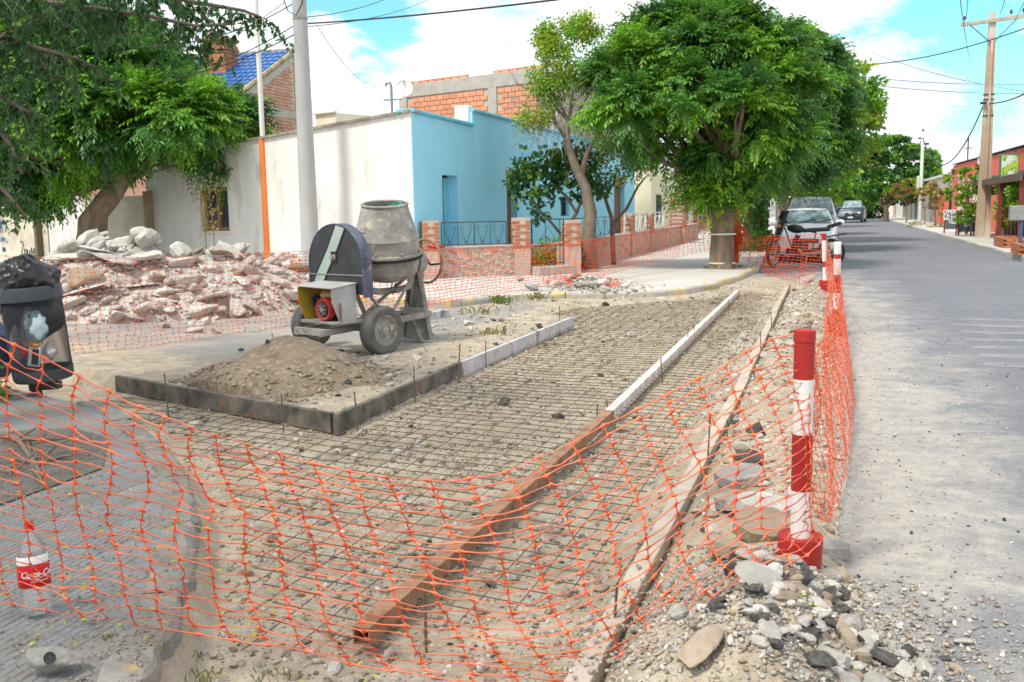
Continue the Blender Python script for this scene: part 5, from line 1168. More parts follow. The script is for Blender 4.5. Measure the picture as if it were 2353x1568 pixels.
for i in range(16):
    y = 78.2+i*.4; mb = MB(); mb.box((7.3, y, 1.65), (.04, .05, 1.2)); mb.build('railing_bar', m_dark, fence, world=True)
mb = MB(); mb.box((7.3, 81.3, 1.3), (.05, 6.3, .14)); mb.box((7.3, 81.3, 2.2), (.05, 6.3, .05)); mb.build('rail', m_dark, fence, world=True)
for (y0_, y1_, x0_, h, m, lab) in ((100, 118, 9, 3.4, m_creamlight, 'pale house beyond the fence on the right, left of the cream one'), (122, 150, 8.2, 3.6, m_whitep, 'white house front far along the right side of the street'), (160, 200, 8.2, 3.4, m_coral, 'small reddish house far along the right side')):
    t = thing('far_house', lab, 'house', (x0_, y0_, .1)); wall_prism('wall', t, m, [(x0_, y0_), (x0_, y1_), (x0_+7, y1_), (x0_+7, y0_)], .1, [h]*4)
    mb = MB()
    mb.box((x0_+3.5, (y0_+y1_)/2, h+.1), (7.3, y1_-y0_+.3, .14)); mb.build('roof', m_ring, t, world=True)
    for yy in np.arange(y0_+2, y1_-1, 5): mb = MB(); mb.box((x0_-.02, yy, 1.6), (.08, 1.3, 1.2)); mb.build('window', m_glass, t, world=True)
# left-hand houses further along, mostly behind the trees
for (y0_, y1_, x0_, h, m, lab) in ((47, 62, -8.2, 3.6, m_creamlight, 'cream house front behind the trunks of the left-hand street trees'), (62.5, 90, -8.0, 3.8, m_pinkbrick, 'brick house front farther behind the left-hand street trees'), (95, 160, -8.2, 3.5, m_white, 'white house front far along the left side of the street')):
    t = thing('far_house', lab, 'house', (x0_, y0_, .1)); wall_prism('wall', t, m, [(x0_, y0_), (x0_, y1_), (x0_-7, y1_), (x0_-7, y0_)], .1, [h]*4)
    for yy in np.arange(y0_+2, y1_-1, 5): mb = MB(); mb.box((x0_+.02, yy, 1.5), (.08, 1.3, 1.4)); mb.build('window', m_glass, t, world=True)
# brick planters on the right pavement
for px, py, w_, l_, lab in ((2320, 567, 1.2, 1.9, 'low brick planter by the slim blue post on the right pavement'), (2350, 585, .9, 1.4, 'nearest low brick planter, cut by the right edge of the picture')):
    p = G(px, py, .12); t = thing('brick_planter', lab, 'planter', (p[0]+.3, p[1], .112)); nb = 0
    mb = MB(); mb.box((0, 0, .12), (w_-.12, l_-.12, .24)); mb.build('soil', m_earth, t)
    proto = None
    for r in range(5):
        for (ax_, ay_, bx_, by_) in ((-w_/2, -l_/2, w_/2, -l_/2), (-w_/2, -l_/2, -w_/2, l_/2), (-w_/2, l_/2, w_/2, l_/2)):
            LL = math.hypot(bx_-ax_, by_-ay_); k = int(LL/.24)
            for i in range(k):
                f = (i+.5+(.25 if r % 2 else 0)*.9)/k
                if f > 1: continue
                if proto is None: mb = MB(); mb.cbox((0, 0, 0), (.22, .11, .055), .006); proto = mb.build('brick', m_brick, t); o = proto
                else: o = copy_part(proto, (0, 0, 0), parent=t)
                o.location = (ax_+(bx_-ax_)*f, ay_+(by_-ay_)*f, .035+r*.066); o.rotation_euler = (0, 0, math.atan2(by_-ay_, bx_-ax_)+random.uniform(-.02, .02))
p = G(2343, 583, .12); mb = MB(); mb.tube([(0, 0, 0), (0, 0, hgt(p, 500)-.1)], .05, 8); t = thing('blue_post', 'slim dark blue post carrying a small grey box beside the brick planters', 'post', (p[0], p[1], .1)); mb.build('pole', m_bagb, t); mb = MB(); mb.cbox((-.1, 0, hgt(p, 490)-.1), (.45, .2, .42), .02); mb.build('box', m_grey, t)
# blackboards
def text_obj(body, size, m, name, parent, loc, rot, ext=.002, shear=0., align='CENTER', bold=0.):
    cu = bpy.data.curves.new(name, 'FONT'); cu.body = body; cu.size = size; cu.extrude = ext; cu.align_x = align; cu.align_y = 'CENTER'; cu.shear = shear; cu.offset = bold; cu.resolution_u = 3
    tmp = bpy.data.objects.new('tmp_text', cu); COL.objects.link(tmp); dg = bpy.context.evaluated_depsgraph_get(); dg.update(); me = bpy.data.meshes.new_from_object(tmp.evaluated_get(dg)); bpy.data.objects.remove(tmp)
    me.materials.clear(); me.materials.append(m); o = bpy.data.objects.new(name, me); COL.objects.link(o); o.parent = parent; o.location = loc; o.rotation_euler = rot; return o
def aboard(px, py, ptop, wpx, rz, lines, lab):
    p = G(px, py, .12); dd = np.dot(p-CO, FW); W_ = wpx/2250*dd; H_ = hgt(p, ptop)-.12; t = thing('chalkboard', lab, 'chalkboard', (p[0], p[1], .112), rz)
    for s in (-1, 1):
        mb = MB(); mb.box((s*W_/2, 0, H_/2), (.07, .05, H_), rotm(-.12, 0, 0)); mb.build('leg', m_frame if s > 0 else m_redwood, t)
        mb = MB(); mb.box((s*W_/2, .35, H_/2-.05), (.06, .04, H_-.1), rotm(.2, 0, 0)); mb.build('leg', m_redwood, t)
    mb = MB(); mb.box((0, 0, H_*.58), (W_-.06, .03, H_*.80), rotm(-.12, 0, 0)); mb.build('board', m_board, t)
    for k, (tx, sz, fz_) in enumerate(lines):
        zc = H_*(.92-.14*k) if fz_ is None else H_*fz_
        text_obj(tx, sz, m_chalk, 'chalk_writing', t, (0, -.03-(H_/2-zc)*.12*-1+.0, zc), (R(90)-.12, 0, 0), bold=.008)
aboard(2188, 536, 483, 34, -.12, [('OFERTA', .24, .93), ('PATA Y', .25, .78), ('MUSLO', .25, .63), ('$80', .22, .48), ('BIEN', .25, .28)], 'left chalkboard on the right pavement with white writing starting OFERTA')
aboard(2222, 541, 495, 38, .10, [('POLLO', .2, .85), ('MILANESA', .16, .68), ('$70', .18, .52), ('ARROLLADO', .16, .3)], 'right chalkboard on the right pavement, half behind a small tree')
# ================================================================== CONCRETE MIXER
mxr = thing('concrete_mixer', 'towable concrete mixer with caked grey drum, black striped gear cover and petrol engine', 'concrete mixer', (-5.36, 10.2, 0.0), math.atan2(-.36, .933))
CX = .145
def wheel(parent, x, y, z, r, wd, hub_m, name='wheel', side=1, tread=22):
    Mx = Matrix.Translation((x, y, z))@Matrix.Rotation(math.pi/2, 4, 'Y')
    mb = MB(); mb.lathe([(r*.60, -wd*.42), (r*.70, -wd*.5), (r*.90, -wd*.5), (r*.975, -wd*.40), (r, -wd*.25), (r, -wd*.10), (r*.985, -wd*.09), (r*.985, -wd*.05), (r, -wd*.04), (r, wd*.04), (r*.985, wd*.05), (r*.985, wd*.09), (r, wd*.10), (r, wd*.25), (r*.975, wd*.40), (r*.90, wd*.5), (r*.70, wd*.5), (r*.60, wd*.42)], 40, Mx)
    t = smooth_by_angle(mb.build('tyre', m_tyre, None), 35)
    w_ = mb2 = MB(); rim = [(r*.61, -wd*.44), (r*.585, -wd*.40), (r*.56, -wd*.2), (r*.56, wd*.28), (r*.60, wd*.40), (r*.63, wd*.44), (r*.60, wd*.46), (r*.57, wd*.40), (r*.54, wd*.22), (r*.50, wd*.14), (r*.30, wd*.18), (r*.26, wd*.27), (r*.18, wd*.28), (r*.17, wd*.40), (r*.08, wd*.46), (0, wd*.46)]
    mb2.lathe([(a, b_*side) for a, b_ in rim], 36, Mx)
    for k in range(5): a = k*2*math.pi/5; mb2.tube([Mx@Vector((r*.23*math.cos(a), r*.23*math.sin(a), wd*.26*side)), Mx@Vector((r*.23*math.cos(a), r*.23*math.sin(a), wd*.34*side))], r*.035, 6)
    root = smooth_by_angle(fix_normals(mb2.build(name, hub_m, parent)), 35); t.parent = root; return root
wheel(mxr, .60, 0, .272, .28, .17, m_mixer, side=1); wheel(mxr, -.60, 0, .272, .28, .17, m_mixer, side=1)
mb = MB(); mb.tube([(-.62, 0, .27), (.62, 0, .27)], .032, 10); mb.build('axle', m_mixer, mxr)
# drum
tl_ = Matrix.Translation((CX, .56, 1.08))@Matrix.Rotation(R(6), 4, 'Y')@Matrix.Rotation(R(7), 4, 'X')
mb = MB(); mb.lathe([(0, -.30), (.15, -.30), (.30, -.255), (.352, -.19), (.372, -.10), (.378, -.03), (.38, .02)], 48, tl_); smooth_by_angle(mb.build('drum_bottom', m_mixer, mxr), 25)
mb = MB(); mb.lathe([(.385, .02), (.388, .10), (.382, .21), (.386, .22), (.378, .235), (.27, .60), (.262, .615), (.255, .60), (.36, .235), (.36, .02), (.2, -.26), (0, -.28)], 48, tl_); drum = smooth_by_angle(mb.build('drum', m_mixer, mxr), 30)
mb = MB(); pts = [tl_@Vector((.267*math.cos(a), .267*math.sin(a), .615)) for a in np.linspace(0, 2*math.pi, 41)]; mb.tube(pts, .017, 8, False); mb.build('mouth_ring', m_mixer, drum)
mb = MB(); mb.lathe([(.385, .022), (.425, .024), (.425, .052), (.385, .055)], 48, tl_); gr_ = mb.build('ring_flange', m_mixer, drum)
mb = MB()
for k in range(72):
    a = 2*math.pi*k/72; mb.box(tl_@Vector((.416*math.cos(a), .416*math.sin(a), .002)), (.022, .018, .03), (tl_.to_3x3()@rotm(0, 0, a)))
mb.lathe([(.385, -.012), (.408, -.012), (.408, .02), (.385, .02)], 48, tl_); mb.build('gear_teeth', m_dark, drum)
mb = MB()
for a in (-1.9, -1.1, -.3, .5, 2.2, 3.1): q = tl_@Vector((.386*math.cos(a), .386*math.sin(a), .075)); mb.lathe([(0, -.02), (.02, -.02), (.02, .02), (0, .03)], 8, Matrix.Translation(q)@tl_.to_3x3().to_4x4()@Matrix.Rotation(a, 4, 'Z')@Matrix.Rotation(R(90), 4, 'Y'))
mb.build('bolt', m_mixer, drum)
mb = MB(); q = tl_@Vector((-.02, -.345, .36)); mb.cbox(q, (.09, .012, .07), .004, tl_.to_3x3()@rotm(R(-16), 0, .1)); mb.build('drum_plate', m_mixer, drum)
# coil of green hose in the mouth
mb = MB(); pts = []
for k in range(60): a = k*.42; pts.append(tl_@Vector((.05+(.14+.012*math.sin(k))*math.cos(a), .10*math.sin(a)+.05, .53+.045*math.sin(a*.37)+.06*math.sin(a+.9))))
mb.tube(pts, .011, 6); o = mb.build('hose', mat('green_hose', (.03, .28, .22), (.03, .24, .2), 5, .4)); o.matrix_world = Matrix.Translation(mxr.location)@Matrix.Rotation(mxr.rotation_euler.z, 4, 'Z'); tag(o, 'green hose coiled inside the mouth of the concrete mixer drum', 'hose')
# yoke around the drum
mb = MB(); zc = 1.0
pts = [(CX, -.02, zc), (CX, .06, .95), (CX-.0, .12, .80), (CX, .22, .69), (CX, .42, .66), (CX, .72, .66), (CX, .92, .69), (CX, .99, .82), (CX, 1.0, .95)]
mb.tube(pts, .04, 8); mb.build('yoke', m_mixer, mxr)
Mh = Matrix.Translation((CX, 1.03, .99))@Matrix.Rotation(R(90), 4, 'X'); mb = MB(); mb.lathe([(0, -.07), (.15, -.07), (.16, -.05), (.16, .05), (.10, .07), (0, .07)], 24, Mh); smooth_by_angle(mb.build('tilt_gear_case', m_mixer, mxr), 30)
# hand wheel
wc = Vector((CX-.02, 1.24, .98)); mb = MB(); mb.tube([wc+Vector((.27*math.cos(a), 0, .27*math.sin(a))) for a in np.linspace(0, 2*math.pi, 33)], .017, 8, False)
hw = mb.build('hand_wheel', m_rust, mxr, smooth=True); mb = MB()
for k in range(3):
    a = R(100+120*k); mb.tube([wc, wc+Vector((.12*math.cos(a), -.03, .12*math.sin(a))), wc+Vector((.26*math.cos(a+.25), 0, .26*math.sin(a+.25)))], .015, 6)
mb.tube([wc+Vector((0, -.2, 0)), wc+Vector((0, .03, 0))], .03, 8); mb.build('spoke', m_dark, hw)
# gear cover: arched box, front face with a pale diagonal band
def arch(cx, zc, r, zb, n=18): return [(cx-r, zb)]+[(cx+r*math.cos(a), zc+r*math.sin(a)) for a in np.linspace(math.pi, 0, n)]+[(cx+r, zb)]
RA = .455; zcen = 1.02; yf, yb = -.25, -.11
out_ = arch(CX, zcen, RA, .69); mb = MB(); mb.prism([(x, yf, z) for x, z in out_], (0, .012, 0)); cov = fix_normals(mb.build('gear_cover', m_mixblack, mxr))
mb = MB(); o1, o2 = arch(CX, zcen, RA+.004, .66), arch(CX, zcen, RA-.006, .66); n = len(o1); vs = [(x, yf-.004, z) for x, z in o1]+[(x, yb, z) for x, z in o1]+[(x, yf-.004, z) for x, z in o2]+[(x, yb, z) for x, z in o2]; fs = []
for i in range(n-1): fs += [(i, i+1, n+i+1, n+i), (2*n+i, 3*n+i, 3*n+i+1, 2*n+i+1), (i, 2*n+i, 2*n+i+1, i+1), (n+i, n+i+1, 3*n+i+1, 3*n+i)]
mb.add(vs, fs); fix_normals(mb.build('cover_band', m_mixblue, mxr))
mb = MB(); mb.prism([(x, yb-.02, z) for x, z in out_], (0, .01, 0)); fix_normals(mb.build('cover_back', m_mixblack, mxr))
def clip_arch(poly):                                         # keep the band inside the arch
    res = []
    for x, z in poly:
        if z > zcen:
            d = math.hypot(x-CX, z-zcen)
            if d > RA-.012: x, z = CX+(x-CX)*(RA-.012)/d, zcen+(z-zcen)*(RA-.012)/d
        res.append((x, z))
    return res
def band(xa, xb, name, m, y, top=1.5):
    # slanted strip running from lower left to the top; xa, xb: offsets of its edges at the fold line z=.90
    def edge(x0): return [(x0-.07, .78), (x0, .90), (x0+.21, 1.2), (x0+.36, 1.46)]
    e1, e2 = clip_arch(edge(xa)), clip_arch(edge(xb)); mb = MB()
    for k in range(3): mb.add([(e1[k][0], y, e1[k][1]), (e2[k][0], y, e2[k][1]), (e2[k+1][0], y, e2[k+1][1]), (e1[k+1][0], y, e1[k+1][1])], [(0, 1, 2, 3)])
    mb.build(name, m, cov)
band(CX-.35, CX-.32, 'stripe_edge', m_black, yf-.0055); band(CX-.32, CX-.165, 'stripe', m_stripe, yf-.005); band(CX-.165, CX-.135, 'stripe_edge', m_black, yf-.0055)
mb = MB(); mb.box((CX, yf-.006, .905), (2*RA, .012, .012)); mb.build('fold', m_grey, cov)
mb = MB(); mb.box((CX-.01, yf-.0062, 1.10), (.10, .004, .13)); mb.build('inspection_hole', m_black, cov)
Mb = Matrix.Translation((CX-.015, yf-.03, 1.10))@Matrix.Rotation(R(90), 4, 'X'); mb = MB(); mb.lathe([(0, 0.02), (.022, .02), (.022, -.02), (.035, -.02), (.035, -.035)], 12, Mb); mb.build('shaft_end', m_mixer, cov)
# engine box
bx0, bx1, by0, by1, bz0, bz1 = -.08, .49, -.62, -.27, .40, .79
mb = MB(); mb.add([(bx0-.01, by0-.02, bz1+.01), (bx1+.03, by0-.02, bz1-.005), (bx1+.03, by1, bz1+.035), (bx0-.01, by1, bz1+.04)], [(0, 1, 2, 3)]); mb.prism([(bx0-.01, by0-.02, bz1+.003), (bx1+.03, by0-.02, bz1-.010), (bx1+.03, by1, bz1+.03), (bx0-.01, by1, bz1+.035)], (0, 0, .008)); fix_normals(mb.build('engine_box_lid', m_offwhite, mxr))
side = [(by0, bz1-.01), (by0, bz1-.16), (by0+.10, bz0+.01), (by1, bz0+.01), (by1, bz1+.02)]
mb = MB(); mb.prism([(bx1, y, z) for y, z in side], (.008, 0, 0)); fix_normals(mb.build('side_panel', m_offwhite, mxr))
mb = MB(); mb.prism([(bx0, y, z) for y, z in side], (.008, 0, 0)); fix_normals(mb.build('side_panel', m_yellow, mxr))['label'] = 'yellow painted side panel'
mb = MB(); mb.box(((bx0+bx1)/2, by1-.02, .6), (bx1-bx0-.02, .01, .38)); mb.build('back_panel', m_yellow, mxr)
mb = MB(); mb.cbox(((bx0+bx1)/2+.03, (by0+by1)/2+.05, bz0), (bx1-bx0+.06, by1-by0+.05, .03), .004); mb.build('engine_tray', m_mixer, mxr)
eng = MB(); eng.cbox((.22, -.42, .53), (.22, .18, .2), .03); eng.cbox((.05, -.42, .62), (.10, .14, .12), .02); eng.tube([(.05, -.50, .56), (.05, -.52, .66), (.10, -.5, .7)], .018, 6); eng = eng.build('engine', m_dark, mxr)
mb = MB(); mb.cbox((.27, -.44, .69), (.24, .15, .075), .03); mb.build('fuel_tank', mat('old_yellow_tank', (.55, .42, .22), (.45, .33, .17), 5, .5), eng)
Mf = Matrix.Translation((.30, -.56, .545))@Matrix.Rotation(R(90), 4, 'X'); mb = MB(); mb.lathe([(0, -.03), (.085, -.03), (.085, .02), (.12, .03), (.13, 0), (.13, -.05)], 28, Mf); smooth_by_angle(mb.build('starter_housing', m_red, eng), 30)
mb = MB(); mb.lathe([(0, .034), (.075, .034), (.078, .02)], 24, Mf); st_ = mb.build('starter_grille', m_dark, eng)
mb = MB()
for k in range(8): a = k*math.pi/4; mb.box(Mf@Vector((.045*math.cos(a), .045*math.sin(a), .038)), (.05, .008, .01), Mf.to_3x3()@rotm(0, 0, a))
mb.lathe([(0, .045), (.02, .045), (.02, .03)], 10, Mf); mb.build('starter_fins', m_grey, eng)
# chassis
mb = MB(); mb.cbox((.36, .18, .32), (.05, 1.75, .07), .005, rotm(R(2), 0, 0)); mb.build('chassis_rail', m_mixer, mxr)
mb = MB(); mb.cbox((-.05, .18, .32), (.05, 1.75, .07), .005, rotm(R(2), 0, 0)); mb.build('chassis_rail', m_mixer, mxr)
mb = MB(); mb.cbox((.155, -.66, .30), (.50, .05, .08), .005); mb.build('cross_member', m_mixer, mxr)
mb = MB(); mb.cbox((.155, .1, .30), (1.05, .07, .07), .005); mb.build('cross_member', m_mixer, mxr)
for a, b_ in (((.36, -.2, .35), (CX+.10, -.06, .95)), ((-.05, -.2, .35), (CX-.10, -.06, .95)), ((.36, .35, .35), (CX+.05, -.04, .90)), ((.36, .05, .33), (CX+.12, -.08, .75)), ((-.05, .35, .35), (CX-.05, -.04, .9))):
    mb = MB(); mb.tube([a, b_], .02, 4); mb.build('strut', m_mixer, mxr)
# far stand: tapering steel leg with feet and braces
mb = MB(); mb.prism([(CX-.24, 1.02, 0.02), (CX+.26, 1.02, 0.02), (CX+.07, 1.02, .96), (CX-.06, 1.02, .96)], (0, .03, 0)); std = fix_normals(mb.build('stand_plate', m_mixer, mxr))
for a, b_ in (((CX-.24, 1.0, .02), (CX-.05, 1.0, .95)), ((CX+.27, 1.0, .02), (CX+.06, 1.0, .95)), ((CX+.27, .85, .02), (CX-.15, .99, .50)), ((CX+.05, 1.0, .9), (.33, .38, .36)), ((CX-.05, 1.0, .85), (-.05, .3, .36)), ((CX+.03, .97, .9), (CX-.05, .97, .4))):
    mb = MB(); mb.tube([a, b_], .024, 4); mb.build('strut', m_mixer, mxr)
mb = MB(); mb.cbox((CX+.03, .95, .38), (.44, .05, .09), .005); mb.build('stand_crossbar', m_mixer, mxr)
mb = MB(); mb.cbox((CX+.0, .98, .02), (.58, .2, .035), .006); mb.build('stand_foot', m_mixer, mxr)
mb = MB(); mb.tube([(CX+.03, .60, .76), (CX+.02, .58, .66), (CX+.06, .57, .63), (CX+.09, .6, .68), (CX+.09, .6, .76)], .008, 5); mb.build('hook', m_dark, mxr)
mb = MB(); mb.tube([(.52, -.52, .40), (.52, -.52, .62)], .012, 6); mb.build('pin', m_rust, mxr)
# ================================================================== LITTER BIN
bp = G(108, 905, .07); lb = thing('litter_bin', 'tapering dark mesh litter bin on a short post at the left edge', 'litter bin', (bp[0], bp[1], .07))
lb.rotation_euler = (R(2.5), R(-3.5), .2); lb.scale = (.93, .93, 1.02); bpy.context.view_layer.update()
RB, RTp = .275, .262; z0_, z1_ = .14, .92
mb = MB(); mb.tube([(-.1, .0, -.05), (-.1, 0, .14)], .05, 10); mb.box((0, 0, .07), (.28, .1, .06)); mb.build('post', m_bin, lb)
mb = MB(); mb.lathe([(0, .13), (.245, .13), (.262, .15), (.268, .23), (.262, .23), (.255, .16), (0, .15)], 40); smooth_by_angle(mb.build('base_ring', m_bin, lb), 40)
mb = MB(); mb.lathe([(RTp-.012, .83), (RTp+.012, .82), (RTp+.014, .92), (RTp+.004, .935), (RTp-.012, .925)], 40); smooth_by_angle(mb.build('rim', m_bin, lb), 40)
mb = MB(); nA = 64
def cylp(a, z): r = .258; return Vector((r*math.cos(a), r*math.sin(a), z))
for s in (-1, 1):
    for k in range(nA):
        a0 = 2*math.pi*k/nA; pts = [cylp(a0+s*(z-.2)*3.4, z) for z in np.linspace(.2, .84, 16)]
        mb.tube(pts, .0022, 3, False)
mb.build('mesh_side', m_bin, lb)['kind'] = 'stuff'
mb = MB(); mb.prism([(.262*math.cos(a), .262*math.sin(a), .2) for a in np.linspace(2.2, 3.9, 12)]+[(.25*math.cos(a), .25*math.sin(a), .2) for a in np.linspace(3.9, 2.2, 12)], (0, 0, .78)); fix_normals(mb.build('back_plate', m_bin, lb))
def crumple(name, m, sc, seed, amp=.35, freq=2.2, sub=5, fold=0.):
    bm = bmesh.new(); bmesh.ops.create_icosphere(bm, subdivisions=sub, radius=1); o_ = Vector((seed*7.3, seed*2.1, 0))
    for v in bm.verts:
        d = v.co.copy(); f = 1+amp*MN.noise(d*freq+o_)+amp*.5*(1-abs(MN.noise(d*freq*2.3+o_))*2)*.5
        if fold: f += fold*(1-2*abs(MN.noise(Vector((d.x*9, d.y*2.5, d.z*3))+o_)))
        v.co = Vector((d.x*sc[0], d.y*sc[1], d.z*sc[2]))*f
    me = bpy.data.meshes.new(name); bm.to_mesh(me); bm.free(); me.materials.append(m); me.shade_smooth(); o = bpy.data.objects.new(name, me); COL.objects.link(o); return o
def inbin(x, y, z): return lb.matrix_basis@Vector((x, y, z))
bag = crumple('bin_bag', m_poly, (.235, .225, .22), 2, .22, 1.7, 5, .07); bag.location = inbin(.0, .0, .96); tag(bag, 'black polythene bag bulging out of the top of the mesh litter bin', 'bag')
bag.rotation_euler = (.2, .5, .4)
bag = crumple('bin_bag', m_poly, (.21, .22, .22), 5, .2, 2, 4, .05); bag.location = inbin(-.02, .03, .70); tag(bag, 'black liner bag seen through the upper mesh of the litter bin', 'bag')
m_blueprint = mat('pale_blue_wrapper', (.35, .55, .62), (.60, .68, .68), 9, .4); m_orangew = mat('orange_wrapper', (.75, .30, .05), (.6, .22, .05), 9, .4)
for nm, m, loc, sc, lab in (('wrapper', m_blueprint, (.10, -.16, .60), (.10, .07, .14), 'pale blue wrapper behind the mesh of the litter bin, topmost of the rubbish'), ('wrapper', m_orangew, (.06, -.2, .46), (.08, .03, .03), 'orange wrapper behind the mesh in the middle of the litter bin'), ('wrapper', m_whitep, (.17, -.12, .38), (.05, .05, .07), 'white scrap of paper low at the right of the litter bin'), ('paper_cup', m_labelred, (-.0, -.21, .40), (.05, .035, .045), 'red paper cup behind the mesh of the litter bin'), ('wrapper', mat('purple_wrapper', (.30, .08, .14), (.22, .06, .1), 6, .4), (-.08, -.17, .46), (.08, .05, .06), 'dull purple wrapper left of the bottles in the litter bin')):
    o = crumple(nm, m, sc, hash(lab) % 7+1, .3, 2.5, 3); o.location = inbin(*loc); tag(o, lab, 'litter')
o = MB(); o.cbox((0, 0, 0), (.10, .03, .17), .004); o = o.build('juice_carton', m_whitep); o.location = inbin(.08, -.215, .36); o.rotation_euler = (0, .15, .35); tag(o, 'white carton with a black panel leaning behind the mesh of the litter bin', 'carton')
q = MB(); q.box((.012, -.017, 0), (.055, .004, .13)); q.build('carton_panel', m_black, o)
def bottle_mesh(name, m, parent=None, s=1., prof=None):
    mb = MB(); mb.lathe(prof or [(0, .004), (.035, 0), (.048, .012), (.054, .03), (.053, .09), (.049, .12), (.053, .15), (.053, .19), (.050, .22), (.038, .265), (.022, .295), (.0135, .31), (.0135, .325)], 28, Matrix.Scale(s, 4)); return smooth_by_angle(mb.build(name, m, parent), 60)
for (x, y, z, lab) in ((-.12, -.17, .34, 'empty clear bottle on the left inside the litter bin'), (.01, -.18, .44, 'empty clear bottle in the middle of the litter bin')):
    o = bottle_mesh('empty_bottle', m_clear); o.location = inbin(x, y, z); o.rotation_euler = (.1, .15, 0); tag(o, lab, 'bottle')
o = crumple('blue_bag', m_bagb, (.22, .2, .28), 9, .25, 1.8, 4, .05); p = G(-25, 900, .07); o.location = (p[0], p[1], .42); tag(o, 'dark blue bag half cut by the left edge of the picture, beside the litter bin', 'bag')
# cola bottle
bp = G(88, 1412, .08); bt = thing('cola_bottle', 'large clear cola bottle with a red wrapped label standing on the paving', 'bottle', (bp[0], bp[1], .082), R(20)); bt.rotation_euler = (R(-5), R(-4), R(17))
b_ = bottle_mesh('bottle_body', m_clear, bt, 1.04)
mb = MB(); mb.lathe([(0, .362), (.016, .362), (.0165, .335), (.018, .333), (.018, .326)], 18); mb.build('cap', m_labelred, bt)
mb = MB(); rL = .0585; mb.lathe([(rL-.002, .115), (rL, .116), (rL, .20), (rL-.001, .202)], 36); lab_ = mb.build('bottle_label', m_labelred, bt, smooth=True)
mb = MB(); mb.lathe([(rL-.002, .203), (rL-.004, .232), (rL-.006, .233)], 36); mb.build('label_back', m_whitep, lab_, smooth=True)
def wrap_text(body, size, z, a0, m, shear, bold, name):
    o = text_obj(body, size, m, name, lab_, (0, 0, 0), (0, 0, 0), .0003, shear, 'CENTER', bold)
    for v in o.data.vertices: a = a0+v.co.x/rL; v.co = Vector(((rL+.0006+v.co.z)*math.cos(a), (rL+.0006+v.co.z)*math.sin(a), z+v.co.y))
    return o
af = math.atan2(-bp[1], -bp[0])-R(17)+.35
wrap_text('Coca-Cola', .033, .166, af, m_whitep, .32, .0010, 'label_script'); wrap_text('SABOR ORIGINAL', .0085, .139, af, m_whitep, 0, .0001, 'label_small_print')
mb = MB(); mb.tube([((rL+.001)*math.cos(af+a), (rL+.001)*math.sin(af+a), .150+.004*math.sin(a*6)) for a in np.linspace(-.9, .7, 16)], .0011, 4); mb.build('label_flourish', m_whitep, lab_)
# cut branches on the bare bed
bed = [G(a, b2, .07)[:2] for a, b2 in ((-60, 1185), (236, 1078), (250, 1010), (170, 985), (-60, 1000))]
for k, (pts, r, lab) in enumerate((([(-20, 985), (40, 1010), (75, 1045), (95, 1085)], .018, 'thick forked'), ([(30, 1015), (95, 1003), (155, 995)], .014, 'pale barked'), ([(10, 1050), (80, 1052), (140, 1040), (165, 1050)], .012, 'longest'), ([(60, 1000), (75, 1060), (100, 1110)], .012, 'downward pointing'), ([(-30, 1060), (30, 1075), (60, 1062)], .014, 'leftmost'), ([(90, 1045), (130, 1025), (205, 1045)], .009, 'thinnest'))):
    mb = MB(); P3 = [Vector((*G(a, b2, .12)[:2], .10+.03*math.sin(i*2+k))) for i, (a, b2) in enumerate(pts)]; mb.tube(P3, [r*(1-.12*i) for i in range(len(P3))], 8)
    for i in range(2): q = P3[i+1]; mb.tube([q, q+Vector((random.uniform(-.15, .15), random.uniform(-.1, .2), .06))], r*.5, 6)
    tag(mb.build('cut_branch', m_branch, smooth=True), lab+' cut branch lying on the dark bed in front of the litter bin', 'branch', 'cut branches in front of the litter bin')
o = MB().add([(p_[0], p_[1], .078) for p_ in bed], [(0, 1, 2, 3, 4)]).build('tree_bed', mat('dark_soil', (.13, .12, .11), (.20, .185, .165), 8, .95, .8, 60)); tag(o, kind='structure')
# ================================================================== POLES AND WIRES
def round_pole(name, px, py, label, cat, segs, z=.11, dep=None, Y=None):
    p = G(px, py, z) if Y is None else np.array([*on_line(px, np.array([0, Y]), np.array([1., 0]))[0], z]); t = thing(name, label, cat, (p[0], p[1], z))
    for nm, m, r0, r1, a, b2 in segs: mb = MB(); mb.lathe([(r0, a), (r1, b2), (0, b2+.002)], 24, None); smooth_by_angle(mb.build(nm, m, t), 50)
    return t, p
cpole, cp = round_pole('concrete_pole', 716, 642, 'thick grey concrete utility pole rising out of the picture behind the mixer', 'utility pole', [('pole', m_conpole, .21, .125, 0, 9.0)])
mb = MB()
for z in (6.65, 6.15, 5.7): mb.lathe([(.155, z-.02), (.168, z-.015), (.168, z+.015), (.155, z+.02)], 20)
mb.build('band', m_grey, cpole)
mb = MB(); mb.tube([(.1, -.12, 7.3), (.17, -.13, 6.6), (.15, -.14, 6.0), (.02, -.19, 5.75), (-.2, -.15, 5.85), (-.32, -.1, 6.1), (-.5, 0, 6.3)], .012, 6); mb.build('cable_loop', m_wire, cpole)
mb = MB(); mb.cbox((-.26, -.1, 7.1), (.24, .14, .12), .02); mb.cbox((-.45, -.1, 7.0), (.12, .1, .1), .02); mb.tube([(0, -.1, 7.05), (-.5, -.1, 7.05)], .02, 6); mb.build('cable_bracket', m_dark, cpole)
op, opp = round_pole('painted_post', 619, 628, 'slim white and orange painted steel post in front of the whitewashed wall', 'post', [('orange_base', m_orange, .105, .10, 0, 3.32), ('white_shaft', m_whitepole, .062, .055, 3.32, 9.5)])
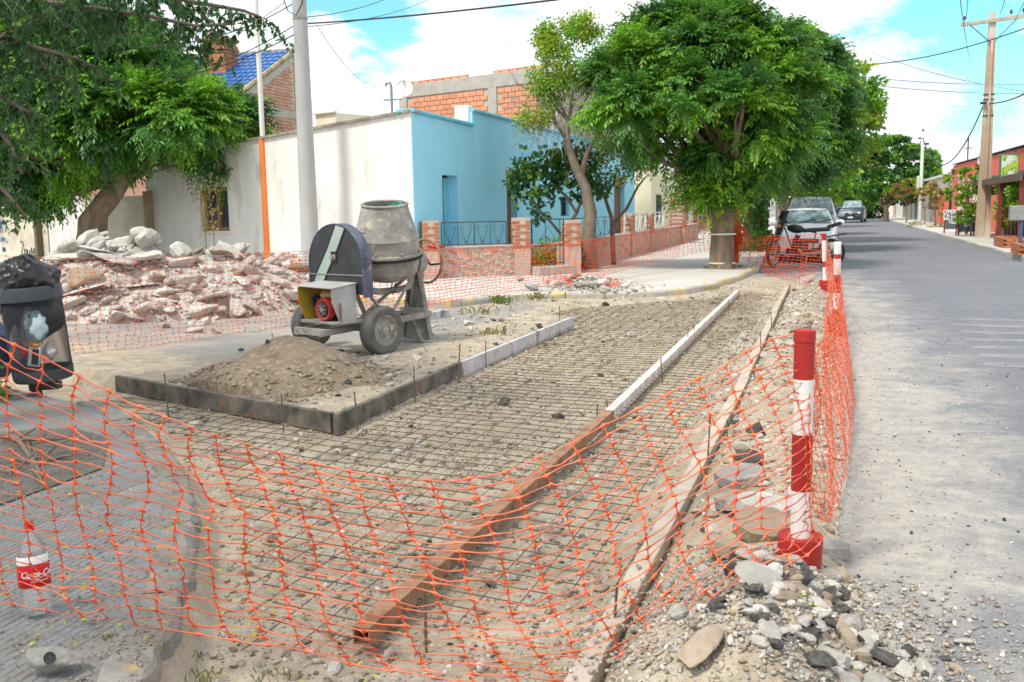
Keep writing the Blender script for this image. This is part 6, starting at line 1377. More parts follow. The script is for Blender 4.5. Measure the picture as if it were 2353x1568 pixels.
# street lamp behind the near street tree, its arm showing above the crown
pL = on_line(1693, np.array([0, 26.4]), np.array([1., 0]))[0]; sl_t = thing('street_lamp', 'orange street lamp whose curved arm shows above the big tree', 'street lamp', (pL[0], pL[1], .11))
hl = hgt(pL, -10); a1 = DP(1705, 30, 26); mb = MB(); mb.tube([(0, 0, 0), (0, 0, hl*.78), (.02, 0, hl*.88), (.2, 0, hl*.95), (.5, 0, hl+.0), (1.1, 0, hl+.12)], .075, 10); mb.build('lamp_post', m_orange, sl_t, smooth=True)
mb = MB(); mb.cbox((1.3, 0, hl+.1), (.6, .22, .14), .04); mb.build('lamp_head', m_grey, sl_t)
pT = on_line(1681, np.array([0, 31.]), np.array([1., 0]))[0]; tp2 = thing('timber_pole', 'brown timber utility pole showing above the crown of the big tree', 'utility pole', (pT[0], pT[1], .11)); mb = MB(); mb.lathe([(.16, 0), (.115, 9.5), (0, 9.5)], 16); mb.build('pole', m_door, tp2, smooth=True)
# tan pole on the right with crossarm
pR = G(2257, 546, .12); tpl = thing('utility_pole', 'tan square utility pole with wooden crossarm and insulators on the right pavement', 'utility pole', (pR[0], pR[1], .112)); hR = hgt(pR, 30)-.11
mb = MB(); mb.prism([(-.26, -.2, 0), (.26, -.2, 0), (.26, .2, 0), (-.26, .2, 0)], (0, 0, .01)); vs = []; 
for z, h in ((0, .27), (2.2, .22), (hR, .125)): vs += [(-h, -h*.8, z), (h, -h*.8, z), (h, h*.8, z), (-h, h*.8, z)]
fs = [(k+i*4, (k+1) % 4+i*4, (k+1) % 4+4+i*4, k+4+i*4) for i in (0, 1) for k in range(4)]+[(8, 9, 10, 11)]; mb = MB().add(vs, fs); mb.build('pole', m_tanpole, tpl)
mb = MB(); mb.box((0, -.235, hR*.45), (.07, .03, hR*.86)); mb.build('pole_rib', m_tanpole, tpl)
xa0, xa1 = OX(2223, 45, pR[0]-1.08), None
wA = 1.15; mb = MB(); mb.cbox((0.0, -.16, hR-.32), (2.35, .12, .15), .01, rotm(0, R(-4), R(-4))); mb.build('crossarm', m_wood2, tpl)
for s in (-1, 1): mb = MB(); mb.tube([(s*.85, -.2, hR-.38+s*.05), (0, -.2, hR-1.25)], .022, 6); mb.build('brace', m_bagb, tpl)
for x in (-1.05, .65, 1.1):
    mb = MB(); zb_ = hR-.24+x*.07; mb.tube([(x, -.16, zb_), (x, -.16, zb_+.12)], .012, 6); mb.lathe([(0, .09), (.05, .1), (.06, .14), (.035, .17), (.05, .2), (.03, .24), (0, .25)], 12, Matrix.Translation((x, -.16, zb_))); mb.build('insulator', m_dark, tpl)
mb = MB(); zc_ = hgt(pR, 238)-.11; mb.cbox((-.22, -.25, zc_), (.25, .12, .1), .02)
for dz in (-.5, .15, .35): mb.box((0, 0, zc_+dz), (.40, .34, .04))
mb.build('strap', m_dark, tpl)
for px, py, top, r, m, lab, arm in ((2113, 514, 305, .13, m_pole_green, 'pale green pole near the left end of the right-hand pavement trees', 1), (2055, 500, 320, .14, m_tanpole, 'straw-coloured pole left of the pale green one', 0), (1996, 492, 400, .14, m_conpole, 'distant grey pole by the light green tree', 0)):
    p = G(px, py, .12); t = thing('utility_pole', lab, 'utility pole', (p[0], p[1], .112)); mb = MB(); H_ = hgt(p, top); mb.lathe([(r, 0), (r*.7, H_), (0, H_)], 12); mb.build('pole', m, t, smooth=True)
    if arm: mb = MB(); mb.cbox((.25, 0, H_-.9), (.35, .15, .15), .03); mb.cbox((-.2, 0, H_-.5), (.2, .15, .12), .03); mb.cbox((0, 0, H_), (.16, .16, .25), .03); mb.build('cable_bracket', m_dark, t); mb = MB(); mb.cbox((-.18, 0, 2.9), (.25, .3, .9), .04); mb.build('meter_box', m_pole_green, t)
def wire(A, B, sag, r, lab, n=26):
    A, B = Vector(A), Vector(B); mb = MB(); mb.tube([A.lerp(B, t)-Vector((0, 0, sag*4*t*(1-t))) for t in np.linspace(0, 1, n)], r, 5); tag(mb.build('overhead_wire', m_wire), lab, 'wire', 'overhead wires')
D_ = DP
wire(D_(700, 55, 22.2), D_(1420, -18, 15), .05, .018, 'thick black cable running right from the concrete pole over the white wall')
wire(D_(700, 62, 22.2), D_(1000, -8, 40), .2, .010, 'thin wire rising right from the concrete pole')
wire(D_(700, 40, 22.2), D_(900, -8, 30), .1, .010, 'upper thin wire rising right from the concrete pole')
wire(D_(690, 72, 22.2), D_(360, 188, 21), .15, .014, 'cable dropping left from the concrete pole across the painted post')
wire(D_(690, 50, 22.2), D_(330, 175, 26), .3, .012, 'upper cable dropping left from the concrete pole towards the left tree')
wire(D_(690, -2, 22.), D_(300, 110, 16), .25, .012, 'highest cable on the left, passing above the brick chimney')
wire(D_(655, 5, 22.), D_(430, 140, 30), .1, .008, 'slanting thin wire above the blue roof')
wire(D_(728, 58, 22.2), D_(880, 190, 36), .5, .007, 'hair-thin wire falling from the concrete pole to the service mast')
c1 = D_(2262, 238, 41.); g_ = G(2113, 514, .12); hg = hgt(g_, 316); c2 = Vector((g_[0], g_[1], hg))
wire(D_(2480, 130, 26), c1, .35, .028, 'thick black cable from the right edge to the tan pole'); wire(c1, c2, 2.2, .032, 'sagging black cable from the tan pole to the pale green pole')
s_ = G(2055, 500, .12); wire(c2, (s_[0], s_[1], hgt(s_, 345)), 1.2, .035, 'sagging cable between the two distant poles')
wire(D_(2420, 40, 33), D_(1780, 130, 48), .9, .022, 'long thin wire sloping down left across the sky behind the tan pole')
wire(D_(2420, 220, 40), D_(2000, 120, 60), .3, .014, 'thin wire sloping up left behind the tan pole'); wire(D_(2420, 192, 50), D_(1900, 165, 60), .3, .016, 'faint level wire right of the big tree crown, upper one'); wire(D_(2420, 215, 50), D_(1880, 178, 60), .3, .016, 'faint level wire right of the big tree crown, lower one')
wire(D_(2205, -10, 25), D_(2232, 150, 60), .2, .012, 'steep thin wire left of the tan pole crossarm'); wire(D_(2360, -10, 25), D_(2335, 40, 41), .05, .012, 'short wire rising from the right insulator of the crossarm'); wire(D_(2312, -10, 25), D_(2298, 32, 41), .05, .012, 'short wire rising from the middle insulator of the crossarm'); wire(D_(2220, 45, 41), D_(2225, -10, 28), .05, .012, 'short wire rising from the left insulator of the crossarm')
wire(D_(1700, 30, 30), D_(1690, -15, 22), .0, .02, 'black service cable beside the brown timber pole'); wire(D_(1730, 60, 30), D_(1708, -15, 22), .0, .02, 'right-hand service cable beside the brown timber pole')
# ================================================================== VEHICLES
def carbody(name, sections, m, parent):
    """loft of half-sections: each section = (y, [(x, z) from bottom centre to top centre]) mirrored in x"""
    V = []; F = []; n = len(sections[0][1])
    for y, hs in sections:
        full = [(x, z) for x, z in hs]+[(-x, z) for x, z in hs[::-1]]; V += [(x, y if not callable(y) else y, z) for x, z in full]
    m2 = 2*n
    for i in range(len(sections)-1):
        for k in range(m2-1): F.append((i*m2+k, i*m2+k+1, (i+1)*m2+k+1, (i+1)*m2+k))
    F.append(tuple(range(m2))[::-1]); F.append(tuple((len(sections)-1)*m2+k for k in range(m2)))
    o = fix_normals(MB().add(V, F).build(name, m, parent)); return smooth_by_angle(o, 32)
def sec(y, hw, zb, zs, zt, rw=None):   # half width, sill, shoulder, top, roof half-width
    rw = hw*.93 if rw is None else rw
    return (y, [(0, zb), (hw*.9, zb), (hw*.98, zb+.08), (hw, zs*.6+zb*.4), (hw*.985, zs-.04), (hw*.95, zs), (rw, zt-.05 if zt-zs > .15 else zt-.01), (rw*.88, zt-.01), (0, zt+.02)])
def quadpanel(name, m, parent, pts, th=.012): mb = MB(); a = [Vector(p) for p in pts]; n = (a[1]-a[0]).cross(a[2]-a[0]).normalized(); mb.prism(a, n*th); return fix_normals(mb.build(name, m, parent))
def car(loc, rz, label, paint, L=3.8, W=1.62, hood=.95, roof=1.45, cab0=1.05, cab1=3.2, kind='hatch', group=None, cat='car', ws=(.30, .70), lampm=None, grille=True):
    t = thing('parked_car' if kind != 'pickup_moving' else 'pickup_truck', label, cat, loc, rz, group); h = W/2; zb = .22
    S_ = [sec(0, h*.80, zb+.10, hood*.62, hood*.66), sec(.10, h*.93, zb, hood*.78, hood*.80), sec(.45, h*.98, zb, hood*.90, hood*.92), sec(cab0-.05, h, zb, hood*.98, hood+.02), sec(cab0+.05, h, zb, hood, hood+.06, h*.86)]
    S_ += [sec(cab0+.75, h, zb, hood, roof-.04, h*.74), sec(cab0+1.1, h, zb, hood, roof, h*.73), sec(cab1-.4, h, zb, hood, roof, h*.73), sec(cab1, h, zb, hood, roof-.06, h*.72)]
    if kind == 'hatch': S_ += [sec(L-.15, h*.97, zb, hood, hood+.1, h*.80), sec(L, h*.9, zb+.1, hood*.9, hood*.95)]
    else: S_ += [sec(cab1+.05, h, zb, hood, hood+.04), sec(L-.05, h*.98, zb, hood, hood+.03), sec(L, h*.95, zb+.1, hood*.98, hood)]
    body = carbody('body', S_, paint, t)
    y0, y1 = cab0+.02, cab0+.74; zA, zB = hood+.075, roof-.05
    quadpanel('windscreen', m_windscreen, body, [(-h*.84, y0+.01, zA), (h*.84, y0+.01, zA), (h*.70, y1-.02, zB), (-h*.70, y1-.02, zB)], -.018 if False else .018)
    for s in (-1, 1):
        quadpanel('side_window', m_glass, body, [(s*h*.935, y0+.25, hood+.05), (s*h*.945, cab1-.45, hood+.05), (s*h*.78, cab1-.5, roof-.12), (s*h*.775, y1+.12, roof-.12)], .02*s)
        mb = MB(); bm = bmesh.new(); bmesh.ops.create_icosphere(bm, subdivisions=2, radius=1)
        for v in bm.verts: v.co = Vector((v.co.x*.13, v.co.y*.06, v.co.z*.085))
        mb.addbm(bm, None, (s*(h+.10), cab0+.28, hood+.08)); mb.build('wing_mirror', paint, body, smooth=True)
        mb = MB(); bm = bmesh.new(); bmesh.ops.create_icosphere(bm, subdivisions=2, radius=1)
        for v in bm.verts: v.co = Vector((v.co.x*.17, v.co.y*.12, v.co.z*.09))
        mb.addbm(bm, rotm(0, s*.25, s*-.3), (s*h*.70, .12, hood*.70)); mb.build('headlight', lampm or m_lamp, body, smooth=True)
        for y in (.72, L-.75): wheel(t, s*(h-.10), y, .30, .30, .19, m_grey, side=s)
    mb = MB(); mb.box((0, -.005, hood*.60), (W*.42, .05, .10)); mb.build('grille', m_black, body)
    mb = MB(); mb.box((0, .0, .34), (W*.62, .06, .14)); mb.build('air_intake', m_black, body)
    mb = MB(); mb.box((0, -.03, .45), (.42, .02, .13)); mb.build('number_plate', m_whitep, body)
    for s in (-.28, .25): mb = MB(); mb.tube([(s*W*.5, cab0-.01, hood+.09), (s*W*.5+.5, cab0+.08, hood+.17)], .012, 5); mb.build('wiper', m_black, body)
    return t
pc_ = on_line(1853, np.array([0, 28.6]), np.array([1., 0]))[0]; th = 0.02
c1_ = car((pc_[0], pc_[1]-.3, 0), th, 'white hatchback parked facing the camera, just behind the black motorbike', m_carwhite, L=3.9, W=1.66, hood=1.0, roof=1.48)
mb = MB(); mb.tube([(0, 1.5, 1.49), (0, 1.55, 1.75)], .006, 4); mb.build('aerial', m_black, c1_)
for s, dx in ((1, 0), (-1, 0)):
    mb = MB(); mb.cbox((s*.36, 1.9, 1.22), (.24, .12, .26), .05); mb.build('head_rest', m_black, c1_)
pc2 = on_line(1864, np.array([0, 35.5]), np.array([1., 0]))[0]
car((pc2[0], pc2[1], 0), .02, 'white pickup parked behind the white hatchback, only its roof and windscreen showing', m_carwhite, L=5.2, W=1.85, hood=1.15, roof=1.86, cab0=1.2, cab1=3.3, kind='pickup', cat='pickup')
pk = on_line(1954, np.array([0, 88.]), np.array([1., 0]))[0]
dk = car((pk[0], pk[1], 0), -.10, 'dark pickup truck driving towards the camera down the middle of the street', m_carteal, L=5.2, W=1.95, hood=1.16, roof=1.88, cab0=1.3, cab1=3.3, kind='pickup_moving', cat='pickup', lampm=m_lamp)
mb = MB(); mb.tube([(.11*math.cos(a), -.02, .80+.11*math.sin(a)) for a in np.linspace(0, 6.283, 17)], .022, 4, False); mb.tube([(-.06, -.03, .88), (-.02, -.03, .80), (0, -.03, .84), (.02, -.03, .80), (.06, -.03, .88)], .014, 4); mb.tube([(-.075, -.03, .83), (-.03, -.03, .72), (0, -.03, .79), (.03, -.03, .72), (.075, -.03, .83)], .014, 4); mb.build('badge', m_whitep, dk)
pk2 = on_line(1929, np.array([0, 104.]), np.array([1., 0]))[0]; car((pk2[0], pk2[1], 0), 0, 'small dark blue car behind the dark pickup on the street', m_bagb, L=4, W=1.7)
pk3 = on_line(1915, np.array([0, 120.]), np.array([1., 0]))[0]; car((pk3[0]-.3, pk3[1], 0), 0, 'tiny pale car parked far down the left side', m_carwhite, L=4, W=1.7, roof=1.6)
# motorbike across the lane in front of the hatchback
mp_ = on_line(1850, np.array([0, 26.6]), np.array([1., 0]))[0]; bk = thing('motorbike', 'black motorbike parked across the lane behind the orange net', 'motorbike', (mp_[0]-.05, mp_[1], 0), R(10)); bk.scale = (1.12, 1.12, 1.14)
def moto_wheel(x, parent, steer=0):
    Mx = Matrix.Translation((x, 0, .31))@Matrix.Rotation(steer, 4, 'Z')@Matrix.Rotation(math.pi/2, 4, 'X'); mb = MB(); mb.lathe([(.255, -.035), (.29, -.048), (.315, -.025), (.318, 0), (.315, .025), (.29, .048), (.255, .035), (.255, -.035)], 36, Mx); tr_ = mb.build('tyre', m_black, None, smooth=True)
    mb = MB(); mb.lathe([(.235, -.02), (.257, -.03), (.257, .03), (.235, .02), (.235, -.02)], 32, Mx); mb.lathe([(0, -.05), (.06, -.05), (.06, .05), (0, .05)], 14, Mx)
    for k in range(12): a = k*math.pi/6; mb.tube([Mx@Vector((.05*math.cos(a), .05*math.sin(a), .02*(-1)**k)), Mx@Vector((.24*math.cos(a+.1), .24*math.sin(a+.1), 0))], .003, 4)
    w_ = mb.build('wheel', m_grey, parent); tr_.parent = w_; return w_
moto_wheel(-.66, bk, 1.0); moto_wheel(.64, bk)
mb = MB()
for s in (-1, 1): mb.tube([(-.66, s*.10, .31), (-.42, s*.10, .98)], .024, 8)
mb.build('fork', m_grey, bk); mb = MB(); mb.tube([(-.42, -.38, 1.06), (-.36, -.12, 1.02), (-.42, 0, 1.0), (-.36, .12, 1.02), (-.42, .38, 1.06)], .015, 6); hb_ = mb.build('handlebar', m_black, bk)
for s in (-1, 1):
    mb = MB(); mb.tube([(-.40, s*.30, 1.05), (-.44, s*.36, 1.22)], .008, 5); mb.lathe([(0, -.01), (.055, -.01), (.06, .01), (0, .015)], 14, Matrix.Translation((-.44, s*.38, 1.26))@Matrix.Rotation(R(80), 4, 'Y')); mb.build('mirror', m_black, hb_)
    mb = MB(); bm = bmesh.new(); bmesh.ops.create_icosphere(bm, subdivisions=2, radius=.042); mb.addbm(bm, None, (-.56, s*.20, .93)); mb.build('indicator', m_amber, bk, smooth=True)
mb = MB(); mb.prism([(-.64, -.15, .66), (-.64, .15, .66), (-.54, .20, 1.0), (-.42, .15, 1.26), (-.42, -.15, 1.26), (-.54, -.20, 1.0)], (.10, 0, .02)); mb.cbox((-.50, 0, 1.18), (.05, .24, .22), .02, rotm(0, .4, 0)); fr_ = fix_normals(mb.build('front_fairing', m_black, bk))
mb = MB(); bm = bmesh.new(); bmesh.ops.create_icosphere(bm, subdivisions=3, radius=1)
for v in bm.verts: v.co = Vector((v.co.x*.05, v.co.y*.10, v.co.z*.085))
mb.addbm(bm, rotm(0, .3, 0), (-.585, 0, .93)); mb.build('headlight', m_lamp, fr_, smooth=True)
mb = MB(); mb.prism([(-.98, -.045, .50), (-.98, .045, .50), (-.62, .055, .68), (-.62, -.055, .68)], (0, 0, .02)); mb.build('front_mudguard', m_black, bk)
mb = MB(); bm = bmesh.new(); bmesh.ops.create_icosphere(bm, subdivisions=3, radius=1)
for v in bm.verts: v.co = Vector((v.co.x*.20, v.co.y*.13, v.co.z*.10))
mb.addbm(bm, rotm(0, .15, 0), (-.16, 0, .86)); mb.build('fuel_tank', m_black, bk, smooth=True)
mb = MB(); mb.cbox((.30, 0, .83), (.62, .22, .09), .035, rotm(0, -.05, 0)); mb.cbox((.70, 0, .93), (.34, .14, .08), .03, rotm(0, -.3, 0)); mb.build('seat', m_dark, bk)
mb = MB(); mb.prism([(.55, -.05, .66), (.55, .05, .66), (.98, .04, .72), (.98, -.04, .72)], (0, 0, .025)); mb.build('rear_mudguard', m_black, bk)
mb = MB(); mb.cbox((-.05, 0, .45), (.34, .24, .26), .05); mb.tube([(-.18, 0, .55), (-.1, 0, .72)], .06, 10); mb.build('engine', m_dark, bk); mb = MB()
for a, b2 in (((-.42, 0, .92), (-.2, 0, .32)), ((-.42, 0, .95), (.3, 0, .76)), ((-.2, 0, .32), (.2, 0, .30)), ((.2, 0, .30), (.3, 0, .76)), ((.2, .1, .35), (.64, .1, .31)), ((.2, -.1, .35), (.64, -.1, .31)), ((.62, .11, .34), (.42, .11, .74)), ((.62, -.11, .34), (.42, -.11, .74))): mb.tube([a, b2], .018, 6)
mb.build('frame', m_dark, bk)
mb = MB(); mb.tube([(-.12, -.12, .40), (.0, -.14, .28), (.5, -.15, .34), (.85, -.15, .40)], .035, 8); mb.build('exhaust', m_grey, bk); mb = MB(); mb.tube([(.1, -.1, .32), (.02, -.34, .02)], .012, 5); mb.build('side_stand', m_grey, bk)
# ================================================================== SAFETY NETS
def net_mesh(name, P, m, wn=.010, wm=.0035, th=.0012, label='', wv=None, wig=.0, sag=.0, group=None, rows_thick=(0,)):
    """P: (rows, cols, 3) node positions; every strand is a thin tape that widens into the knots"""
    P = np.asarray(P, float); nr, nc = P.shape[:2]; V = []; F = []; T = []
    du = np.gradient(P, axis=1); dv = np.gradient(P, axis=0); Nn = np.cross(du, dv); Nn /= np.linalg.norm(Nn, axis=-1, keepdims=True)+1e-9
    ts = np.array([0, .12, .5, .88, 1.])
    def strands(A, B, NA, NB, w_prof, tone, wigv, k0):
        n = len(A); d = B-A; L_ = np.linalg.norm(d, axis=1, keepdims=True)+1e-9; dn = d/L_
        pts = A[:, None]+d[:, None]*ts[None, :, None]
        nn = (NA[:, None]*(1-ts)[None, :, None]+NB[:, None]*ts[None, :, None]); nn /= np.linalg.norm(nn, axis=-1, keepdims=True)+1e-9
        side_ = np.cross(nn, dn[:, None]); side_ /= np.linalg.norm(side_, axis=-1, keepdims=True)+1e-9
        bow = (ts*(1-ts)*4)[None, :, None]
        pts = pts+bow*(side_*wigv[:, :1, None]+nn*wigv[:, 1:2, None]+np.array([0, 0, -1.])*wigv[:, 2:3, None])
        tw = wigv[:, 3][:, None, None]*bow; s2 = side_*np.cos(tw)+nn*np.sin(tw); n2 = nn*np.cos(tw)-side_*np.sin(tw)
        w_ = w_prof[None, :, None]; vv = np.stack([pts+s2*w_, pts+n2*th, pts-s2*w_, pts-n2*th], 2)      # n,5,4,3
        base = k0+np.arange(n)[:, None, None]*20; s_i = np.arange(4)[None, :, None]*4; k = np.arange(4)[None, None, :]
        f = np.stack([base+s_i+k, base+s_i+(k+1) % 4, base+s_i+4+(k+1) % 4, base+s_i+4+k], -1).reshape(-1, 4)
        return vv.reshape(-1, 3), f, np.repeat(tone, 20)
    k0 = 0
    A, B = P[:, :-1].reshape(-1, 3), P[:, 1:].reshape(-1, 3); NA, NB = Nn[:, :-1].reshape(-1, 3), Nn[:, 1:].reshape(-1, 3)
    ln = np.linalg.norm(B-A, axis=1); r0 = np.repeat(np.arange(nr), nc-1)
    wg = np.stack([rng.normal(0, wig, len(A)), rng.normal(0, wig*1.2, len(A)), np.abs(rng.normal(0, sag, len(A))), rng.normal(0, .8, len(A))], -1)
    wg[np.isin(r0, rows_thick)] *= .25
    v, f, t = strands(A, B, NA, NB, np.array([wn, wm*1.45, wm, wm*1.45, wn]), rng.random(len(A)), wg, 0); V.append(v); F.append(f); T.append(t); k0 += len(v)
    A, B = P[:-1].reshape(-1, 3), P[1:].reshape(-1, 3); NA, NB = Nn[:-1].reshape(-1, 3), Nn[1:].reshape(-1, 3)
    wg = np.stack([rng.normal(0, wig*.4, len(A)), rng.normal(0, wig*.5, len(A)), np.zeros(len(A)), rng.normal(0, .3, len(A))], -1)
    wv = wv or wm*.9; v, f, t = strands(A, B, NA, NB, np.array([wn*.8, wv*1.2, wv, wv*1.2, wn*.8]), rng.random(len(A)), wg, k0); V.append(v); F.append(f); T.append(t)
    m, m2_ = m if isinstance(m, tuple) else (m, None)
    o = np_mesh(name, np.concatenate(V), np.concatenate(F), m, tone=np.concatenate(T))
    if m2_ is not None: o.data.materials.append(m2_); mi = np.zeros(sum(len(x) for x in F), np.int32); mi[len(F[0]):] = 1; o.data.polygons.foreach_set('material_index', mi)
    return tag(o, label, 'safety net', group)
def interp_col(pts, n, jit=0.):
    pts = np.array(pts, float); d = np.r_[0, np.cumsum(np.linalg.norm(np.diff(pts, axis=0), axis=1))]; s = np.linspace(0, d[-1], n); 
    return np.stack([np.interp(s, d, pts[:, i]) for i in range(pts.shape[1])], -1)
NG = 'orange safety nets round the works'
cols = {
 -3: [(-262, 640), (-290, 800), (-260, 1050), (-200, 1350)], -2: [(-190, 668), (-215, 800), (-190, 1050), (-130, 1365)], -1: [(-110, 705), (-130, 800), (-120, 940), (-85, 1150), (-55, 1345), (-40, 1375)],
 0: [(-38, 752), (-60, 830), (-55, 930), (-38, 1060), (-10, 1240), (5, 1340), (30, 1388)],
 1: [(32, 790), (14, 850), (15, 930), (24, 1025), (42, 1110), (60, 1210), (74, 1300), (79, 1345), (107, 1402)],
 2: [(100, 823), (92, 860), (90, 900), (94, 960), (95, 1040), (103, 1100), (117, 1160), (132, 1240), (144, 1290), (147, 1340), (155, 1385), (190, 1417)],
 3: [(182, 863), (164, 915), (167, 941), (170, 1000), (174, 1044), (171, 1115), (176, 1170), (190, 1219), (207, 1270), (214, 1322), (217, 1380), (245, 1420)],
 4: [(251, 898), (241, 950), (241, 1000), (259, 1045), (257, 1103), (242, 1163), (249, 1214), (269, 1263), (282, 1311), (284, 1368), (311, 1435)],
 5: [(322, 933), (307, 955), (302, 1000), (318, 1035), (340, 1075), (343, 1120), (342, 1145), (327, 1176), (326, 1231), (344, 1283), (355, 1330), (359, 1387), (374, 1445)],
 6: [(378, 958), (366, 1000), (378, 1044), (400, 1100), (419, 1130), (405, 1185), (400, 1245), (414, 1290), (426, 1360), (434, 1420), (456, 1458)],
 7: [(439, 983), (432, 1030), (440, 1060), (460, 1110), (490, 1160), (478, 1210), (476, 1265), (488, 1320), (498, 1390), (515, 1440), (538, 1472)],
 8: [(493, 1000), (500, 1046), (508, 1080), (535, 1140), (565, 1190), (560, 1240), (562, 1290), (570, 1360), (590, 1430), (615, 1482)],
 9: [(568, 1022), (572, 1046), (590, 1080), (620, 1160), (640, 1220), (645, 1300), (655, 1365), (668, 1430), (700, 1497)],
 10: [(640, 1042), (655, 1085), (690, 1170), (720, 1250), (730, 1330), (740, 1400), (760, 1460), (805, 1525)],
 11: [(720, 1063), (740, 1120), (785, 1230), (808, 1290), (820, 1370), (830, 1440), (860, 1500), (900, 1540)],
 12: [(800, 1084), (830, 1145), (862, 1245), (895, 1312), (909, 1380), (939, 1462), (977, 1537), (995, 1555)],
 13: [(887, 1097), (915, 1150), (950, 1240), (985, 1310), (1005, 1380), (1045, 1450), (1077, 1520), (1090, 1568)],
 14: [(984, 1103), (1000, 1130), (1030, 1210), (1065, 1290), (1080, 1370), (1105, 1440), (1145, 1510), (1190, 1570)],
 15: [(1075, 1099), (1090, 1130), (1120, 1200), (1150, 1270), (1165, 1350), (1180, 1420), (1225, 1490), (1290, 1582)],
 16: [(1163, 1083), (1180, 1110), (1208, 1180), (1232, 1260), (1245, 1330), (1270, 1400), (1310, 1470), (1360, 1580)],
 17: [(1236, 1052), (1255, 1090), (1290, 1160), (1318, 1230), (1330, 1290), (1350, 1380), (1400, 1450), (1420, 1490), (1457, 1542)],
 18: [(1314, 1018), (1335, 1060), (1375, 1130), (1400, 1200), (1412, 1270), (1430, 1340), (1460, 1400), (1500, 1460), (1529, 1495)],
 19: [(1388, 978), (1405, 1020), (1430, 1065), (1455, 1125), (1477, 1180), (1487, 1250), (1490, 1290), (1507, 1340), (1540, 1375), (1595, 1430), (1610, 1445)],
 20: [(1461, 940), (1480, 985), (1510, 1050), (1540, 1110), (1557, 1180), (1560, 1240), (1570, 1290), (1600, 1340), (1653, 1386)],
 21: [(1533, 905), (1545, 960), (1572, 1000), (1601, 1051), (1616, 1084), (1626, 1139), (1623, 1188), (1626, 1234), (1645, 1281), (1695, 1325), (1713, 1346)],
 22: [(1603, 871), (1616, 915), (1627, 943), (1647, 984), (1670, 1015), (1688, 1054), (1694, 1080), (1687, 1140), (1688, 1190), (1702, 1245), (1728, 1280), (1772, 1311)],
 23: [(1666, 838), (1680, 885), (1705, 950), (1725, 985), (1755, 1045), (1750, 1100), (1747, 1160), (1748, 1210), (1760, 1236), (1800, 1270), (1819, 1293)],
 24: [(1711, 813), (1740, 850), (1762, 905), (1785, 955), (1803, 1010), (1808, 1060), (1808, 1130), (1806, 1200), (1818, 1245), (1835, 1260), (1857, 1276)],
 25: [(1771, 780), (1787, 805), (1805, 850), (1828, 905), (1840, 950), (1850, 1000), (1854, 1090), (1852, 1180), (1850, 1215), (1870, 1235), (1884, 1250)],
 26: [(1838, 765), (1850, 800), (1858, 850), (1860, 920), (1861, 1000), (1862, 1090), (1862, 1180), (1866, 1215), (1882, 1232), (1890, 1240)]}
NR = 24; keys = sorted(cols); Pn = np.zeros((NR, len(keys), 3))
for j, k in enumerate(keys):
    c = interp_col(cols[k], NR); f = np.clip(k/26, -.15, 1)
    dt = np.interp(k, [-3, 0, 14, 22, 25, 26], [3.15, 3.35, 3.45, 3.85, 4.0, 4.04]); db = np.interp(k, [-3, 0, 14, 22, 24, 26], [3.75, 3.66, 3.50, 3.62, 3.80, 4.0])
    for i in range(NR):
        t = i/(NR-1); dep = dt+(db-dt)*t+.03*math.sin(j*1.1+i*.5)*(k < 22)+.015*math.sin(i*1.3+j*.4)*(k < 22)
        if k >= 25: dep = 4.05-.02+ (0 if i < 20 else -.03)
        Pn[i, j] = DP(c[i, 0]+rng.normal(0, 1.0), c[i, 1]+rng.normal(0, 1.0), dep)
net_mesh('safety_net', Pn, (m_netpale, m_net), .0092, .0023, .0010, 'nearest orange plastic net sagging across the foreground from the left edge to the striped post', wv=.0024, wig=.0085, sag=.007, group=NG, rows_thick=(0, NR-1))
def net_between(name, stations, rows, cols_n, label, wob=.03, wn=.009, wm=.004, m=None, wig=.004, th=.0015, crump=0.):
    """stations: (x, y, ztop, zbottom, lean_x, lean_y) along the run"""
    st = np.array(stations, float); d = np.r_[0, np.cumsum(np.hypot(*np.diff(st[:, :2], axis=0).T))]; s = np.linspace(0, d[-1], cols_n); P = np.zeros((rows, cols_n, 3))
    S2 = np.stack([np.interp(s, d, st[:, i]) for i in range(st.shape[1])], -1)
    for j in range(cols_n):
        x, y, zt_, zb_, lx, ly = S2[j]
        for i in range(rows):
            t = i/(rows-1); bul = math.sin(math.pi*t)
            P[i, j] = (x+lx*t+wob*bul*math.sin(j*.55+i*.25)+rng.normal(0, wob*.12), y+ly*t+wob*bul*math.cos(j*.4+1)+rng.normal(0, wob*.12), zt_+(zb_-zt_)*t**(1+crump)+rng.normal(0, .003))
    return net_mesh(name, P, m or m_net, wn, wm, th, label, wig=wig, sag=wig, group=NG)
# beside the road, from the nearest post to the second one, its lower edge kicked out over the asphalt
p1 = G(1836, 1340); p2 = G(1920, 772); p3 = G(1897, 676)
net_between('safety_net', [(p1[0]+.03, p1[1]+.02, 1.00, .28, .03, .02), (p1[0]+.03, p1[1]+.7, .92, .06, .10, 0), (-.02, 6.2, .80, .02, .16, 0), (-.03, 8.0, .72, .02, .24, 0), (-.02, 10, .72, .02, .24, 0), (p2[0]-.05, p2[1]-.3, .95, .05, .18, 0), (p2[0], p2[1], 1.0, .1, .05, 0)], 24, 84, 'orange net along the road edge between the nearest and the second striped post', wob=.035, wn=.0065, wm=.0024, m=(m_netpale, m_net), wig=.006)
net_between('safety_net', [(p2[0], p2[1], 1.02, .12, .0, 0), (p2[0]+.0, 14.5, .80, .1, .1, 0), (0., 16.5, .75, .05, .1, 0), (p3[0], p3[1], 1.0, .1, 0, 0)], 22, 44, 'orange net between the second and the farthest striped post', wob=.05, wn=.009, wm=.004, m=(m_netpale, m_net))
tr = G(1690, 612, .12)
p3t = G(1885, 640, 0)
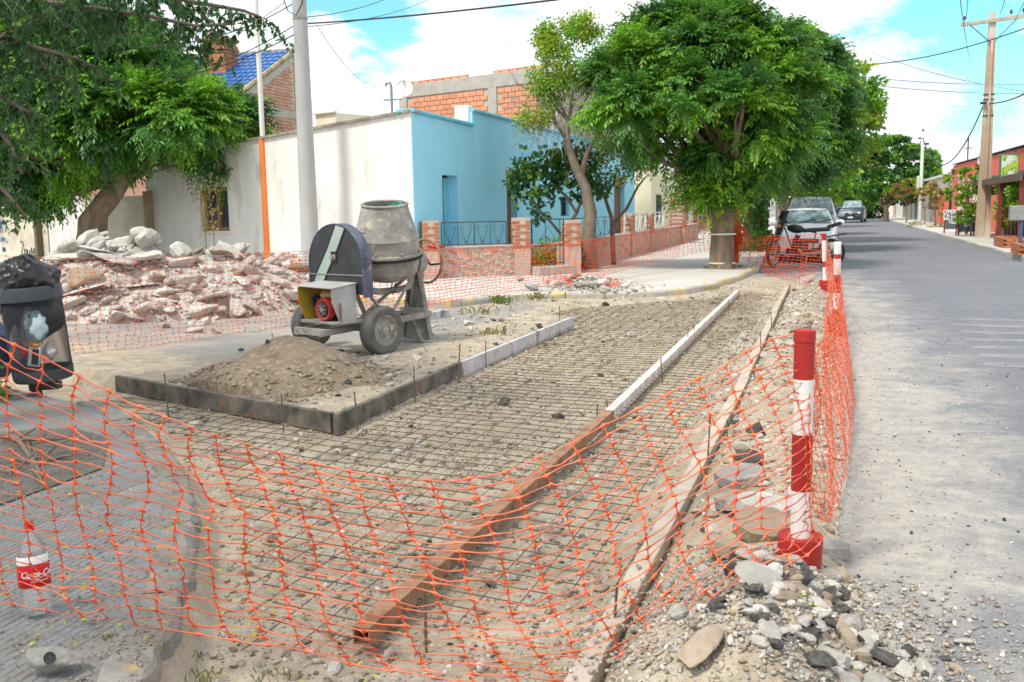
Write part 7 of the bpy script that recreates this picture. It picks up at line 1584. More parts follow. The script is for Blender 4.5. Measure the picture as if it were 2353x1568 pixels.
net_between('safety_net', [(p3[0]-.02, p3[1]+.05, 1.07, .12, -.25, .2), (-.5, 21.0, .98, .05, -.2, .1), (-1.25, 23.0, .9, .03, -.1, 0), (tr[0]+.55, tr[1]-.5, .86, .14, 0, 0), (tr[0]+.12, tr[1]-.15, .92, .35, 0, 0)], 17, 24, 'orange net hung across the lane in front of the motorbike', wob=.04, wn=.010, wm=.0048, th=.002)
def air_st(px, pyb, pyt, dep): p = DP(px, pyb, dep); return (p[0], p[1], hgt(p, pyt), max(p[2], .12), 0, 0)
# from the tree round the corner behind the mixer and away to the left edge
def top_st(px, pyb, pyt, z=.12, lx=0, ly=0):
    p = G(px, pyb, z); return (p[0], p[1], hgt(p, pyt), z, lx, ly)
net_between('safety_net', [air_st(1640, 572, 500, 23.6), air_st(1560, 590, 512, 23.3), air_st(1500, 606, 528, 22.4), air_st(1440, 619, 540, 21.3), air_st(1390, 632, 547, 20.2), air_st(1340, 645, 553, 19.2), top_st(1250, 657, 560), top_st(1180, 668, 565), top_st(1090, 683, 570), top_st(1010, 697, 573, .11), top_st(930, 706, 574, .02), top_st(840, 718, 576, .01), top_st(760, 734, 576, .01), top_st(682, 745, 579, .01)], 20, 112, 'orange net running behind the mixer from the tree trunk along the far pavement', wob=.06, wn=.009, wm=.0034, th=.0012, crump=.15)
net_between('safety_net', [top_st(682, 745, 579, .01), top_st(600, 756, 584, .01), top_st(500, 770, 588, .01), top_st(400, 785, 591, .01), top_st(300, 800, 593, .01), top_st(167, 815, 593, .01), top_st(60, 826, 590, .01), top_st(-80, 845, 584, .01), top_st(-260, 870, 574, .01)], 21, 58, 'orange net in front of the big rubble pile', wob=.075, wn=.0095, wm=.0021, th=.0012, wig=.010, m=(m_netpale, m_net))
# bundled end of net tied to the trunk
p = G(1688, 612, .12); mb = MB(); zc = hgt(p, 545); c0 = np.array([p[0]+.02, p[1]-.4, zc])
for k in range(150):
    a = rng.normal(0, 1, 3); a /= np.linalg.norm(a); pts = []; q = c0+rng.normal(0, .06, 3)*[1, 1, 1.6]; dv_ = a
    for i in range(7):
        q = q+dv_*.085; dv_ = dv_+rng.normal(0, .5, 3)-(q-c0)*[2.2, 2.2, .9]; dv_ /= np.linalg.norm(dv_); pts.append(tuple(q))
    mb.tube(pts, .006, 4, False)
for k in range(26):
    x0 = rng.normal(0, .07); mb.tube([(c0[0]+x0, c0[1]+rng.normal(0, .04), zc), (c0[0]+x0*1.3+rng.normal(0, .03), c0[1], zc-.3), (c0[0]+x0+rng.normal(0, .05), c0[1], zc-.62)], .007, 4, False)
tag(mb.build('net_bundle', m_net), 'tangled bundle of spare orange net tied to the white-banded tree trunk', 'net bundle')
# heap of slack net on the far pavement
mb = MB(); p = G(1330, 655, .12)
for k in range(60):
    q = np.array([*G(random.uniform(1240, 1420), random.uniform(640, 662), .12)[:2], .14]); pts = []
    for i in range(6): q = q+np.array([rng.normal(.02, .08), rng.normal(0, .08), 0]); pts.append((q[0], q[1], .13+abs(rng.normal(0, .05))))
    mb.tube(pts, .005, 4, False)
tag(mb.build('net_slack', m_netpale), 'slack folds of orange net lying beside the small stone heap', 'net heap')
# ================================================================== TREES AND PLANTS
def unit(a): return a/(np.linalg.norm(a, axis=-1, keepdims=True)+1e-9)
def fronds(base, dirs, length, pairs, lw, ll, droop, rg):
    """compound leaves: paired leaflets along a drooping stalk -> vertices (n,4,3)"""
    n = len(base); ups = np.array([0, 0, 1.]); q = []
    sd_ = unit(np.cross(dirs, ups)+rg.normal(0, .15, (n, 3)))
    for k in range(pairs+1):
        t = (k+.6)/(pairs+.6); p = base+dirs*(length*t)[:, None]-ups*(droop*length*t*t)[:, None]; tg = unit(dirs-ups*(2*droop*t))
        for s in ((-1, 1) if k < pairs else (0,)):
            ld = unit(tg*(.55 if s else 1)+sd_*s*.85-ups*.22+rg.normal(0, .16, (n, 3))); L_ = (ll*(1.05-.45*abs(t-.45))*rg.uniform(.8, 1.2, n))[:, None]; wv = unit(np.cross(ld, np.cross(sd_, tg)+rg.normal(0, .25, (n, 3))))*(lw*rg.uniform(.8, 1.2, n))[:, None]
            q.append(np.stack([p, p+ld*L_*.45+wv-ups*.004, p+ld*L_-ups*(L_*.18), p+ld*L_*.45-wv-ups*.004], 1))
    return np.concatenate(q)
def simple_leaves(base, dirs, lw, ll, rg):
    n = len(base); ups = np.array([0, 0, 1.]); ld = unit(dirs-ups*.5+rg.normal(0, .4, (n, 3))); wv = unit(np.cross(ld, rg.normal(0, 1, (n, 3))))*(lw*rg.uniform(.7, 1.2, n))[:, None]; L_ = (ll*rg.uniform(.7, 1.25, n))[:, None]
    return np.stack([base, base+ld*L_*.45+wv, base+ld*L_, base+ld*L_*.45-wv], 1)
def leaf_mesh(name, q, m, parent, tone):
    V = q.reshape(-1, 3); F = np.arange(len(V)).reshape(-1, 4); return np_mesh(name, V, F, m, parent, np.repeat(tone, 4) if len(tone)*4 == len(V) else tone, world=True)
def clump_pts(lobes, n, rg, shell=.82):
    """points over the upper and outer skin of a set of ellipsoid lobes, none deep inside another lobe"""
    lobes = np.array(lobes, float); vol = (lobes[:, 3]*lobes[:, 4]+lobes[:, 3]*lobes[:, 5]+lobes[:, 4]*lobes[:, 5]); out_ = []; nrm = []
    while len(out_) < n:
        i = rg.choice(len(lobes), p=vol/vol.sum()); l_ = lobes[i]; d = unit(rg.normal(0, 1, 3)); d = d if (d[2] > -.55 or rg.random() < .4) else -d
        r_ = shell+(1-shell)*rg.random() if rg.random() < .8 else rg.uniform(.35, shell); p = l_[:3]+d*l_[3:6]*r_
        if any((((p-o[:3])/o[3:6])**2).sum() < .55 for j, o in enumerate(lobes) if j != i): continue
        out_.append(p); nrm.append(unit(d/l_[3:6]))
    return np.array(out_), np.array(nrm)
def tree(name, label, base, lobes, nclump, per, trunk_pts, trunk_r, leaf, mats, clump_r=.5, flen=.42, pairs=6, lw=.014, ll=.11, droop=.45, seed=1, split=(.6, .25, .15), group=None, cat='tree', bark=None, forks=None, limbs=14, compound=True, twist=0.):
    rg = np.random.default_rng(seed); t = thing(name, label, cat, tuple(base), 0, group); bark = bark or m_bark
    C, Nn = clump_pts(lobes, nclump, rg)
    which = rg.choice(len(mats), nclump, p=split)
    for mi, m in enumerate(mats):
        sel = np.where(which == mi)[0]
        if not len(sel): continue
        k = np.repeat(sel, per); n = len(k); d = unit(rg.normal(0, 1, (n, 3))*[1, 1, .75]+Nn[k]*1.1+np.array([0, 0, .35])); pos = C[k]+d*(clump_r*rg.uniform(.05, .75, n))[:, None]*[1, 1, .6]
        if compound:
            q = fronds(pos, d, flen*rg.uniform(.7, 1.2, n), pairs, lw, ll, droop, rg); rep = len(q)//n; tone = np.tile(np.clip(.5+rg.normal(0, .22, n), 0, 1), rep)
        else: q = simple_leaves(pos, d, lw, ll, rg); tone = np.clip(.5+rg.normal(0, .25, n), 0, 1)
        leaf_mesh('crown', q, m, t, tone)
    T = [Vector(p) for p in trunk_pts]; rr = trunk_r
    # trunk with flutes
    mb = MB(); n_ = 18; vs = []; fs = []; fine = []
    for i in range(len(T)-1):
        for f in np.linspace(0, 1, 7)[:-1]: fine.append((T[i].lerp(T[i+1], f), rr[i]+(rr[i+1]-rr[i])*f, i+f))
    fine.append((T[-1], rr[-1], len(T)-1))
    for (p, r, s) in fine:
        for k in range(n_):
            a = 2*math.pi*k/n_; rad = r*(1+.13*math.sin(3*a+seed+s*(.5+twist))+.07*math.sin(7*a+s*1.3+twist*s)+.05*MN.noise(Vector((math.cos(a)*2, math.sin(a)*2, p.z*3+seed)))); vs.append((p.x+math.cos(a)*rad, p.y+math.sin(a)*rad, p.z))
    for i in range(len(fine)-1):
        for k in range(n_): fs.append((i*n_+k, i*n_+(k+1) % n_, (i+1)*n_+(k+1) % n_, (i+1)*n_+k))
    tk_ = mb.add(vs, fs).build('trunk', bark, t, world=True, smooth=True)
    top = T[-1]; mb = MB()
    idx = rg.permutation(nclump)[:limbs]
    for i in idx:
        e = Vector(C[i]-Nn[i]*.15); mid = top.lerp(e, .5)+Vector((0, 0, -.12*(e-top).length))+Vector(rg.normal(0, .12, 3)); r0 = rr[-1]*rg.uniform(.35, .6)
        mb.tube([top-Vector((0, 0, .1)), top.lerp(mid, .5)+Vector(rg.normal(0, .05, 3)), mid, mid.lerp(e, .6)+Vector(rg.normal(0, .08, 3)), e], [r0, r0*.8, r0*.55, r0*.35, .012], 7)
    mb.build('limbs', bark, t, world=True, smooth=True)
    return t, C, Nn
# main street tree, corner pavement
b0 = G(1662, 616, .12); dpt = lambda P: float(np.dot(np.array(P)-CO, FW))
def LOBE(px, py, dep, rx, ry, rz_2): p = DP(px, py, dep); return (*p, rx, ry, rz_2)
bd = dpt(b0)
lobes = [LOBE(1590, 140, bd+.3, 1.5, 1.5, .95), LOBE(1500, 200, bd-.2, 1.3, 1.3, .9), LOBE(1700, 150, bd+.6, 1.3, 1.4, 1.0), LOBE(1465, 250, bd-.4, .95, 1.1, .55), LOBE(1620, 270, bd-1.0, 1.5, 1.2, 1.0), LOBE(1760, 260, bd+.2, 1.2, 1.4, 1.15), LOBE(1550, 315, bd-.3, .8, 1.0, .4), LOBE(1690, 330, bd-.2, 1.1, 1.1, .7), LOBE(1790, 330, bd+.8, .8, 1.1, .7), LOBE(1600, 90, bd+.4, 1.35, 1.3, .60), LOBE(1520, 100, bd+.3, .9, 1, .5), LOBE(1700, 90, bd+.6, 1.1, 1.2, .55), LOBE(1640, 405, bd-.1, .75, .7, .4)]
ttop = DP(1665, 400, bd)
main_tree, MC, MNn = tree('street_tree', 'big round green tree with a white-banded trunk at the corner of the far pavement', (b0[0], b0[1], .105), lobes, 270, 36, [(b0[0], b0[1], .0), (b0[0]-.02, b0[1], .25), (b0[0]-.03, b0[1], .9), (b0[0]-.02, b0[1], 1.6), tuple(ttop)], [.36, .30, .27, .28, .22], 'frond', [l_dark, l_bright, l_deep], .50, .56, 7, .024, .150, .27, 11, (.42, .38, .20), limbs=26)
# low bright shoots round the top of its trunk
rg = np.random.default_rng(5); c0 = DP(1640, 428, bd-.45); n = 900; d = unit(rg.normal(0, 1, (n, 3))+np.array([0, -.4, .5])); pos = c0+rg.normal(0, 1, (n, 3))*[.42, .22, .26]; q = fronds(pos, d, .36*rg.uniform(.7, 1.2, n), 6, .020, .105, .5, rg); tn = np.tile(rg.random(n), len(q)//n); hlf = np.tile(rg.random(n) < .4, len(q)//n); leaf_mesh('low_shoots', q[~hlf], l_bright, main_tree, tn[~hlf]); leaf_mesh('low_shoots', q[hlf], l_lime, main_tree, tn[hlf])
mb = MB()
for zz in (hgt(b0, 538), hgt(b0, 604)): mb.lathe([(.315, zz-.018), (.322, zz-.016), (.322, zz+.016), (.315, zz+.018)], 24, Matrix.Translation((0-.03, 0, -.105)))
mb.build('white_tape', m_whitep, main_tree)
# second and third trunks down the row with ivy
def row_tree(px, Y, lobes_px, seed, mats, split, label, r=.28, n=200, per=30, ftop=420, simple=False, bright=0, **kw):
    p = on_line(px, np.array([0, Y]), np.array([1., 0]))[0]; dd = dpt((p[0], p[1], 1)); lob = [LOBE(a, b2, dd+dz, rx, ry, rzz) for a, b2, dz, rx, ry, rzz in lobes_px]; tt = hgt(p, ftop)
    sc = dd/24.
    args = dict(clump_r=.55*sc**.4, flen=.46*sc**.55, pairs=6 if sc < 1.8 else 4, lw=.020*sc**.75, ll=.125*sc**.65, droop=.42, seed=seed, split=split, limbs=12, group='street trees along the left pavement'); args.update(kw)
    return tree('street_tree', label, (p[0], p[1], .105), lob, n, per, [(p[0], p[1], 0), (p[0]+.03, p[1], .5), (p[0], p[1], tt*.6), (p[0]-.05, p[1], tt)], [r*1.25, r, r*.95, r*.8], 'frond', mats, **args), p, dd
(t2_, _, _), p2_, d2_ = row_tree(1731, 33.5, [(1800, 200, 0, 1.9, 1.9, 1.6), (1850, 300, .5, 1.5, 1.6, 1.3), (1790, 340, -.5, 1.3, 1.3, .9), (1835, 360, 0, 1.1, 1.3, .7), (1755, 395, -.8, .8, .9, .6), (1870, 230, 1, 1.1, 1.2, 1.0)], 21, [l_dark, l_bright, l_deep], (.5, .2, .3), 'green tree with an ivy-clad trunk just behind the big round one', n=300, per=26, ftop=430)
rg = np.random.default_rng(9); n = 2600; a = rg.random(n)*6.28; zz = .12+rg.random(n)**1.2*2.2; rr_ = .30+.16*rg.random(n)+.15*(zz < .8); pos = np.stack([p2_[0]+np.cos(a)*rr_, p2_[1]+np.sin(a)*rr_, zz], -1); keepi = (np.cos(a) > -.2) | (rg.random(n) < .35); pos = pos[keepi]; a = a[keepi]; d = np.stack([np.cos(a), np.sin(a), -.2+0*a], -1)
leaf_mesh('ivy', simple_leaves(pos, d, .055, .12, rg), l_dark, t2_, rg.random(len(pos)))
(t3_, _, _), _, _ = row_tree(1795, 42., [(1895, 230, 0, 2.0, 2.2, 1.6), (1945, 280, 0, 1.2, 1.6, 1.3), (1960, 300, .5, .7, 1.0, .7), (1850, 370, 0, 1.6, 1.8, 1.0), (1925, 350, 1, 1.2, 1.6, .9), (1840, 160, 1, 1.6, 1.8, 1.2), (1820, 120, 1, 1.2, 1.2, .9)], 31, [l_yel, l_bright, l_dark], (.45, .35, .2), 'yellow-green broad-leaved tree leaning over the parked white cars', n=330, per=46, ftop=440, r=.24, compound=False, lw=.085, ll=.21, clump_r=.85)
row_tree(1808, 54., [(1862, 405, 0, 2.0, 2.4, 1.3), (1845, 425, 0, 1.6, 2.0, .8)], 41, [l_lime, l_bright], (.5, .5), 'lime-green tree behind the yellow-green one over the parked cars', n=130, per=40, ftop=480, r=.2, compound=False, lw=.10, ll=.24, clump_r=1.)
row_tree(1850, 72., [(1882, 405, 0, 2.0, 2.6, 1.4), (1874, 425, 0, 1.6, 2.2, .9)], 42, [l_dark, l_deep], (.6, .4), 'dark green tree farther down the left row', n=110, per=40, ftop=475, r=.22, compound=False, lw=.13, ll=.3, clump_r=1.2)
row_tree(1868, 105., [(1893, 420, 0, 2.0, 3, 1.6), (1890, 440, 0, 1.6, 3, 1.0)], 43, [l_dark, l_yel], (.6, .4), 'farthest tree of the left row before the sky gap', n=90, per=36, ftop=472, r=.22, compound=False, lw=.17, ll=.36, clump_r=1.5)
# right-hand side trees
def right_tree(px, Y, lobes_px, seed, mats, split, label, r=.22, n=150, per=40, ftop=450, name='street_tree', lw=.1, ll=.25, cr=1., group='street trees along the right pavement', **kw):
    p = on_line(px, np.array([0, Y]), np.array([1., 0]))[0]; dd = dpt((p[0], p[1], 1)); lob = [LOBE(a, b2, dd+dz, rx, ry, rzz) for a, b2, dz, rx, ry, rzz in lobes_px]; tt = hgt(p, ftop)
    return tree(name, label, (p[0], p[1], .112), lob, n, per, [(p[0], p[1], 0), (p[0]+.02, p[1], tt*.3), (p[0], p[1], tt*.65), (p[0]-.02, p[1], tt)], [r*1.1, r, r*.9, r*.75], 'x', mats, cr, ll, 4, lw, ll, .4, seed, split, group, compound=False, limbs=8, **kw)
right_tree(2035, 95, [(2050, 345, 0, 2.2, 2.2, .9), (2010, 365, 0, 1.6, 1.6, .7), (2095, 370, 0, 2.0, 2.0, .9), (2060, 385, 0, 2.8, 2.6, 1.2), (2030, 420, 0, 2.4, 2.4, 1.3), (2095, 415, 0, 2.2, 2.4, 1.3), (2050, 440, 0, 2.1, 2.2, 1.1), (2120, 400, 0, 1.3, 1.3, .9), (2040, 330, 0, 1.0, 1, .45), (2090, 352, 0, .9, .9, .45)], 51, [l_dark, l_deep, l_bright], (.55, .25, .2), 'tall layered dark green tree on the right, behind the two distant poles', n=330, per=52, ftop=470, lw=.12, ll=.30, cr=.8)
right_tree(1963, 120, [(1962, 440, 0, 2.2, 2.4, 2.4), (1975, 430, 0, 1.6, 2, 2.2), (1955, 455, 0, 1.8, 2, 1.5)], 52, [l_lime, l_bright], (.7, .3), 'light yellow-green round tree right of the dark pickup', n=150, per=50, ftop=480, lw=.15, ll=.36, cr=1.1)
right_tree(1976, 110, [(1978, 435, 0, 1.5, 2, 1.8), (1980, 455, 0, 1.2, 2, 1.3)], 53, [l_bright, l_dark], (.6, .4), 'soft mid-green tree beside the light yellow-green one', n=90, per=50, ftop=480, lw=.14, ll=.33, cr=1.)
right_tree(1925, 190, [(1932, 458, 0, 3.2, 3, 1.6), (1915, 466, 0, 2.6, 3, 1.2)], 54, [l_yel, l_dark], (.6, .4), 'smallest yellow-green tree at the far end of the street', n=70, per=40, ftop=480, lw=.25, ll=.5, cr=1.6)
right_tree(2083, 79, [(2088, 432, 0, .95, 1, .55), (2075, 440, 0, .7, .8, .45), (2102, 438, 0, .6, .7, .4)], 55, [l_red, l_yel], (.6, .4), 'small reddish-leaved tree between the two distant poles', r=.055, n=60, per=60, ftop=470, lw=.05, ll=.13, cr=.35)
right_tree(2125, 72, [(2120, 447, 0, .5, .5, .4), (2148, 445, 0, .4, .4, .6)], 56, [l_red, l_lime], (.8, .2), 'thin reddish sapling right of the pale green pole', r=.04, n=26, per=50, ftop=478, lw=.05, ll=.12, cr=.3)
right_tree(2148, 66, [(2142, 450, 0, .35, .35, .8), (2150, 480, 0, .3, .3, .6)], 57, [l_dry, l_red], (.6, .4), 'dry straw-coloured sapling left of the chalkboards', r=.05, n=20, per=40, ftop=490, lw=.05, ll=.12, cr=.3)
right_tree(2232, 47, [(2215, 425, 0, .75, .7, .65), (2230, 460, 0, .6, .6, .5), (2205, 445, 0, .5, .5, .4), (2225, 500, 0, .5, .5, .35), (2240, 405, 0, .4, .4, .4)], 58, [l_lime, l_bright, l_red], (.6, .3, .1), 'loose yellow-green small tree just left of the tan pole', r=.04, n=75, per=44, ftop=470, lw=.055, ll=.12, cr=.3)
right_tree(2325, 41, [(2325, 445, 0, .5, .5, .6), (2318, 480, 0, .4, .4, .6), (2330, 510, 0, .4, .4, .5)], 59, [l_yel, l_lime, l_dry], (.5, .3, .2), 'upright yellow-green shrub under the awning right of the tan pole', r=.035, n=60, per=50, ftop=520, lw=.05, ll=.11, cr=.3)
right_tree(2348, 38, [(2350, 455, 0, .45, .5, .45), (2360, 480, 0, .5, .5, .4)], 60, [l_bright, l_lime], (.7, .3), 'bright green bush cut by the right edge above the blue post', r=.03, n=40, per=50, ftop=500, lw=.05, ll=.11, cr=.3)
right_tree(2290, 46, [(2282, 425, 0, .35, .4, .35), (2292, 440, 0, .3, .3, .3)], 61, [l_lime, l_bright], (.7, .3), 'small tuft of yellow-green leaves right of the tan pole under the sign', r=.02, n=22, per=40, ftop=440, lw=.05, ll=.11, cr=.25)
def bush(px, py, rx, rz2, n, m, lab, dep=None, z=.1, lw=.05, ll=.11, name='shrub'):
    p = G(px, py, z) if dep is None else None; p = p if p is not None else DP(px, py, dep); rg = np.random.default_rng(int(px)+n); d = unit(rg.normal(0, 1, (n, 3))); d[:, 2] = abs(d[:, 2]); pos = np.array([p[0], p[1], z])+d*[rx, rx, rz2]*rg.uniform(.5, 1., (n, 1)); o = leaf_mesh(name, simple_leaves(pos, d, lw, ll, rg), m, None, rg.random(n)); return tag(o, lab, 'plant')
bush(2285, 530, .5, .75, 700, l_bright, 'round green shrub at the foot of the coral shop right of the tan pole', lw=.05, ll=.12)
bush(2015, 500, 1.1, 1.6, 500, l_deep, 'dark hedge bush under the tall tree on the right', lw=.15, ll=.3)
for px, py, lab in ((2105, 519, 'grass tuft at the foot of the pale green pole'), (2150, 523, 'grass tuft at the foot of the dry sapling'), (1992, 500, 'grass strip below the light green tree')): bush(px, py, .5, .2, 160, m_grass, lab, lw=.02, ll=.25, name='grass_tuft')
# ---- left tree, leaning trunk behind the rubble pile
lb0 = on_line(196, W0+CN*2.2, CD)[0]; ld = dpt((*lb0, 1.)); K = lambda px, py, dz=0: DP(px, py, ld+dz)
lobes = [LOBE(265, 205, ld-.5, 1.9, 2.0, 1.0), LOBE(190, 150, ld, 2.2, 2, 1.2), LOBE(410, 265, ld-.3, 1.25, 1.5, .7), LOBE(485, 285, ld-.2, .95, 1.2, .55), LOBE(330, 270, ld-1.2, 2.0, 1.5, .75), LOBE(120, 300, ld-.5, 2.0, 1.8, 1.3), LOBE(60, 230, ld, 2.2, 2, 1.3), LOBE(200, 325, ld-.6, 1.5, 1.3, .45), LOBE(50, 355, ld, 1.5, 1.4, .7), LOBE(330, 215, ld+.3, 1.0, 1.3, .55), LOBE(240, 125, ld, 1.4, 1.5, .65), LOBE(40, 430, ld, .9, 1., .35)]
left_tree, _, _ = tree('leaning_tree', 'wide green tree with a twisted leaning trunk in front of the yard wall', (lb0[0], lb0[1], .1), lobes, 340, 38, [(lb0[0], lb0[1], -.1), (lb0[0]+.02, lb0[1], .5), tuple(K(212, 500)), tuple(K(250, 455)), tuple(K(285, 410))], [.42, .38, .36, .34, .27], 'frond', [l_dark, l_bright, l_deep], .58, .62, 7, .028, .165, .27, 77, (.40, .38, .22), limbs=30, twist=1.5)
rg = np.random.default_rng(12); n = 150; c0 = K(515, 392, -.3); pos = c0+rg.normal(0, 1, (n, 3))*[.42, .2, .16]; d = unit(rg.normal(0, 1, (n, 3))-np.array([0, 0, .2])); q = fronds(pos, d, .42*rg.uniform(.7, 1.1, n), 6, .022, .12, .6, rg); leaf_mesh('hanging_spray', q, l_dark, left_tree, np.tile(rg.random(n), len(q)//n))
mb = MB(); mb.tube([tuple(K(285, 405)), tuple(K(380, 385, -.2)), tuple(K(470, 385, -.3)), tuple(K(520, 405, -.3))], [.12, .07, .04, .015], 6); mb.build('low_limb', m_bark, left_tree, world=True)
# yellowish tree top peeping over the white wall
cpt_ = DP(590, 292, 28.5); bush(590, 292, .8, .55, 900, l_yel, 'yellow-green treetop peeping over the whitewashed wall behind the painted post', dep=28.5, z=cpt_[2]-.55, lw=.05, ll=.12, name='yard_tree')
# ---- overhanging near tree: limbs reach in from the left, its trunk stands out of the picture
nb = np.array([-6.6, 4.6, .08]); nt_ = thing('overhanging_tree', 'dark leafy branches of a near tree hanging into the top left corner', 'tree', tuple(nb)); mb = MB()
trunk = [(nb[0], nb[1], 0), (nb[0], nb[1]+.1, 1.2), (nb[0]+.1, nb[1]+.3, 2.4), (nb[0]+.2, nb[1]+.5, 3.2)]
mb.tube(trunk, [.28, .24, .22, .2], 12); mb.build('trunk', m_bark, nt_, world=True, smooth=True)
top = Vector(trunk[-1]); rg = np.random.default_rng(99); B = []; 
limbs_px = [([(-80, 150), (10, 80), (110, 40), (250, 22)], 8.6), ([(-60, 110), (20, 85), (90, 112), (160, 130), (230, 160)], 8.2), ([(-50, -10), (150, 10), (330, 35), (450, 60), (540, 55)], 8.0), ([(-60, -60), (200, -20), (420, 0), (560, 25), (600, 40)], 8.3), ([(-90, 250), (-20, 280), (20, 330), (50, 400)], 8.4), ([(-60, 60), (40, 110), (110, 160), (170, 205)], 8.8), ([(-90, 350), (-30, 400), (20, 450), (60, 500)], 8.6), ([(-40, 0), (120, -30), (320, -60), (500, -50)], 7.6), ([(-60, 180), (0, 220), (50, 250), (100, 280)], 9.)]
mb = MB()
for pts, dep in limbs_px:
    P3 = [Vector(DP(a, b2, dep+.2*math.sin(i*2))) for i, (a, b2) in enumerate(pts)]; full = [top, top.lerp(P3[0], .5)]+P3; mb.tube(full, [.10, .05]+[.021*(1-.8*i/len(P3))+.003 for i in range(len(P3))], 6); B.append(P3)
mb.build('limbs', m_branch, nt_, world=True, smooth=True)
pos, d, mb = [], [], MB()
for P3 in B:
    for i in range(len(P3)-1):
        L_ = (P3[i+1]-P3[i]).length
        for k in range(int(L_*21)):
            a = P3[i].lerp(P3[i+1], rg.random()); dv_ = Vector(rg.normal(0, 1, 3)); dv_.z = -abs(dv_.z)*.5+.1; dv_.normalize(); tw = [a]
            for s in range(5): dv_ = (dv_+Vector((0, 0, -.18))+Vector(rg.normal(0, .12, 3))).normalized(); tw.append(tw[-1]+dv_*.085)
            mb.tube(tw, [.004, .0035, .003, .0025, .002, .0015], 3, False)
            for s in range(22): f = rg.random()*4.99; j = int(f); pp = tw[j].lerp(tw[j+1], f-j); pos.append(pp[:]); d.append((Vector(rg.normal(0, 1, 3))*.7+dv_*.5-Vector((0, 0, .5)))[:])
mb.build('twigs', m_branch, nt_, world=True)
pos = np.array(pos); d = unit(np.array(d)); print('near leaves', len(pos)); q = simple_leaves(pos, d, .017, .072, rg); leaf_mesh('crown', q, l_deep, nt_, rg.random(len(pos)))
# denser part of its crown out of the frame to the upper left, which shades the near paving
C, Nn = clump_pts([(-6.2, 4.4, 5.0, 2.6, 2.2, 1.1), (-4.6, 2.2, 4.9, 2.2, 2.0, .9), (-7.8, 6.0, 4.6, 1.8, 1.8, 1.2), (-5.6, 0.2, 5.2, 2.2, 2.0, .9)], 200, rg); k = np.repeat(np.arange(200), 60); d = unit(rg.normal(0, 1, (len(k), 3))); pos = C[k]+d*rg.uniform(.1, .6, (len(k), 1))
vis = np.array([(0 < project(p)[0] < 2353 and project(p)[1] > 0 and np.dot(p-CO, FW) > 0) for p in pos]); pos, d = pos[~vis], d[~vis]; leaf_mesh('upper_crown', simple_leaves(pos, d, .035, .11, rg), l_deep, nt_, rg.random(len(pos)))
# ---- garden trees in front of the blue house
def limb_tree(name, label, base, limbs, cat='tree', bark=None, group=None):
    t = thing(name, label, cat, tuple(base), 0, group); mb = MB()
    for pts, r in limbs: mb.tube(pts, r, 9)
    mb.build('trunk', bark or m_branch, t, world=True, smooth=True); return t
gd = 23.6; g0_ = on_line(1355, np.array([-6.9, 23.6]), np.array([1., 0]))[0]; gb = dpt((*g0_, 1)); Q = lambda px, py, dz=0: tuple(DP(px, py, gb+dz))
gt = limb_tree('garden_tree', 'half-bare garden tree with a bent pale trunk and a yellow-green top', (g0_[0], g0_[1], .1), [([(g0_[0], g0_[1], .05), Q(1352, 540), Q(1357, 490), Q(1345, 430), Q(1325, 390), Q(1310, 350), Q(1302, 320), Q(1305, 280), Q(1290, 245)], [.20, .17, .16, .13, .12, .10, .085, .06, .03]), ([Q(1335, 405), Q(1350, 350), Q(1380, 300), Q(1400, 250)], [.08, .06, .045, .02]), ([Q(1302, 320), Q(1275, 280), Q(1262, 220), Q(1255, 150), Q(1280, 90)], [.06, .05, .04, .03, .012]), ([Q(1303, 300), Q(1315, 230), Q(1300, 160), Q(1315, 90)], [.05, .045, .03, .012]), ([Q(1298, 270), Q(1245, 215), Q(1190, 195), Q(1170, 160)], [.04, .03, .02, .006]), ([Q(1305, 290), Q(1340, 240), Q(1370, 190)], [.035, .025, .01])])
rg = np.random.default_rng(17); mb = MB()
for k in range(230):
    s = Vector(Q(rg.uniform(1180, 1380), rg.uniform(200, 330), rg.normal(0, .4))) if k > 90 else Vector(Q(rg.uniform(1250, 1330), rg.uniform(230, 300), rg.normal(0, .3))); o_ = Vector(Q(1300, 270)); dv_ = ((s-o_).normalized()+Vector(rg.normal(0, .35, 3))).normalized(); pts = [s]
    for i in range(7): dv_ = (dv_+Vector(rg.normal(0, .25, 3))+Vector((0, 0, -.07))).normalized(); pts.append(pts[-1]+dv_*.11)
    mb.tube(pts, [.009, .008, .007, .006, .005, .004, .003, .002], 3, False)
mb.build('bare_twigs', mat('grey_twig', (.36, .31, .27), (.28, .24, .2), 5), gt, world=True)
C, Nn = clump_pts([LOBE(1285, 100, gb, .70, .55, .58), LOBE(1270, 150, gb, .62, .5, .5), LOBE(1330, 120, gb, .55, .5, .6), LOBE(1300, 190, gb, .55, .5, .4), LOBE(1230, 265, gb, .5, .4, .28), LOBE(1255, 215, gb, .4, .4, .3), LOBE(1340, 70, gb, .45, .4, .35)], 105, rg)
for m, a, b2 in ((l_yel, 0, 60), (l_lime, 60, 80), (l_bright, 80, 105)): k = np.repeat(np.arange(a, b2), 95); d = unit(rg.normal(0, 1, (len(k), 3))); leaf_mesh('crown', simple_leaves(C[k]+d*rg.uniform(.02, .26, (len(k), 1)), d, .026, .085, rg), m, gt, rg.random(len(k)))
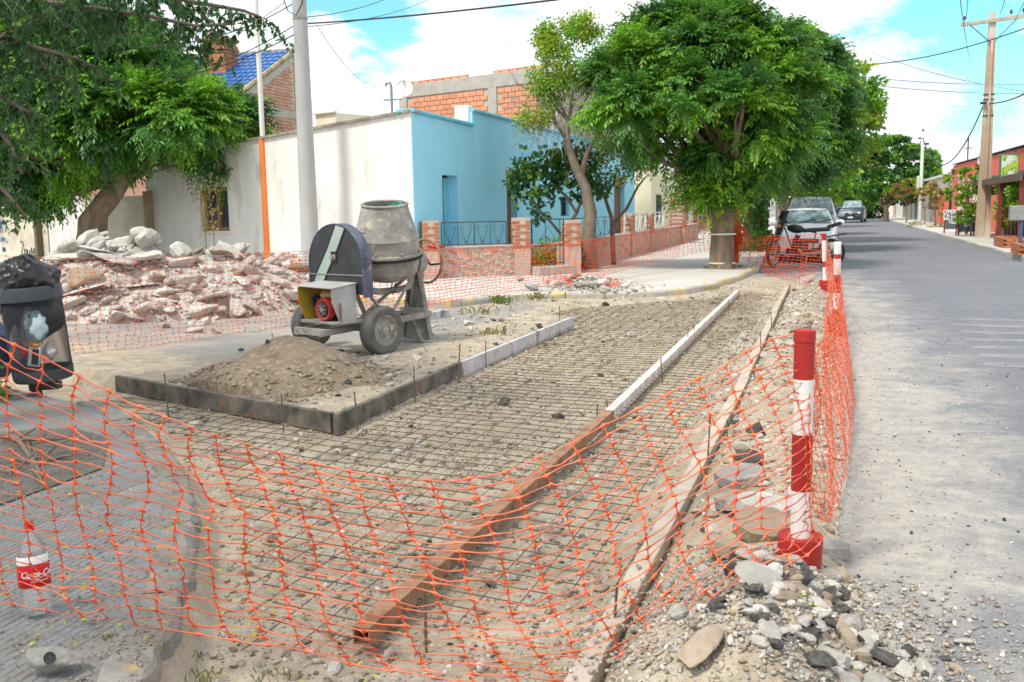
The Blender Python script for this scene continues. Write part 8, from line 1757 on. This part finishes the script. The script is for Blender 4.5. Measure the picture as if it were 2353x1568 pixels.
# fig with big leaves
f_ = on_line(1300, np.array([-7.3, 24.3]), np.array([1., 0]))[0]; fb = dpt((*f_, 1)); Q2 = lambda px, py, dz=0: tuple(DP(px, py, fb+dz))
ft = limb_tree('fig_tree', 'low fig tree with large dark leaves between the blue wall and the bent trunk', (f_[0], f_[1], .1), [([(f_[0], f_[1], .05), Q2(1290, 540), Q2(1325, 490), Q2(1300, 450), Q2(1262, 420)], [.07, .06, .05, .04, .02]), ([Q2(1290, 540), Q2(1265, 510), Q2(1235, 480), Q2(1215, 440)], [.04, .035, .03, .015]), ([Q2(1325, 490), Q2(1345, 440), Q2(1340, 400)], [.04, .03, .015])])
C, Nn = clump_pts([LOBE(1235, 400, fb, .75, .5, .45), LOBE(1215, 430, fb, .5, .4, .4), LOBE(1300, 380, fb, .7, .6, .4), LOBE(1280, 430, fb, .65, .5, .4), LOBE(1340, 420, fb, .6, .5, .5), LOBE(1230, 470, fb, .3, .3, .3), LOBE(1330, 360, fb, .5, .5, .3)], 90, rg)
k = np.repeat(np.arange(90), 15); d = unit(rg.normal(0, 1, (len(k), 3))); pos = C[k]+d*rg.uniform(.02, .28, (len(k), 1)); mi = k % 3; order = np.argsort([np.dot(q_-CO, FW) for q_ in pos]); near, far = order[:294], order[294:]
lm = {}
for i in near:
    m = (l_dark, l_bright, l_dark)[mi[i]]
    if m.name not in lm: me = bpy.data.meshes.new('leaf'); me.from_pydata([(0, 0, 0), (.055, .05, .01), (.075, .12, 0), (.035, .17, -.01), (0, .20, -.03), (-.035, .17, -.01), (-.075, .12, 0), (-.055, .05, .01), (0, .10, -.012)], [], [(0, 1, 8), (1, 2, 8), (2, 3, 8), (3, 4, 8), (4, 5, 8), (5, 6, 8), (6, 7, 8), (7, 0, 8)]); me.materials.append(m); lm[m.name] = me
    o = bpy.data.objects.new('leaf', lm[m.name]); COL.objects.link(o); o.parent = ft; o.location = Vector(pos[i])-origin_of(ft); o.rotation_euler = (rg.uniform(-1.3, -.2), rg.uniform(-.5, .5), rg.uniform(0, 6.28)); o.scale = [rg.uniform(.7, 1.15)]*3
tag(leaf_mesh('leaves_rest', simple_leaves(pos[far], d[far], .062, .17, rg), l_deep, ft, rg.random(len(far))), kind='stuff')
# slim dark-stemmed tree right of the bent trunk
s_t = on_line(1410, np.array([-6.9, 25.5]), np.array([1., 0]))[0]; sb = dpt((*s_t, 1)); Q3 = lambda px, py, dz=0: tuple(DP(px, py, sb+dz))
st = limb_tree('garden_shrub_tree', 'slim forked tree with reddish sparse leaves right of the bent trunk', (s_t[0], s_t[1], .1), [([(s_t[0], s_t[1], .05), Q3(1405, 500), Q3(1385, 440), Q3(1375, 400)], [.07, .055, .04, .02]), ([Q3(1405, 520), Q3(1440, 480), Q3(1465, 430), Q3(1490, 400)], [.05, .04, .03, .012]), ([Q3(1390, 460), Q3(1410, 420), Q3(1420, 380)], [.035, .025, .012])], bark=m_bark)
C, Nn = clump_pts([LOBE(1400, 370, sb, .75, .6, .5), LOBE(1450, 385, sb, .6, .5, .3), LOBE(1375, 410, sb, .5, .5, .35), LOBE(1480, 395, sb, .4, .4, .25), LOBE(1420, 340, sb, .5, .5, .35)], 70, rg)
for m, a, b2 in ((l_yel, 0, 24), (l_dark, 24, 50), (l_red, 50, 70)): k = np.repeat(np.arange(a, b2), 40); d = unit(rg.normal(0, 1, (len(k), 3))); leaf_mesh('crown', simple_leaves(C[k]+d*rg.uniform(.02, .3, (len(k), 1)), d, .03, .085, rg), m, st, rg.random(len(k)))
for px, dz, rx, rzz, n, m, lab in ((1262, 1.0, .55, .75, 1000, l_bright, 'bright green bush behind the iron garden gate'), (1240, .9, .4, .5, 500, l_yel, 'yellowish bush low behind the left half of the iron gate'), (1300, 1.2, .35, .9, 500, l_bright, 'upright green bush behind the right pier of the iron gate')):
    p = on_line(px, np.array([-6.9, 22.6+dz*.4]), np.array([1., 0.]))[0]; rg2 = np.random.default_rng(n+int(px)); d = unit(rg2.normal(0, 1, (n, 3))); d[:, 2] = abs(d[:, 2]); pos = np.array([p[0], p[1], .15])+d*[rx, rx*.7, rzz]*rg2.uniform(.4, 1., (n, 1)); tag(leaf_mesh('garden_bush', simple_leaves(pos, d, .03, .08, rg2), m, None, rg2.random(n)), lab, 'bush')
# dry sprigs standing against the side wall
for px, top_, lab in ((487, 395, 'taller dry sprig in front of the brown window'), (468, 420, 'shorter dry sprig left of the brown window')):
    p = on_line(px, W0+CN*1.2, CD)[0]; dd = dpt((*p, 1)); mb = MB(); t = thing('dry_sprig', lab, 'plant', (p[0], p[1], .1)); H_ = hgt(p, top_)-.1; mb.tube([(0, 0, 0), (.03, 0, H_*.4), (-.05, 0, H_*.75), (.05, 0, H_)], .012, 5); mb.build('stem', l_dry, t)
    rg2 = np.random.default_rng(px); n = 90; zz = H_*(.45+.55*rg2.random(n)); pos = np.array([p[0], p[1], .1])+np.stack([rg2.normal(0, .12, n), rg2.normal(0, .06, n), zz], -1); leaf_mesh('dry_leaves', simple_leaves(pos, unit(rg2.normal(0, 1, (n, 3))-[0, 0, 1]), .018, .09, rg2), l_dry, t, rg2.random(n))
# grass tufts along kerbs
V = []; T = []
def tuft(x, y, z, n, h, spread):
    for _ in range(n):
        a = random.uniform(0, 6.28); l_ = h*random.uniform(.4, 1); bx, by = x+random.gauss(0, spread), y+random.gauss(0, spread); ex, ey = math.cos(a)*l_*.5, math.sin(a)*l_*.5; wx_, wy_ = -math.sin(a)*.003-.001, math.cos(a)*.003; wx_ *= 1+y*.05; wy_ *= 1+y*.05
        V.append([(bx-wx_, by-wy_, z), (bx+wx_, by+wy_, z), (bx+ex*.5, by+ey*.5, z+l_*.7), (bx+ex, by+ey, z+l_*.75)]); T.append(random.random())
for px, py, n, h, sp, z in ((1150, 700, 60, .22, .10, .0), (1240, 690, 50, .2, .1, .0), (1100, 722, 50, .15, .15, .0), (1140, 775, 40, .18, .1, .0), (1420, 680, 40, .15, .15, 0), (1560, 672, 50, .14, .2, 0), (1620, 668, 50, .14, .2, 0), (1480, 682, 30, .14, .2, 0), (250, 1470, 60, .03, .02, .06), (440, 1520, 30, .04, .03, -.1), (470, 1560, 30, .05, .03, -.1), (1700, 615, 60, .12, .12, .1), (1640, 618, 60, .1, .12, .1), (1765, 615, 40, .12, .12, 0), (400, 1210, 30, .03, .03, .08), (1000, 1380, 18, .035, .04, -.1), (620, 1560, 22, .045, .04, -.1), (235, 1560, 20, .03, .02, .06), (1250, 800, 20, .1, .05, -.1), (50, 640, 80, .2, .3, .0)):
    p = G(px, py, z); tuft(p[0], p[1], z, n, h, sp)
q = np.array(V); tag(leaf_mesh('grass_tufts', q, m_grass, None, np.array(T)), 'thin green and straw-coloured grass tufts along the kerbs and in the dug ground', 'grass', kind='stuff')
# dark green leaves at the left edge by the bin
p = G(20, 905, .08); n = 420; rg2 = np.random.default_rng(4); d = unit(rg2.normal(0, 1, (n, 3))); d[:, 2] = abs(d[:, 2]); pos = np.array([p[0]-.05, p[1]-.3, .1])+d*[.30, .2, .42]*rg2.uniform(.3, 1, (n, 1)); tag(leaf_mesh('low_plant', simple_leaves(pos, d, .018, .06, rg2), l_dark, None, rg2.random(n)), 'dark green low plant at the left edge beside the litter bin', 'plant')
